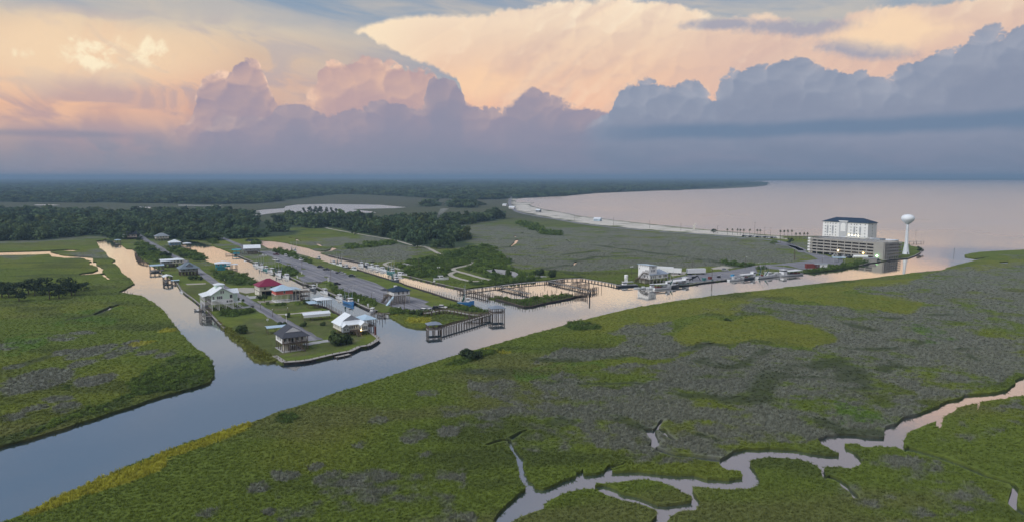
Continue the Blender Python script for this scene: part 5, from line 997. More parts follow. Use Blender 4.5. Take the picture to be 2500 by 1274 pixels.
def podium():
    t = thing('casino_podium', 'low grey flat roofed podium between the garage and the white hotel', 'building', at=in_garage_frame(-4, 31), rot=GANG)
    MB().box(0, 45, 0, 36, -.1, 10.4).build('wall', M_ROOFGRY, t); MB().box(-.4, 45.4, -.4, 36.4, 10.4, 11.0).build('roof', M_METAL, t); MB().box(16, 34, 2, 9, 11.0, 13.2).build('roof_plant', M_CREAM, t); MB().box(35, 43, 8, 18, 11.0, 12.8).build('roof_plant', M_ROOFGRY, t)
    for k in range(5): window(t, 'f', 5 + 8.5 * k, 8.5, 3.0, 1.6, -.002)
    v = thing('entrance_pavilion', 'small pale entrance building with curved grey roof left of the hotel', 'building', at=in_garage_frame(-12, 60), rot=GANG); MB().box(0, 16, 0, 14, -.1, 9.0).build('wall', M_CREAM, v); b = MB()
    prof = [(-.8 + 17.6 * i / 10, 9.0 + 2.0 * math.sin(math.pi * i / 10)) for i in range(11)]; b.prism(prof + [(16.8, 8.8), (-.8, 8.8)], -.8, 14.8).build('roof', M_BLUMET, v)
    for k in range(4): window(v, 'f', 2 + 4 * k, 6.5, 1.6, 1.8, -.002)
podium()
def hotel():
    A_ = gp(*p7(757, 497), LZ); B_ = gp(*p7(1412, 545), LZ); Y0 = 752.0
    A_ = (ray(*p7(757, 497))[0] / ray(*p7(757, 497))[1] * 782, 782); B_ = (ray(*p7(1412, 545))[0] / ray(*p7(1412, 545))[1] * 744, 744)
    ang = math.degrees(math.atan2(B_[1] - A_[1], B_[0] - A_[0])); w, d, H = math.dist(A_, B_), 19.0, 17.6
    t = thing('hotel', 'white hotel block with dark blue hipped roof above the garage', 'hotel', at=A_, rot=ang)
    MB().box(0, w, 0, d, -.1, H - .02).build('wall', M_HOTEL, t); roof_mesh('hip', -1.0, w + 1.0, -1.0, d + 1.0, H + .2, H + 4.6).build('roof', M_NAVY, t)
    cx = w * .47; MB().box(cx - 4.2, cx + 4.2, -.9, -.03, -.1, H + .9).build('entrance_tower', mat('hotel_grey_band', (.50, .51, .53), .7, .2), t); MB().box(cx - 4.9, cx + 4.9, -1.1, .5, H + .9, H + 1.6).build('cornice', M_TRIM, t)
    prof = [(cx - 2.6, 8.0), (cx + 2.6, 8.0)] + [(cx + 2.6 * math.cos(a * math.pi / 8), H - 2.9 + 2.2 * math.sin(a * math.pi / 8)) for a in range(9)]
    MB().prism(prof, -1.0, -.91).build('arch_panel', M_HOTEL, t)
    for z in (H - 4.4, H - 4.4 - 6.0): MB().box(0, cx - 4.22, -.12, -.02, z, z + .3).box(cx + 4.22, w, -.12, -.02, z, z + .3).build('string_course', M_TRIM, t)
    for k, x in enumerate([3.2, 5.6, 8.6, 11.4, 14.6, 31.2, 34.6, 37.2, 41.0, 46.0]):
        x = x * w / 49
        for f in range(5): window(t, 'f', x, H - 1.7 - 3.1 * f, .85, 1.0, -.002, trim=False)
    for x in (5.6, 11.4, 34.8, 41.0):
        MB().box(x * w / 49 - .9, x * w / 49 + .9, -.08, -.01, H - 12.5, H - 3.6).build('recessed_bay', mat('hotel_bay_grey', (.36, .37, .40), .7, .2), t)
    for f in range(5): window(t, 'r', d * .5, H - 1.7 - 3.1 * f, 1.0, 1.2, w + .002, trim=False)
    for k in range(5): x = (26 + 3.4 * k) * w / 49; MB().box(x - .2, x + .2, -.5, -.2, 4.4, 4.7).build('wall_light', M_LAMPY, t)
hotel()
def water_tower():
    t = thing('water_tower', 'white water tower with a bulbous tank on a flared pedestal', 'water tower', p7(1972, 716)); z0 = 0
    MB().lathe([(3.0, -.2), (2.75, 0), (2.3, 3.2), (1.65, 7.2), (1.32, 11), (1.15, 16), (1.05, 22), (1.05, 25.2)], 28).build('pedestal', M_TOWER, t, True)
    MB().lathe([(1.05, 25.0), (1.5, 25.4), (3.2, 26.8), (4.6, 28.2), (5.25, 29.6), (5.3, 30.2), (5.0, 31.4), (4.2, 32.4), (2.8, 33.1), (1.2, 33.45), (.05, 33.5)], 32).build('tank', M_TOWER, t, True)
    MB().tube((0, 0, 33.4), (0, 0, 34.6), .1, .06, 6).build('vent', M_STEEL, t); MB().bar((-1.3, -.9, 8), (-.95, -.6, 25.2), .12).build('ladder', M_STEEL, t); MB().box(-.45, .45, -2.75, -2.3, 0, 2.0).build('door', M_GREY, t)
water_tower()
# ------------------------------------------------------------------ houses on the stilts
def mint_house():
    t = thing('stilt_house', 'large mint green and white stilt house with cupola beside the left canal', 'house', p2(262, 541), 33)
    w, d = 10.2, 11.5
    MB().box(0, w, 0, d, 3.0, 5.4).build('lower_wall', M_WHITE, t); MB().box(.02, w - .02, .02, d, 5.4, 7.8).prism([(0.02, 7.8), (w / 2, 10.9), (w - .02, 7.8)], .02, d).build('upper_wall', M_MINT, t)
    roof_mesh('gy', -.8, w + .8, -.6, d + .6, 7.62, 11.3).build('roof', M_METAL, t)
    MB().box(3.2, 7.0, 5.5, 9.0, 9.2, 11.9).build('cupola', M_MINT, t); roof_mesh('hip', 2.6, 7.6, 4.9, 9.6, 11.95, 12.7).build('cupola_roof', M_METAL, t)
    MB().box(w, w + 3.2, 5.2, 10.6, 3.0, 7.3).prism([(5.2, 7.3), (7.9, 8.9), (10.6, 7.3)], w, w + 3.2, 'x').build('side_wing', M_MINT, t); roof_mesh('gx', w - 2, w + 3.9, 4.6, 11.2, 7.35, 9.3).build('wing_roof', M_METAL, t)
    for i in range(4):
        for j in range(4): piling(t, .2 + 3.25 * i, .2 + 3.7 * j, -.1, 3.0, .2, M_TRIM)
    for i in range(2):
        for j in range(2): piling(t, w + 1 + 2 * i, 5.6 + 4.6 * j, -.1, 3.0, .2, M_TRIM)
    for x in (.9, 2.9, 3.8, 4.7): window(t, 'f', x, 6.4, .75, 1.4, .012)
    for x in (4.6, 5.6): window(t, 'f', x, 9.0, .6, 1.3, .012)
    window(t, 'f', 9.2, 6.6, 1.2, 1.8, .012)
    for x in (7.4, 8.7, 9.3): window(t, 'f', x, 4.2, .8, 1.0, -.002)
    # two-storey porch along the canal side
    MB().box(-3.2, -.02, .8, d, 3.0, 3.2).build('deck', M_PALEWOOD, t); MB().box(-3.2, -.02, .8, d, 5.25, 5.45).build('deck', M_PALEWOOD, t); roof_mesh('shedx', -3.9, .3, .2, d + .6, 7.3, 8.2).build('porch_roof', M_METAL, t)
    for y in (.9, 4.3, 7.7, d - .1): piling(t, -3.1, y, -.1, 7.25, .14, M_TRIM, 'post')
    rail(MB(), [(-.1, .85, 5.45), (-3.1, .85, 5.45), (-3.1, d - .1, 5.45)]).build('railing', M_TRIM, t); rail(MB(), [(-.1, .85, 3.2), (-3.1, .85, 3.2), (-3.1, d - .1, 3.2)]).build('railing', M_TRIM, t)
    for y in (2.8, 6.0, 9.2): window(t, 'l', y, 6.4, 1.4, 1.7, -.002); window(t, 'l', y, 4.2, 1.4, 1.5, -.002)
    MB().box(-3.2, -.1, 8, d, 0, 2.9).build('store_room', M_GREY, t)
    stairs(t, (w + .8, -1.1, 0), (1.6, -1.1, 5.3), 1.1, M_TRIM); MB().box(.2, 1.7, -1.7, -.1, 5.15, 5.3).build('landing', M_TRIM, t)
    MB().box(w + .1, w + 4.2, 1.5, 5.0, 2.9, 3.1).build('side_deck', M_TRIM, t); rail(MB(), [(w + .2, 1.6, 3.1), (w + 4.1, 1.6, 3.1), (w + 4.1, 4.9, 3.1)]).build('railing', M_TRIM, t); stairs(t, (w + 4.6, 1.0, 0), (w + .8, 1.0, 3.0), 1.0, M_TRIM)
mint_house()
F_ = gp(*p2(1062, 1003), LZ); a33 = R(123); FD = lambda F, k: (F[0] + math.cos(a33) * k, F[1] + math.sin(a33) * k)
def hs(*a, at=None, **k):
    t = house(*a, **k)
    if at: t.location = (at[0], at[1], LZ)
    return t
t = hs('white stilt house with dark shingle roof and white gable nearest the river', p2(1062, 1003), 10.6, 9.4, 3.1, 5.7, 9.0, 'dutch', M_WHITE, M_SHING, over_f=2.6, g=1.5, zm=7.1, fw=(1.4, 3.2, 6.6, 8.6), lw=(2.4, 4.6, 6.8), porch=(0, 10.6, 2.2), at=FD(F_, 2.2), gm=M_TRIM)
stairs(t, (8.6, -4.4, 0), (5.4, -2.9, 3.1), 1.2); MB().box(1.0, 3.2, 1.0, 3.6, -.05, 2.7).build('store_room', M_CREAM, t); MB().box(-.6, 8.5, -2.4, 9.5, -.05, .08).build('concrete_slab', M_CONC, t); MB().box(4.0, 4.9, -.05, -.004, 3.15, 5.2).build('door', M_GLASS, t)
t.scale = (.88, .90, .96)
t = house('pale house with white metal roof and glazed sunroom on the peninsula corner', (833, 820), 13.0, 11.5, 2.3, 4.9, 8.9, 'dutch', M_CREAM, M_METAL, g=3.0, zm=6.3, fw=(4.6, 5.7, 6.8, 8.0), lw=(3, 5.5, 8, 10.5), ww=.8, gm=M_GREY)
MB().box(9.2, 12.6, -3.4, -.02, 2.0, 4.7).prism([(9.2, 4.7), (10.9, 6.0), (12.6, 4.7)], -3.4, -.02).build('sunroom', M_TRIM, t); roof_mesh('gy', 8.8, 13.0, -3.8, 2.0, 4.75, 6.3).build('sunroom_roof', M_METAL, t)
for x in (9.9, 10.9, 11.9): window(t, 'f', x, 3.4, .85, 1.7, -3.402)
for y in (-2.6, -1.2): window(t, 'l', y, 3.4, 1.0, 1.7, 9.198)
MB().box(.2, 3.6, -2.2, -.02, 2.0, 4.4).prism([(.2, 4.4), (1.9, 5.5), (3.6, 4.4)], -2.2, -.02).build('entrance_bay', M_GREY, t); roof_mesh('gy', -.1, 3.9, -2.5, 2.0, 4.45, 5.75).build('bay_roof', M_METAL, t); window(t, 'f', 1.2, 3.2, .8, 1.3, -2.202); window(t, 'f', 2.6, 3.2, .8, 1.3, -2.202)
MB().box(3.7, 9.1, -2.2, -.13, 2.05, 2.25).build('deck', M_WOOD, t); rail(MB(), [(3.8, -2.1, 2.25), (9.0, -2.1, 2.25)]).build('railing', M_WOOD, t); stairs(t, (7.4, -5.4, 0), (7.0, -2.3, 2.2), 1.8)
for x, y in ((.4, -2), (3.4, -2), (9.4, -3.2), (12.4, -3.2), (6, -2)): piling(t, x, y, -.1, 2.05, .16)
MB().tube((8.9, -3.7, 2.3), (8.9, -3.7, 2.6), .2, .2, 8).build('porch_lamp', M_LAMPW, t)
t.scale = (.84, .84, .90)
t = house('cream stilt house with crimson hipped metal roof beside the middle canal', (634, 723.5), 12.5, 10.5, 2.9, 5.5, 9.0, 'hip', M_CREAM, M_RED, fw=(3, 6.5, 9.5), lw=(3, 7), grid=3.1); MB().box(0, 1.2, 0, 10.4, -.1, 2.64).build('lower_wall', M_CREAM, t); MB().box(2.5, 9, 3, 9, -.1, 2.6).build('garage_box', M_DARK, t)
t = house('coral red stilt house with blue grey hipped roof on tall pilings', (674.5, 738), 8.8, 8.0, 4.0, 6.2, 8.7, 'hip', M_CORAL, M_BLUMET, fw=(4.4,), ww=.9, over=.9, pm=M_CREAM)
MB().box(8.82, 12.4, 0, 8, 3.8, 4.0).build('deck', M_WOOD, t); rail(MB(), [(8.9, .1, 4), (12.3, .1, 4), (12.3, 7.9, 4)]).build('railing', M_WOOD, t); roof_mesh('shedx', 9.2, 13.2, -.9, 8.9, 6.55, 6.0).build('porch_roof', M_BLUMET, t)
for x in (10.4, 12.3):
    for y in (.1, 4, 7.9): piling(t, x, y, -.1, 6.0, .17, M_CREAM)
MB().box(9.4, 12, 2, 7, -.05, 3.3).build('store_room', M_GREY, t); MB().box(-.5, 12.8, -.6, 8.4, -.04, .1).build('concrete_slab', M_TRIM, t); stairs(t, (12.9, -2.5, 0), (12.9, 2.5, 3.9), 1.1)
t = house('white stilt cabin with navy hipped roof standing on the gravel lot', (961.6, 743), 9.0, 8.5, 4.6, 6.6, 8.9, 'hip', M_WHITE, M_NAVY, fw=(2.8, 5.2, 7.6), ww=.75, wh=1.3, grid=2.2, pm=M_PALEWOOD); stairs(t, (-2.6, 9.0, 0), (-2.2, 3.0, 4.4), 1.4); MB().box(-3.0, -.13, 1.2, 6.5, 4.3, 4.5).build('deck', M_WOOD, t); rail(MB(), [(-.2, 1.3, 4.5), (-2.9, 1.3, 4.5), (-2.9, 6.4, 4.5)]).build('railing', M_WOOD, t)
for x, y in ((-2.8, 1.4), (-2.8, 6.3), (-.8, 1.4)): piling(t, x, y, -.1, 4.3, .16)
MB().prism([(-.4, 4.4), (-.4, 3.6), (-3.6, 0), (-4.3, 0)], -1.2, .6).build('boat_chute', M_BLUMET, t); roof_mesh('hip', -3.2, .4, 6.0, 10.0, 6.7, 7.7).build('rear_roof', M_SHING, t); MB().box(3.6, 5.0, 6.6, 8.0, 7.2, 8.6).build('dormer', M_TRIM, t)
t = house('teal stilt house with pale low roof on the middle canal', p1(1600, 590), 9.6, 8.5, 2.6, 4.8, 6.0, 'hip', M_TEAL, M_METAL, rot=22, fw=(2, 5, 7.6), lw=(2, 5), ww=.9, pm=M_TEAL); MB().box(1, 6, 1, 5, -.1, 2.3).build('store_room', M_TEAL, t)
t = house('old grey stilt house with steep dormered roof by the road', p1(1186, 657), 10.6, 8.6, 2.9, 4.9, 8.6, 'hip', M_GREY, mat('grey_blue_shingle', (.17, .21, .25), .8, .2), fw=(2, 5, 8), lw=(2, 6), over=1.3, grid=2.2); MB().box(3.6, 7.0, .3, 3.5, 5.0, 6.6).prism([(3.6, 6.6), (5.3, 8.0), (7.0, 6.6)], .3, 3.5).build('dormer', M_GREY, t); roof_mesh('gy', 3.2, 7.4, -.1, 4.0, 6.6, 8.2).build('dormer_roof', MATS['grey_blue_shingle'], t); window(t, 'f', 5.3, 6.1, .9, .9, .298); MB().box(5.0, 5.8, 4.2, 5.0, 8.2, 9.8).build('chimney', M_GREY, t)
house('dark boarded house with pale metal roof behind the boat shed', p1(955, 560), 8.8, 8, 2.8, 5.0, 6.0, 'gx', M_GREY, M_METAL, fw=(2, 4.5, 7), lw=(3,))
house('cream house with pale metal roof joined behind the grey stilt house', p1(1086, 552), 7.4, 8, 2.8, 5.2, 6.3, 'hip', M_CREAM, M_METAL, fw=(1.5, 3.7, 5.9))
house('small blue house with white hipped roof near the head of the middle canal', p1(1052, 318), 9.4, 8, 2.2, 4.7, 7.0, 'hip', mat('steel_blue_siding', (.12, .22, .34), .7, .3), M_METAL, fw=(2, 4.6, 7.2), lw=(3,))
house('low house with wide grey hipped roof among the far shrubs', p1(888, 238), 12, 9, 2.2, 4.6, 7.6, 'hip', M_CREAM, mat('mid_grey_roof', (.24, .27, .30), .8, .2), fw=(2, 4.5, 7, 9.5), over=1.0)
t = house('pink cream house with dark gabled roof at the head of the left canal', p1(545, 222), 9, 10, 2.2, 5.0, 8.2, 'gx', mat('pink_cream_siding', (.60, .50, .46), .7, .3), M_SHING, fw=(2, 4.5, 7), lw=(3, 6)); MB().box(-4, -.02, 2, 8, 2.2, 5.6).build('annex', M_WHITE, t); window(t, 'f', -2, 4, 1.2, 1.2, 1.998)
t = house('grey house with white gabled roof at the far end of the gravel lot', p3(212, 472), 12.5, 8.5, 2.8, 5.0, 7.6, 'gx', M_GREY, M_METAL, rot=20, fw=(2, 5, 8, 11)); MB().box(2, 11, 5, 8, -.1, 2.5).build('store_room', M_CREAM, t)
house('large tan house with broad grey hipped roof among the far trees', (753, 540), 22, 15, .3, 6.5, 11.5, 'hip', M_TANBR, MATS['mid_grey_roof'], fw=(4, 8, 12, 16), ww=1.6)
def tall_house():
    t = thing('waterfront_building', 'tall white three storey building on pilings at the quay', 'building', p6(520, 424), 33, z=.3); w, d = 6.4, 9.6
    MB().prism([(0, 3.4), (w, 3.4), (w, 11.2), (0, 11.7)], 0, d).build('wall', M_WHITE, t); roof_mesh('shedx', -.6, w + .6, -.6, d + .6, 11.95, 11.4).build('roof', M_BLUMET, t)
    MB().box(w + .02, 15.5, -.6, 7.5, 3.4, 6.0).build('wing_wall', M_WHITE, t); roof_mesh('shed', w + .02, 16.1, -1.1, 7.6, 6.05, 7.9).build('wing_roof', mat('wing_grey_roof', (.28, .33, .40), .7, .3), t); MB().box(.02, w, -.6, -.02, 3.4, 6.0).build('front_bay', M_WHITE, t); roof_mesh('shed', -.2, w, -1.1, -.03, 6.05, 6.4).build('bay_roof', MATS['wing_grey_roof'], t)
    for x in (1.3, 2.9, 4.5): window(t, 'f', x, 4.6, .8, 1.5, -.602)
    for x in (8, 9.2, 12, 13.2, 14.4): window(t, 'f', x, 4.7, .9, 1.4, -.602)
    for x in (2.2, 3.4, 4.6): window(t, 'f', x, 8.4, .7, 1.4, -.002)
    for x in (2.9, 3.9): window(t, 'f', x, 10.3, .6, 1.3, -.002)
    for y in (.9, 1.9, 2.9): window(t, 'l', y, 8.3, .6, 1.3, -.002)
    window(t, 'l', 8.6, 9.3, .6, .9, -.002); window(t, 'l', 1.2, 4.8, .8, 1.4, -.002); window(t, 'l', 3.6, 4.8, .8, 1.4, -.002)
    for k in range(4): window(t, 'l', 1.5 + 2.1 * k, 11.1, .35, .35, -.002, 'vent', False)
    stairs(t, (-1.4, 10.4, .6), (-1.4, 3.4, 7.2), 1.2); MB().box(-2.2, -.02, .2, 3.4, 7.0, 7.2).build('landing', M_WOOD, t); rail(MB(), [(-2.1, 3.3, 7.2), (-2.1, .3, 7.2), (-.1, .3, 7.2)]).build('railing', M_WOOD, t); MB().box(-3.0, -.02, 0, 9.5, 3.2, 3.4).build('deck', M_WOOD, t); rail(MB(), [(-2.9, 9.4, 3.4), (-2.9, .1, 3.4), (-.1, .1, 3.4)]).build('railing', M_WOOD, t)
    for x in (.2, 3.2, 6.2, 9.3, 12.4, 15.3):
        for y in (-.4, 3.5, 7.2): piling(t, x, y, -1.2, 3.4, .24, M_PALEWOOD)
    for y in (.3, 3.3, 6.3, 9.2): piling(t, -2.8, y, -1.2, 3.2, .18)
    for y in (2.2, 3.2): piling(t, -2.1, y, 3.4, 7.0, .1)
    MB().box(.5, 5, 3, 9, .2, 3.38).build('ground_room', M_CREAM, t); MB().box(15.6, 20, 0, 5, 2.9, 3.1).build('side_canopy', M_WOOD, t)
    for x in (16.2, 19.7):
        for y in (.3, 4.7): piling(t, x, y, -.2, 2.9, .14)
tall_house()
# ------------------------------------------------------------------ sheds over water and carports
shelter('open boathouse with pale blue roof over the left canal', p1(826, 616), 8.2, 6.5, 4.7, 5.3, M_BLUMET, roof='gx', z=0.0, floor=1.2, nx=3)
shelter('narrow boathouse with white gabled roof and railed deck in the left canal', p1(988, 748), 4.6, 7.0, 4.3, 5.2, M_METAL, roof='gy', z=0.0, floor=1.8, railing=True, nx=2, ny=3)
shelter('small low dock roof next to the narrow boathouse', p1(1082, 752), 3.6, 3.0, 2.2, 2.5, M_BLUMET, roof='gx', z=0.0, floor=1.0)
shelter('small boathouse with pale blue roof near the head of the left canal', p1(402, 284), 4.5, 4.5, 4.6, 5.2, M_BLUMET, z=0.0, floor=1.0)
shelter('open shelter with white roof on the middle canal below the blue house', p1(1222, 326), 6, 6, 4.4, 5.2, M_METAL, z=0.0, floor=1.2)
shelter('open shelter beside the teal house with flat white roof', p1(1745, 600), 6.5, 5, 4.6, 4.9, M_METAL, roof='gx', z=0.0, floor=1.0)
shelter('hipped boathouse on posts behind the corner house', (889, 812), 5.4, 8.0, 5.6, 7.0, M_BLUMET, z=0.0, floor=2.4, railing=True, nx=2, ny=3, pr=.17)
shelter('white hipped boat shelter on the middle canal bank', p2(1440, 522), 6.8, 6.5, 4.6, 5.6, M_METAL, z=0.2, nx=3, ny=2)
shelter('low grey roofed shelter with parked gear beside the hipped boat shelter', p2(1352, 520), 6.0, 5.0, 2.8, 3.2, M_BLUMET, roof='shed', name='carport', cat='carport')
t = shelter('long white roofed boat carport on the lawn', p2(1288, 655), 11.5, 4.8, 2.9, 3.7, M_METAL, roof='gx', rot=28, name='carport', cat='carport', nx=3, ny=1); MB().box(-.3, 11.8, -.42, -.36, 1.7, 2.9).build('side_sheet', M_METAL, t)
shelter('small pale blue carport beside the dark roofed house', p2(885, 800), 7.2, 4.2, 2.7, 3.2, M_BLUMET, roof='gx', rot=28, name='carport', cat='carport', nx=2, ny=1)
t = shelter('weathered timber boat lift with a flat plank roof in the middle canal', p2(1242, 436), 5.2, 5.0, 5.0, 5.12, M_WOOD, roof='shed', z=0.0, name='boat_lift', cat='boat lift', floor=2.6, nx=2, ny=2, pr=.17)
t = thing('boat_lift', 'timber boat lift frame hanging a small boat beside the mint house', 'boat lift', p2(150, 625), 33, z=0.0)
for x in (0, 4.2):
    for y in (0, 3.2, 6.4): piling(t, x, y, -1, 4.2, .15)
MB().bar((0, 0, 4.2), (0, 6.4, 4.2), .24).bar((4.2, 0, 4.2), (4.2, 6.4, 4.2), .24).bar((0, 0, 4.1), (4.2, 0, 4.1), .2).bar((0, 3.2, 4.1), (4.2, 3.2, 4.1), .2).bar((0, 6.4, 4.1), (4.2, 6.4, 4.1), .2).bar((0, 0, 1.2), (4.2, 0, 1.2), .2).build('top_beam', M_WOOD, t)
MB().box(-.6, 4.6, -.8, -.02, .9, 1.05).build('catwalk', M_PALEWOOD, t)
t = thing('boat_dock', 'timber dock with green roofed boat hoist by the far grey house', 'dock', p3(20, 488), 20, z=0.0); MB().box(-4, 9, 0, 5, .9, 1.1).build('deck', M_PALEWOOD, t); roof_mesh('gx', 1, 8, .4, 4.6, 4.6, 5.2).build('roof', M_TEAL, t)
for x in (-3.8, 1.2, 4.5, 7.8):
    for y in (.2, 4.8): piling(t, x, y, -1, 4.5 if x > 0 else 2.0, .14)
MB().box(2.0, 7, 1, 4, 1.12, 2.4).build('boat_cover', M_TEAL, t)
# ------------------------------------------------------------------ boardwalk with its pavilions
boardwalk('timber boardwalk crossing the marsh from the gravel lot to the far pavilion', [p4(935, 868), p4(1010, 860), p4(1110, 838), p4(1200, 828), p4(1340, 848), p4(1530, 886), p4(1660, 892), p4(1795, 872)], z=2.2, w=1.8)
boardwalk('timber boardwalk over the river joining the two pavilions', [p4(1800, 878), p4(1660, 918), p4(1500, 965), p4(1330, 1012), p4(1135, 1068)], z=2.3, w=1.8, step=1.9)
shelter('hipped roof pavilion on tall pilings at the end of the boardwalk', p4(1815, 962), 6.0, 5.0, 5.4, 6.5, mat('pavilion_grey_roof', (.20, .235, .29), .5, .4), z=0.0, floor=3.1, railing=True, name='pavilion', cat='pavilion', pr=.2, rot=20)
shelter('hipped roof pavilion at the near end of the river boardwalk', p4(990, 1150), 5.4, 4.0, 4.2, 5.2, mat('pavilion_grey_roof', (.20, .235, .29), .5, .4), z=0.0, floor=2.0, railing=True, name='pavilion', cat='pavilion', pr=.18, rot=20)
# ------------------------------------------------------------------ bulkheads, docks and the marina
bulkhead('wooden bulkhead walk round the tip of the house peninsula', [(671, 874)] + pen_a_front[:9], h=.35, post_h=.9, cap=.9, step=3.0)
bulkhead('wooden bulkhead along the canal side of the corner house', [(925, 831), (908, 818), (888, 803), (862, 788)], h=.3, post_h=1.0, cap=.7, step=3.0)
bulkhead('row of tall bulkhead posts beside the long boat carport', pen_a_right[2:6], h=.2, post_h=2.2, cap=.25, step=2.4)
bulkhead('bulkhead with short posts beside the coral red house', pen_a_right[6:10], h=.2, post_h=1.6, cap=.25, step=2.6)
bulkhead('dark bulkhead in front of the mint house and shrubs', pen_a_left[10:19], h=.3, post_h=.7, cap=.4, step=3.2)
bulkhead('timber bulkhead on the near side of the gravel lot canal', pen_b_left[11:], h=.35, post_h=1.1, cap=.7, step=2.6)
bulkhead('timber bulkhead behind the row of moored workboats', pen_b_left[3:12], h=.3, post_h=.9, cap=.5, step=3.4)
bulkhead('long row of bulkhead posts lining the marina canal', pen_b_right[:13], h=.2, post_h=1.9, cap=.22, step=3.0)
bulkhead('dark timber bulkhead on the far bank of the marina canal', main_canal[12:], h=.25, post_h=1.2, cap=.35, step=3.4)
bulkhead('concrete quay wall below the moored trawlers', quay[2:], h=.15, post_h=.7, cap=.5, step=4.0, name='quay_wall', m=M_DKWOOD)
bulkhead('rock and timber edge of the point around the water tower', point[3:13], h=.1, post_h=.4, cap=.4, step=5.0, name='sea_wall', m=M_CONC)
def dock(label, pts, **k): return boardwalk(label, pts, railh=k.pop('railh', .25), name='dock', z=k.pop('z', 1.3), **k)
dock('main marina dock along the scrubby shore', [(1128, 709.5), (1142, 707), (1212, 698), (1271, 691), (1337, 685.5), (1374, 680.5)], w=2.4, railh=.3, step=3.2, m=M_DKWOOD)
dock('marina dock along the far right shore of the basin', [(1374, 680), (1419, 678.8), (1456, 685), (1490, 691), (1514, 697)], w=2.0, railh=.3, step=3.0, m=M_DKWOOD)
dock('short marina finger pier with dark pilings', z5(560, 346, 800, 402, 1022, 455), w=2.4, railh=.5, step=2.4, m=M_DKWOOD)
dock('long marina finger pier with side slips', z5(1290, 272, 1600, 342, 1935, 415), w=2.4, railh=.5, step=2.4, m=M_DKWOOD)
dock('cross arm at the end of the long finger pier', z5(1880, 425, 2010, 395), w=1.4, railh=1.6, step=2.0)
for k, (x, y, x2, y2) in enumerate(((1640, 322, 1770, 300), (1750, 345, 1890, 325), (1420, 290, 1520, 268), (870, 400, 940, 385))): dock(f'slip catwalk {("nearest the pier end", "beside the middle mooring posts", "closest to the marina shore", "off the short finger pier")[k]}', z5(x, y, x2, y2), w=.8, railh=.9, step=2.4)
dock('dark catwalk leading from the canal mouth to the marsh island', z5(0, 408, 200, 445, 430, 505), w=1.4, railh=1.3, step=2.0, dm=M_WOOD)
bulkhead('timber breakwater along the near side of the marsh island', z5(430, 512, 560, 550, 700, 588, 850, 632, 950, 660, 1060, 655, 1200, 618, 1400, 578, 1600, 538, 1710, 508, 1860, 490), h=.1, post_h=2.2, cap=.3, step=2.2)
dock('wrecked timber catwalk off the tip of the marsh island', z5(1690, 478, 1780, 470, 1860, 488), w=.8, railh=1.4, step=1.8, dm=M_WOOD)
dock('low dock at the boat ramp of the gravel lot', z3(1040, 888, 1180, 878, 1300, 860), w=1.5, railh=.4); dock('small dock with moored skiff at the lot corner', z4(310, 868, 400, 880, 480, 868), w=1.6, railh=.4)
dock('floating dock along the peninsula bulkhead', z2(1640, 1048, 1720, 1032, 1790, 1015), w=1.6, railh=.2, z=.6); dock('short plank walk reaching the white and blue trawler', z4(1195, 778, 1300, 765, 1430, 750), w=1.0, railh=.1, z=1.2)
dock('rickety plank pier on the left canal near its head', z1(640, 380, 655, 430, 690, 460), w=1.0, railh=1.2, dm=M_WOOD); dock('wooden slip frame on the left canal bank', z1(675, 470, 730, 490, 790, 500), w=1.0, railh=1.0, dm=M_WOOD)
dock('long fishing pier reaching into the bay from the far beach', l3(400, 228, 500, 230, 606, 228), w=5, z=3.0, step=12, railh=1.0); dock('dark pier behind the water tower', z7(2005, 535, 2110, 532, 2215, 530), w=3.5, z=2.0, step=7, railh=.2)
mp = [(1250, 362), (1425, 400), (1600, 442), (1648, 470), (1722, 318), (1775, 330), (1836, 345), (1892, 352), (1958, 372), (2074, 412), (1664, 300), (1080, 505), (1117, 510), (1142, 512), (1222, 495), (1287, 485), (1345, 480), (1364, 478), (1485, 472), (1495, 478), (962, 400), (1016, 402), (880, 392), (640, 530), (498, 490), (620, 520), (455, 480), (345, 430), (350, 445), (700, 500), (760, 505), (812, 512), (840, 518), (925, 515), (1190, 500), (1400, 476), (1540, 300), (1900, 560), (1870, 540), (790, 380), (980, 520)]
for x, y in mp:
    o = piling(None, *gp(*p5(x, y), 0.0), -1.0, random.choice((2.4, 3.0, 3.6)), .13, M_DKWOOD, 'mooring_post'); tag(o, 'weathered mooring post standing in the marina basin', 'post', 'mooring posts in the marina basin')
o = thing('piling_cluster', 'cluster of lashed dark pilings marking the marina entrance', 'pilings', p5(1897, 570), 0, z=0.0)
for x, y in ((0, 0), (.35, .1), (.15, .35)): piling(o, x, y, -1, 4.6, .17, M_DKWOOD)
o = thing('piling_cluster', 'dark piling cluster in the water off the peninsula corner', 'pilings', p2(2070, 830), 0, z=0.0)
for x, y in ((0, 0), (.3, .1), (.1, .3)): piling(o, x, y, -1, 4.4, .16, M_RUSTY)
for k, (x, y) in enumerate(((2095, 640), (2125, 660), (2155, 690), (2185, 650))): o = piling(None, *gp(*p2(x, y - 20), 0.0), -1.0, 2.6, .14, M_DKWOOD, 'mooring_post'); tag(o, 'mooring post standing off the lot corner in the middle canal', 'post', 'mooring posts off the lot corner')
for k, (x, y) in enumerate(((510, 860), (545, 862), (585, 880), (605, 880))): o = piling(None, *gp(*p1(x, y), 0.0), -1.0, 1.6, .12, M_DKWOOD, 'mooring_post'); tag(o, 'short dark post standing by the left marsh bank', 'post', 'posts by the left marsh bank')
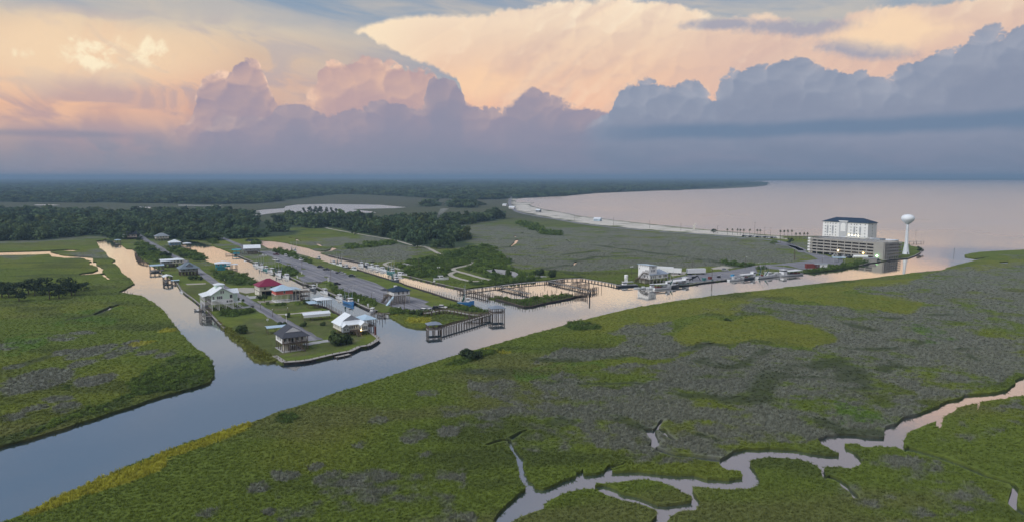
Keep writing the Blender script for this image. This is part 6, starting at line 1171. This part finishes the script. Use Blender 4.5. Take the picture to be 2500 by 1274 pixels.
# ------------------------------------------------------------------ boats
G2, G3, G3r, GQ = 'workboats moored along the middle canal', 'boats moored on the near side of the marina canal', 'boats moored on the far side of the marina canal', 'boats moored along the quay'
ORD = ('first', 'second', 'third', 'fourth', 'fifth', 'sixth', 'seventh', 'eighth')
for k, ((x, y), kind, L, m) in enumerate((((380, 632), 'work', 12, M_HULLW), ((455, 662), 'trawler', 11, M_HULLW), ((520, 690), 'work', 11, M_HULLG), ((600, 718), 'work', 13, M_HULLW), ((705, 765), 'trawler', 14, M_HULLW), ((812, 800), 'cruiser', 11, M_HULLW))):
    boat(kind, p3(x, y), -57 + random.uniform(-6, 6), L, m, f'white workboat moored on the middle canal, {ORD[k]} in the row from its far end', G2)
boat('work', p3(1190, 968), -57, 10, M_HULLD, 'dark hulled workboat tied below the boat ramp dock', G2); boat('work', p3(1350, 1020), -54, 10, M_HULLW, 'small white workboat between the dark workboat and the blue trawler', G2); boat('cruiser', p3(1562, 1098), -57, 9, M_HULLW, 'white cabin boat tied just behind the blue trawler', G2)
boat('trawler', p2(1788, 462), -57, 14, M_HULLB, 'blue hulled shrimp trawler with raised outriggers on the middle canal', G2)
boat('cruiser', p4(262, 868), -100, 7, M_HULLW, 'small white cabin boat at the lot corner dock', None); boat('skiff', p4(412, 905), -40, 7, M_HULLW, 'white skiff tied below the lot corner dock', None)
boat('skiff', p1(1005, 742), -57, 6, M_HULLD, 'dark skiff inside the narrow boathouse', None, z=.0); boat('skiff', p2(122, 545), -20, 6, M_HULLD, 'dark skiff tied behind the boat lift of the mint house', None); boat('skiff', p1(1195, 850), -50, 5, M_HULLW, 'white skiff tied to the left canal bank below the lawn', None); boat('skiff', p1(880, 606), 33, 6, M_HULLW, 'white skiff under the pale blue roofed boathouse', None)
boat('trawler', p3(918, 452), -57, 13, M_HULLW, 'white trawler with dense rigging far up the marina canal', G3); 
for k, ((x, y), kind, L, m) in enumerate((((1262, 548), 'work', 10, M_HULLD), ((1470, 610), 'work', 11, M_HULLW), ((1562, 638), 'trawler', 11, M_HULLW), ((1648, 668), 'work', 11, M_HULLD), ((1762, 696), 'cruiser', 11, M_HULLW))):
    boat(kind, p3(x, y), -57, L, m, f'boat at the posts of the marina canal near side, {ORD[k]} after the rigged trawler', G3)
boat('trawler', p4(558, 468), -52, 12, M_HULLD, 'dark hulled trawler behind the navy roofed stilt cabin', G3)
for k, ((x, y), kind, L, m) in enumerate((((118, 258), 'work', 11, M_HULLW), ((190, 266), 'cruiser', 10, M_HULLD), ((250, 284), 'work', 10, M_HULLW), ((318, 302), 'work', 12, M_HULLW), ((392, 325), 'cruiser', 11, M_HULLW), ((445, 340), 'skiff', 9, M_HULLW))):
    boat(kind, p4(x, y), -57 + random.uniform(-8, 8), L, m, f'boat across the marina canal, {ORD[k]} from the far end of its row', G3r)
boat('trawler', p4(512, 358), -57, 13, M_HULLG, 'pale trawler with green netting on the far side of the marina canal', G3r); boat('cruiser', p4(628, 388), -30, 12, M_HULLW, 'white cabin cruiser last in the row on the far side of the marina canal', G3r)
boat('trawler', p4(1470, 760), -5, 10, M_HULLB, 'white and blue trawler at the mouth of the marina canal', None, cm=M_HULLW)
boat('cruiser', p4(1150, 440), 10, 11, M_HULLW, 'derelict white sailboat hull lying on the scrubby bank', None, z=LZ, name='beached_boat'); boat('skiff', p4(1060, 476), 160, 8, M_HULLW, 'white open boat tied to the far bank below the derelict sailboat', None); boat('skiff', p3(930, 515), 5, 9, M_HULLW, 'white boat on a trailer parked on the gravel lot', None, z=LZ + .3, name='trailered_boat')
boat('skiff', p3(475, 490), 5, 7, M_HULLW, 'white boat parked on the grass beside the far grey house', None, z=LZ + .2, name='trailered_boat')
boat('barge', p6(890, 432), 33, 17, M_HULLG, 'long oyster boat with flat white canopy right of the tall white building', GQ); boat('cruiser', p6(1562, 374), 25, 9, M_HULLW, 'small white cabin boat alone along the open quay', GQ); boat('barge', p6(1735, 352), 30, 13, M_HULLD, 'flat canopied workboat between the small cabin boat and the big white trawler', GQ)
boat('trawler', p6(1945, 338), 30, 18, M_HULLW, 'big white steel trawler moored at the quay', GQ); boat('barge', p6(2240, 312), 210, 20, M_HULLW, 'large white boat with long canopy at the right end of the quay', GQ)
boat('cruiser', p6(2085, 322), 30, 11, M_HULLW, 'white cabin boat squeezed between the big trawler and the right end boat', GQ); boat('work', p6(1645, 362), 28, 9, M_HULLW, 'small white workboat just right of the small white cabin boat', GQ); boat('skiff', p6(1010, 420), 33, 9, M_HULLW, 'white skiff right of the long oyster boat', GQ); boat('trawler', p6(790, 458), 30, 12, M_HULLD, 'dark hulled trawler left of the long oyster boat', GQ)
boat('skiff', p6(445, 470), 190, 10, M_HULLW, 'low white open boat in front of the tall white building', GQ); boat('work', p6(585, 475), 200, 10, M_HULLW, 'white workboat under the wing of the tall white building', GQ); boat('barge', p6(685, 478), 20, 11, M_HULLW, 'white canopied boat right of the workboat under the tall building', GQ); boat('work', p6(255, 445), 195, 12, M_HULLD, 'dark hulled boat with white wheelhouse left of the tall white building', GQ)
o = thing('storage_tank', 'white cylindrical tank on a stand behind the dark hulled boat', 'tank', p6(243, 395), 0); MB().lathe([(1.6, 3.0), (1.7, 3.1), (1.7, 5.6), (1.5, 5.9), (.1, 6.1)], 18).build('tank', M_TRIM, o); MB().box(-1.3, 1.3, -1.3, 1.3, -.1, 2.98).build('stand', M_WHITE, o); o.scale = (.7, .7, .8)
for k, (x, y, L) in enumerate(((1490, 110, 14), (1690, 95, 12), (1760, 85, 13), (1880, 140, 15))): boat('cruiser' if k != 3 else 'work', p1(x, y), (150, 20, -30, 10)[k], L, M_HULLW, f'white boat stored ashore among the far trees, {ORD[k]} from the left', 'boats stored ashore', z=LZ + .6, name='stored_boat')
# ------------------------------------------------------------------ vehicles, trailers, small equipment
car('pickup', p3(665, 478), -10, M_CARR, 'maroon pickup truck at the far end of the gravel lot'); car('car', p3(798, 496), -60, M_CARW, 'white car between the maroon pickup and the trailered boat'); car('car', p3(862, 506), -15, M_CARD, 'dark car left of the trailered boat'); car('car', p3(1012, 556), -50, M_CARW, 'white car by the grass edge right of the trailered boat')
car('car', p3(652, 556), -35, M_CARW, 'white car on the grass beside the row of workboats, farther one'); car('car', p3(690, 582), -35, M_CARS, 'silver car on the grass beside the row of workboats, nearer one')
car('car', p3(1290, 658), -8, M_CARD, 'dark car farthest left of the row along the lot edge'); car('pickup', p3(1378, 690), -8, M_CARD, 'dark pickup truck second in the row along the lot edge'); car('pickup', p3(1560, 738), -12, M_CARD, 'dark pickup truck in the middle of the row along the lot edge'); car('car', p3(1600, 750), -12, M_CARS, 'silver car just right of the middle pickup'); car('car', p3(1738, 784), -5, M_CARG, 'dark green car at the right end of the row along the lot edge'); car('car', p3(1520, 898), 35, M_CARD, 'dark car parked by the grass at the boat ramp')
car('car', p4(935, 852), -30, M_CARW, 'white car at the lot corner, left one of the pair'); car('pickup', p4(990, 852), -30, M_CARW, 'white pickup truck at the lot corner, right one of the pair'); car('car', p4(1095, 818), 10, M_CARD, 'dark car beside the boardwalk entrance'); car('car', p4(1168, 806), -10, M_CARW, 'white car at the boardwalk entrance behind the dark car')
car('car', p6(1450, 250), -10, M_CARS, 'silver car parked on the grass edge behind the quay')
for k, (x, y) in enumerate(((890, 735), (935, 745), (985, 750), (1045, 758), (1085, 765), (1125, 768), (1165, 775), (1420, 775), (1500, 810), (1560, 812))): car(('car', 'pickup')[k % 2], p7(x, y), GANG + 90 + random.uniform(-8, 8), (M_CARD, M_CARW, M_CARS)[k % 3], f'parked car in front of the garage, {(ORD + ("ninth", "tenth"))[k]} from the left', 'cars parked in front of the garage')
for k in range(14): x = 2200 + 21 * k; car('car', k3(x, 566 + (x - 2200) * .05), 30, (M_CARD, M_CARS, M_CARW)[k % 3], 'tiny parked car in the row beside the beach palms', 'cars parked by the beach palms')
for k, (x, y, L, rot, m, lb) in enumerate(((660, 290, 14, -20, M_TRAILER, 'long white box trailer behind the tall white building'), (996, 305, 13, 12, M_TRAILER, 'grey white box trailer on the quay apron'), (600, 272, 12, -22, M_TRAILER, 'white box trailer half hidden behind the tall white building'))):
    o = thing('box_trailer', lb, 'trailer', p6(x, y), rot); MB().box(0, L, 0, 2.6, 1.1, 4.0).build('box', m, o); MB().box(-.02, 0, .15, 2.45, 1.2, 3.9).build('door', M_GREY, o); w_ = MB().tube((0, -.15, 0), (0, .15, 0), .5, .5, 10).mesh('wheel', M_TYRE)
    for xx in (1.2, 2.3, L - 1.5):
        for yy in (.2, 2.4): link('wheel', w_, o, (xx, yy, .5))
    MB().box(.3, L - .2, .8, 1.8, .75, 1.09).build('chassis', M_DARK, o)
o = thing('shipping_container', 'dark red shipping container on the quay lot', 'container', p7(528, 922), 0, group=None); MB().box(0, 9.5, 0, 3, 0, 3).build('box', M_RUSTY, o)
for k in range(8): MB().box(.5 + 1.1 * k, .9 + 1.1 * k, -.06, -.01, .15, 2.85).build('rib', M_RUSTY, o)
o = thing('site_hut', 'white hut with grey roof beside the dark red container', 'hut', p7(648, 922), 0); MB().box(0, 9, 0, 3.4, .3, 3.0).build('wall', M_WHITE, o); roof_mesh('gx', -.3, 9.3, -.3, 3.7, 3.0, 3.5).build('roof', M_ROOFGRY, o); window(o, 'f', 2, 1.8, .9, .9, -.002); window(o, 'f', 6, 1.8, .9, .9, -.002)
o = thing('gas_tank', 'white horizontal gas tank in front of the garage', 'tank', p7(1205, 782), -8); MB().tube((0, 0, 1.7), (11, 0, 1.7), 1.15, 1.15, 14).build('tank', M_TRIM, o); MB().box(1.5, 2.2, -.8, .8, -.1, .7).box(8.8, 9.5, -.8, .8, -.1, .7).build('cradle', M_CONC, o)
o = thing('fuel_canopy', 'pale flat canopy on posts left of the gas tank', 'canopy', p7(915, 838), -10); MB().box(0, 9, 0, 5, 3.4, 4.0).build('roof', M_BLUMET, o); MB().box(4.5, 7, 1.2, 3.5, 0, 3.39).build('kiosk', M_GREY, o)
for x in (.5, 8.5):
    for y in (.5, 4.5): piling(o, x, y, -.1, 3.4, .14, M_STEEL)
o = thing('pump_house', 'low concrete block building at the garage water edge', 'building', p7(1370, 832), -8); MB().box(0, 9, 0, 4, 0, 2.9).build('wall', M_CONCR, o); MB().box(-.2, 9.2, -.2, 4.2, 2.9, 3.15).build('roof', M_ROOFGRY, o); window(o, 'f', 3, 1.5, 1.2, 1.0, -.002)
for nm, x, y, m, lb in (('bait_bin', 1266, 356, M_RUSTY, 'bright red bin on the quay edge'), ('bait_bin', 1542, 328, M_BLUEP, 'light blue bin on the quay near the small cabin boat'), ('bait_bin', 1195, 370, M_HULLG, 'dark green bin left of the red bin')): o = thing(nm, lb, 'bin', p6(x, y), 30); MB().prism([(-.9, 0), (.9, 0), (1.1, 1.5), (-1.1, 1.5)], -.8, .8).build('tub', m, o); MB().box(-1.15, 1.15, -.9, .9, 1.5, 1.62).build('lid', m, o)
o = thing('loading_conveyor', 'dark steel loading conveyor lying on the quay', 'conveyor', p6(1015, 382), 25); MB().bar((0, 0, .6), (7, 0, 3.2), .35).bar((0, 1, .6), (7, 1, 3.2), .35).build('belt_frame', M_DARK, o); MB().bar((6.5, 0, 3.0), (9, .5, .2), .3).bar((3, .5, 0), (3, .5, 1.7), .25).build('leg', M_DARK, o)
for x, y, lb in ((1070, 345, 'dark forklift parked on the quay apron by the conveyor'), (1375, 340, 'dark forklift parked on the quay apron right of the red bin')): o = thing('forklift', lb, 'forklift', p6(x, y), 20); MB().box(-1.2, 1.0, -.6, .6, .4, 1.2).build('body', M_DARK, o); MB().box(1.0, 1.2, -.5, .5, .2, 2.4).build('mast', M_STEEL, o); MB().box(1.2, 2.3, -.4, -.2, .2, .28).box(1.2, 2.3, .2, .4, .2, .28).build('fork', M_STEEL, o); MB().box(-.9, .5, -.55, .55, 2.0, 2.1).bar((-.8, 0, 1.2), (-.8, 0, 2.0), .15).build('guard', M_STEEL, o)
for k, ((a, b), m) in enumerate(((p4(80, 735), 0), (p4(205, 790), 0), (p4(605, 830), 0), (p3(1400, 850), 0), (p3(1022, 745), 0), (p3(1240, 915), 0), (p3(1825, 1140), 0), (p3(962, 802), 0))):
    o = thing('power_pedestal', f'small white dock power pedestal, {ORD[k]} listed from the lot corner', 'pedestal', (a, b), 33, 'dock power pedestals'); o['label'] = 'small white power pedestal along the gravel lot edge'; MB().box(-.3, .3, -.25, .25, 0, 1.5 if k != 3 else 2.2).build('cabinet', M_TRIM, o); MB().box(-.36, .36, -.3, .3, 1.5 if k != 3 else 2.2, 1.65 if k != 3 else 2.35).build('cap', M_TRIM, o)
o = thing('mailbox_post', 'white bird house on a tall post behind the dark roofed house', 'post', p2(1090, 690), 0); piling(o, 0, 0, -.1, 4.2, .1, M_TRIM, 'post'); MB().box(-.35, .35, -.35, .35, 4.2, 4.9).build('bird_box', M_TRIM, o)
for k, (x, y) in enumerate(((880, 660), (655, 395))): o = thing('road_sign', ('small white post beside the road near the dark shrubs', 'white roadside board near the driveway of the crimson roofed house')[k], 'sign', p2(x, y), 33); piling(o, 0, 0, -.1, 1.2, .05, M_STEEL, 'post'); MB().box(-.5, .5, -.04, .04, .8, 1.5).build('panel', M_TRIM, o)
o = thing('picnic_table', 'white crates and chairs under the coral red house', 'furniture', p2(960, 442), 33); MB().box(0, 1.8, 0, .9, .7, .8).build('top', M_TRIM, o); MB().box(.2, .4, .2, .7, 0, .7).box(1.4, 1.6, .2, .7, 0, .7).build('leg', M_TRIM, o)
# ------------------------------------------------------------------ poles
PL = [(p2(935, 604), 4.0, 'utility', 'short utility pole beside the road in front of the green lot'), (p2(1105, 592), 4.4, 'utility', 'utility pole beside the gravel drive near the road'), (p2(800, 520), 3.6, 'utility', 'short pole at the roadside by the coral red house'), (p2(405, 262), 4.2, 'utility', 'utility pole by the road next to the dark scrub'), (p4(840, 132), 7.0, 'utility', 'utility pole in the marsh left of the bright path'), (p4(865, 322), 8.5, 'utility', 'tall utility pole in the scrub beside the pale sandy patch'), (p4(675, 842), 8.0, 'utility', 'tall pole at the near edge of the gravel lot by the navy roofed cabin'), (p4(505, 792), 6.0, 'utility', 'pole just in front of the navy roofed stilt cabin'), (p4(250, 692), 3.6, 'lamp', 'short dark lamp pole at the grass edge of the gravel lot'),
  (p3(1028, 682), 7.2, 'lamp', 'lamp pole on the grass island far up the gravel lot'), (p3(1435, 862), 7.5, 'lamp', 'lamp pole beside the boat ramp of the gravel lot'), (p3(945, 692), 3.4, 'utility', 'short pole left of the lot grass island'), (p4(1118, 388), 5.6, 'flood', 'twin floodlight pole in the scrub above the derelict sailboat'), (p6(310, 328), 6.6, 'flood', 'twin floodlight pole left of the tall white building'), (p6(1290, 372), 7.4, 'utility', 'utility pole on the open quay beside the red bin'), (p6(1050, 252), 7.0, 'utility', 'utility pole behind the grey white box trailer'), (p6(1695, 236), 8.5, 'lamp', 'lamp pole behind the moored canopied workboat'), (p6(1840, 285), 7.0, 'lamp', 'lamp pole behind the big white trawler'), (p6(2300, 118), 7.0, 'utility', 'utility pole in the grass left of the garage road'), (p6(1945, 228), 4.5, 'lamp', 'short lamp pole right of the big white trawler'),
  (p7(755, 882), 6.0, 'lamp', 'lamp pole behind the white hut near the garage'), (p7(350, 812), 9.0, 'utility', 'utility pole on the grass left of the garage'), (p7(150, 560), 8.0, 'lamp', 'lamp pole by the curved road left of the garage'), (p7(330, 575), 8.0, 'lamp', 'lamp pole beside the round dark shrub left of the garage')]
for k, (x, y, h) in enumerate(((1062, 470, 11), (1378, 492, 10), (1650, 512, 9), (1970, 535, 9), (2293, 552, 15), (2380, 556, 10), (2432, 560, 10), (722, 428, 8))): PL.append((k3(x, y), float(h), 'utility', f'utility pole along the beach road, {ORD[k]} of its line' if k < 7 else 'utility pole along the beach road nearest the far bend'))
for a, h, kd, lb in PL: pole(a, h, lb, kd)
for a, lb in (((2329, 622), 'channel marker post standing in the bay mouth right of the water tower'), (p6(1290, 470), 'thin channel post in the river below the quay'), ((2108 + 128, 573), 'small marker post on the dark pier behind the water tower')): pole(a, 5.5, lb, 'marker', z=0.0)
# ------------------------------------------------------------------ beach and far shore buildings
for k, (x, y, w, lb) in enumerate(((95, 300, 9, 'white cottage at the far bend of the beach road'), (150, 322, 12, 'long white cottage beside the far bend of the beach road'), (890, 430, 10, 'turquoise beach pavilion with pale roof on the sand'), (385, 350, 8, 'dark beach hut on the sand near the far bend'), (575, 190, 14, 'white house at the far shore behind the fishing pier'), (320, 178, 12, 'white house among the far trees left of the pier'), (1380, 143, 16, 'white house on the distant wooded shore'), (1240, 135, 12, 'pale house left of the white house on the distant wooded shore'))):
    house(lb, k3(x, y), w, 7, .5, 3.6, 5.4, 'gx', M_BLUMET if k == 2 else M_GREY if k == 3 else M_WHITE, M_METAL, rot=-30 if k < 4 else 10, name='beach_house', fw=(2, 5))
o = thing('welcome_sculpture', 'pale angular sculpture beside the beach road', 'sculpture', k3(1765, 512), 0); MB().prism([(-1.5, 0), (1.5, 0), (.9, 6), (2.6, 8.5), (.2, 7.6), (-1.2, 5)], -.6, .6).build('body', M_CREAM, o); MB().box(-2.2, 2.2, -1.2, 1.2, -.1, .5).build('plinth', M_CONC, o)
# ------------------------------------------------------------------ single trees, palms and shrubs
for k, (x, y, h, w) in enumerate(((15, 235, 8.5, 10), (60, 240, 8, 9), (130, 262, 8, 9), (195, 215, 8.5, 10), (235, 225, 7.5, 8), (290, 215, 9.5, 11), (335, 250, 8.5, 9), (400, 245, 8, 9), (440, 205, 8.5, 10), (485, 225, 8, 9), (508, 222, 7, 7), (568, 192, 5, 7))): tree(k4(x, y), h * 1.15, w * 1.3, f'dark tree in the marsh grove at the left, {(ORD + ("ninth", "tenth", "eleventh", "last"))[k]} from the left edge', 'oak', k % 5, M_LEAFD, 'trees of the marsh grove')
shrub(p2(1690, 915), 9.5, 5.6, 'dark broad oak in front of the corner house', 6, None, name='oak_tree', cat='tree'); shrub(p2(1760, 900), 5.0, 4.0, 'dark bush growing against the right side of the broad oak', 1, M_LEAFD); shrub(p2(585, 790), 6.6, 3.8, 'round dark tree in the hedge left of the dark roofed house', 7, None, name='oak_tree', cat='tree'); tree(p1(690, 245), 6, 8, 'round tree beside the pink cream house', 'oak', 8, M_LEAFD); tree(p2(845, 440), 4.5, 5, 'small tree in front of the crimson roofed house, left one', 'oak', 9); tree(p2(790, 430), 4.2, 4.5, 'small tree nearest the road before the crimson roofed house', 'oak', 2); tree(p7(290, 575), 7, 8, 'round dark tree left of the garage', 'oak', 3, M_LEAFD)
tree(p7(2175, 700), 6, 7, 'dark bushy tree on the point beyond the water tower', 'oak', 4, M_LEAFD); tree(k2(948, 552), 8, 10, 'dark tree standing over the bright path', 'oak', 1, M_LEAFD); tree(k2(1500, 660), 9, 15, 'broad dark tree where the bright path bends', 'oak', 5, M_LEAFD)
for k, (x, y, h) in enumerate(((510, 375, 15), (555, 372, 16), (605, 372, 17), (655, 370, 16), (705, 372, 14), (750, 372, 15), (790, 375, 13), (570, 380, 14), (630, 382, 15))): tree(k2(x, y), h, h * .62, f'tall pine rising against the pond, {(ORD + ("last",))[k]} of its stand', 'oak', k % 5, M_LEAFD, 'pines against the pond', name='pine_tree')
for k, x in enumerate((145, 203, 258, 315, 375, 430, 490, 540)): palm(p7(x, 500 - k * 1.0 + (8 if k > 3 else 0)), 8.5 if k < 4 else 6.0, f'palm tree on the beach road left of the hotel, {ORD[k]} from the left', 'palms left of the hotel', k)
for k, x in enumerate((2055, 2100, 2145, 2168, 2197, 2250, 2315, 2342)): palm(k3(x, 548 + k), 6.0, f'small palm along the beach road, {ORD[k]} from the far end', 'palms along the beach road', k + 9)
tree(k3(1935, 535), 6, 9, 'dark tree cluster on the beach road left of the palms', 'oak', 0, M_LEAFD)
SH = [(p2(1280, 712), 3.5, 2.4, 'shrub at the left end of the long boat carport'), (p2(1500, 700), 3, 1.8, 'low shrub in front of the right end of the boat carport'), (p2(1045, 715), 4, 2.6, 'shrub between the pale carport and the road'), (p2(540, 425), 3, 2, 'shrub beside the side stairs of the mint house'), (p2(610, 432), 2, 1.4, 'small shrub at the roadside below the mint house'), (p2(1110, 610), 3, 2.4, 'shrub at the corner of the gravel drive'), (p2(1310, 470), 4, 3.2, 'leafy shrub left of the low grey shelter'), (p4(870, 890), 5, 2.6, 'green shrub left of the white cars at the lot corner'), (p4(780, 880), 4, 2.4, 'green shrub between the tall pole and the lot corner'), (p4(1560, 800), 3, 1.6, 'shrub on the marsh tip beside the trawler'), (p5(1180, 190), 6, 4.5, 'round dark shrub above the marina shore'), (p5(710, 210), 6, 5, 'pale green bushy tree beside the marina lot'), (p5(510, 150), 3, 3, 'small dark shrub on the grey marina lot'), (p5(1360, 215), 8, 5, 'green shrub mound at the right end of the marina shore'), (k6(640, 240), 9, 3.4, 'dark shrub mound on the marsh bank opposite the peninsula'), (p1(1210, 440), 7, 3.6, 'dark shrub on the verge above the grey stilt house'), (p1(840, 370), 10, 4, 'dark shrub mass left of the road near the far houses'), (p1(1000, 420), 9, 4, 'dark shrub mass at the roadside above the pale roofs'), (p1(1330, 700), 6, 3.2, 'shrub in front of the old grey stilt house'), (p1(1420, 700), 4, 2.6, 'small shrub between the old grey house and the road'), (k6(2260, 5), 4, 1.2, 'low shrub on the marsh bank below the quay')]
for k, (a, w, h, lb) in enumerate(SH): shrub(a, w, h, lb, k % 4, M_LEAFD if 'dark' in lb else None)
build_veg()
# ------------------------------------------------------------------ evening haze over the far land
hz = mesh_obj('haze', [(x, y, z) for z in (-2.0, 95.0) for x, y in ((-96000, -600), (96000, -600), (96000, 96000), (-96000, 96000))], [(0, 3, 2, 1), (4, 5, 6, 7), (0, 1, 5, 4), (1, 2, 6, 5), (2, 3, 7, 6), (3, 0, 4, 7)]); hz['kind'] = 'stuff'
hm = bpy.data.materials.new('haze'); hm.use_nodes = True; hm.node_tree.nodes.clear(); pv = hm.node_tree.nodes.new('ShaderNodeVolumePrincipled'); ho = hm.node_tree.nodes.new('ShaderNodeOutputMaterial')
pv.inputs['Color'].default_value = (.33, .50, .71, 1); pv.inputs['Density'].default_value = 1.5e-4; pv.inputs['Anisotropy'].default_value = 0.0
hm.node_tree.links.new(pv.outputs[0], ho.inputs['Volume']); hz.data.materials.append(hm)

# a thin column of smoke drifting up from the woods
v, f, k = [], [], 10; bx, by = gp(1063.5, 547, LZ)
for i in range(9):
    t = i / 8; rr = .7 + 5.2 * t ** 1.3; c = (12.5 * t ** 1.4, 0, 1 + 20 * t)
    v += [(c[0] + rr * math.cos(6.2832 * j / k) * (1 + .25 * math.sin(3 * j + i)), rr * math.sin(6.2832 * j / k), c[2] + .5 * math.sin(2 * j + i)) for j in range(k)]
for i in range(8): f += [(i * k + j, i * k + (j + 1) % k, (i + 1) * k + (j + 1) % k, (i + 1) * k + j) for j in range(k)]
f += [tuple(range(k - 1, -1, -1)), tuple(range(8 * k, 9 * k))]
smk = mesh_obj('smoke', v, f); smk.location = (bx, by, LZ); smk['kind'] = 'stuff'; smk['label'] = 'thin pale smoke rising from the far woods'; smk['category'] = 'smoke'
sm_ = bpy.data.materials.new('smoke'); sm_.use_nodes = True; sm_.node_tree.nodes.clear(); g = G(sm_.node_tree); pv = g.node('ShaderNodeVolumePrincipled'); so = g.node('ShaderNodeOutputMaterial')
pv.inputs['Color'].default_value = (.85, .88, .92, 1); pv.inputs['Density'].default_value = .05
sm_.node_tree.links.new(pv.outputs[0], so.inputs['Volume']); smk.data.materials.append(sm_)
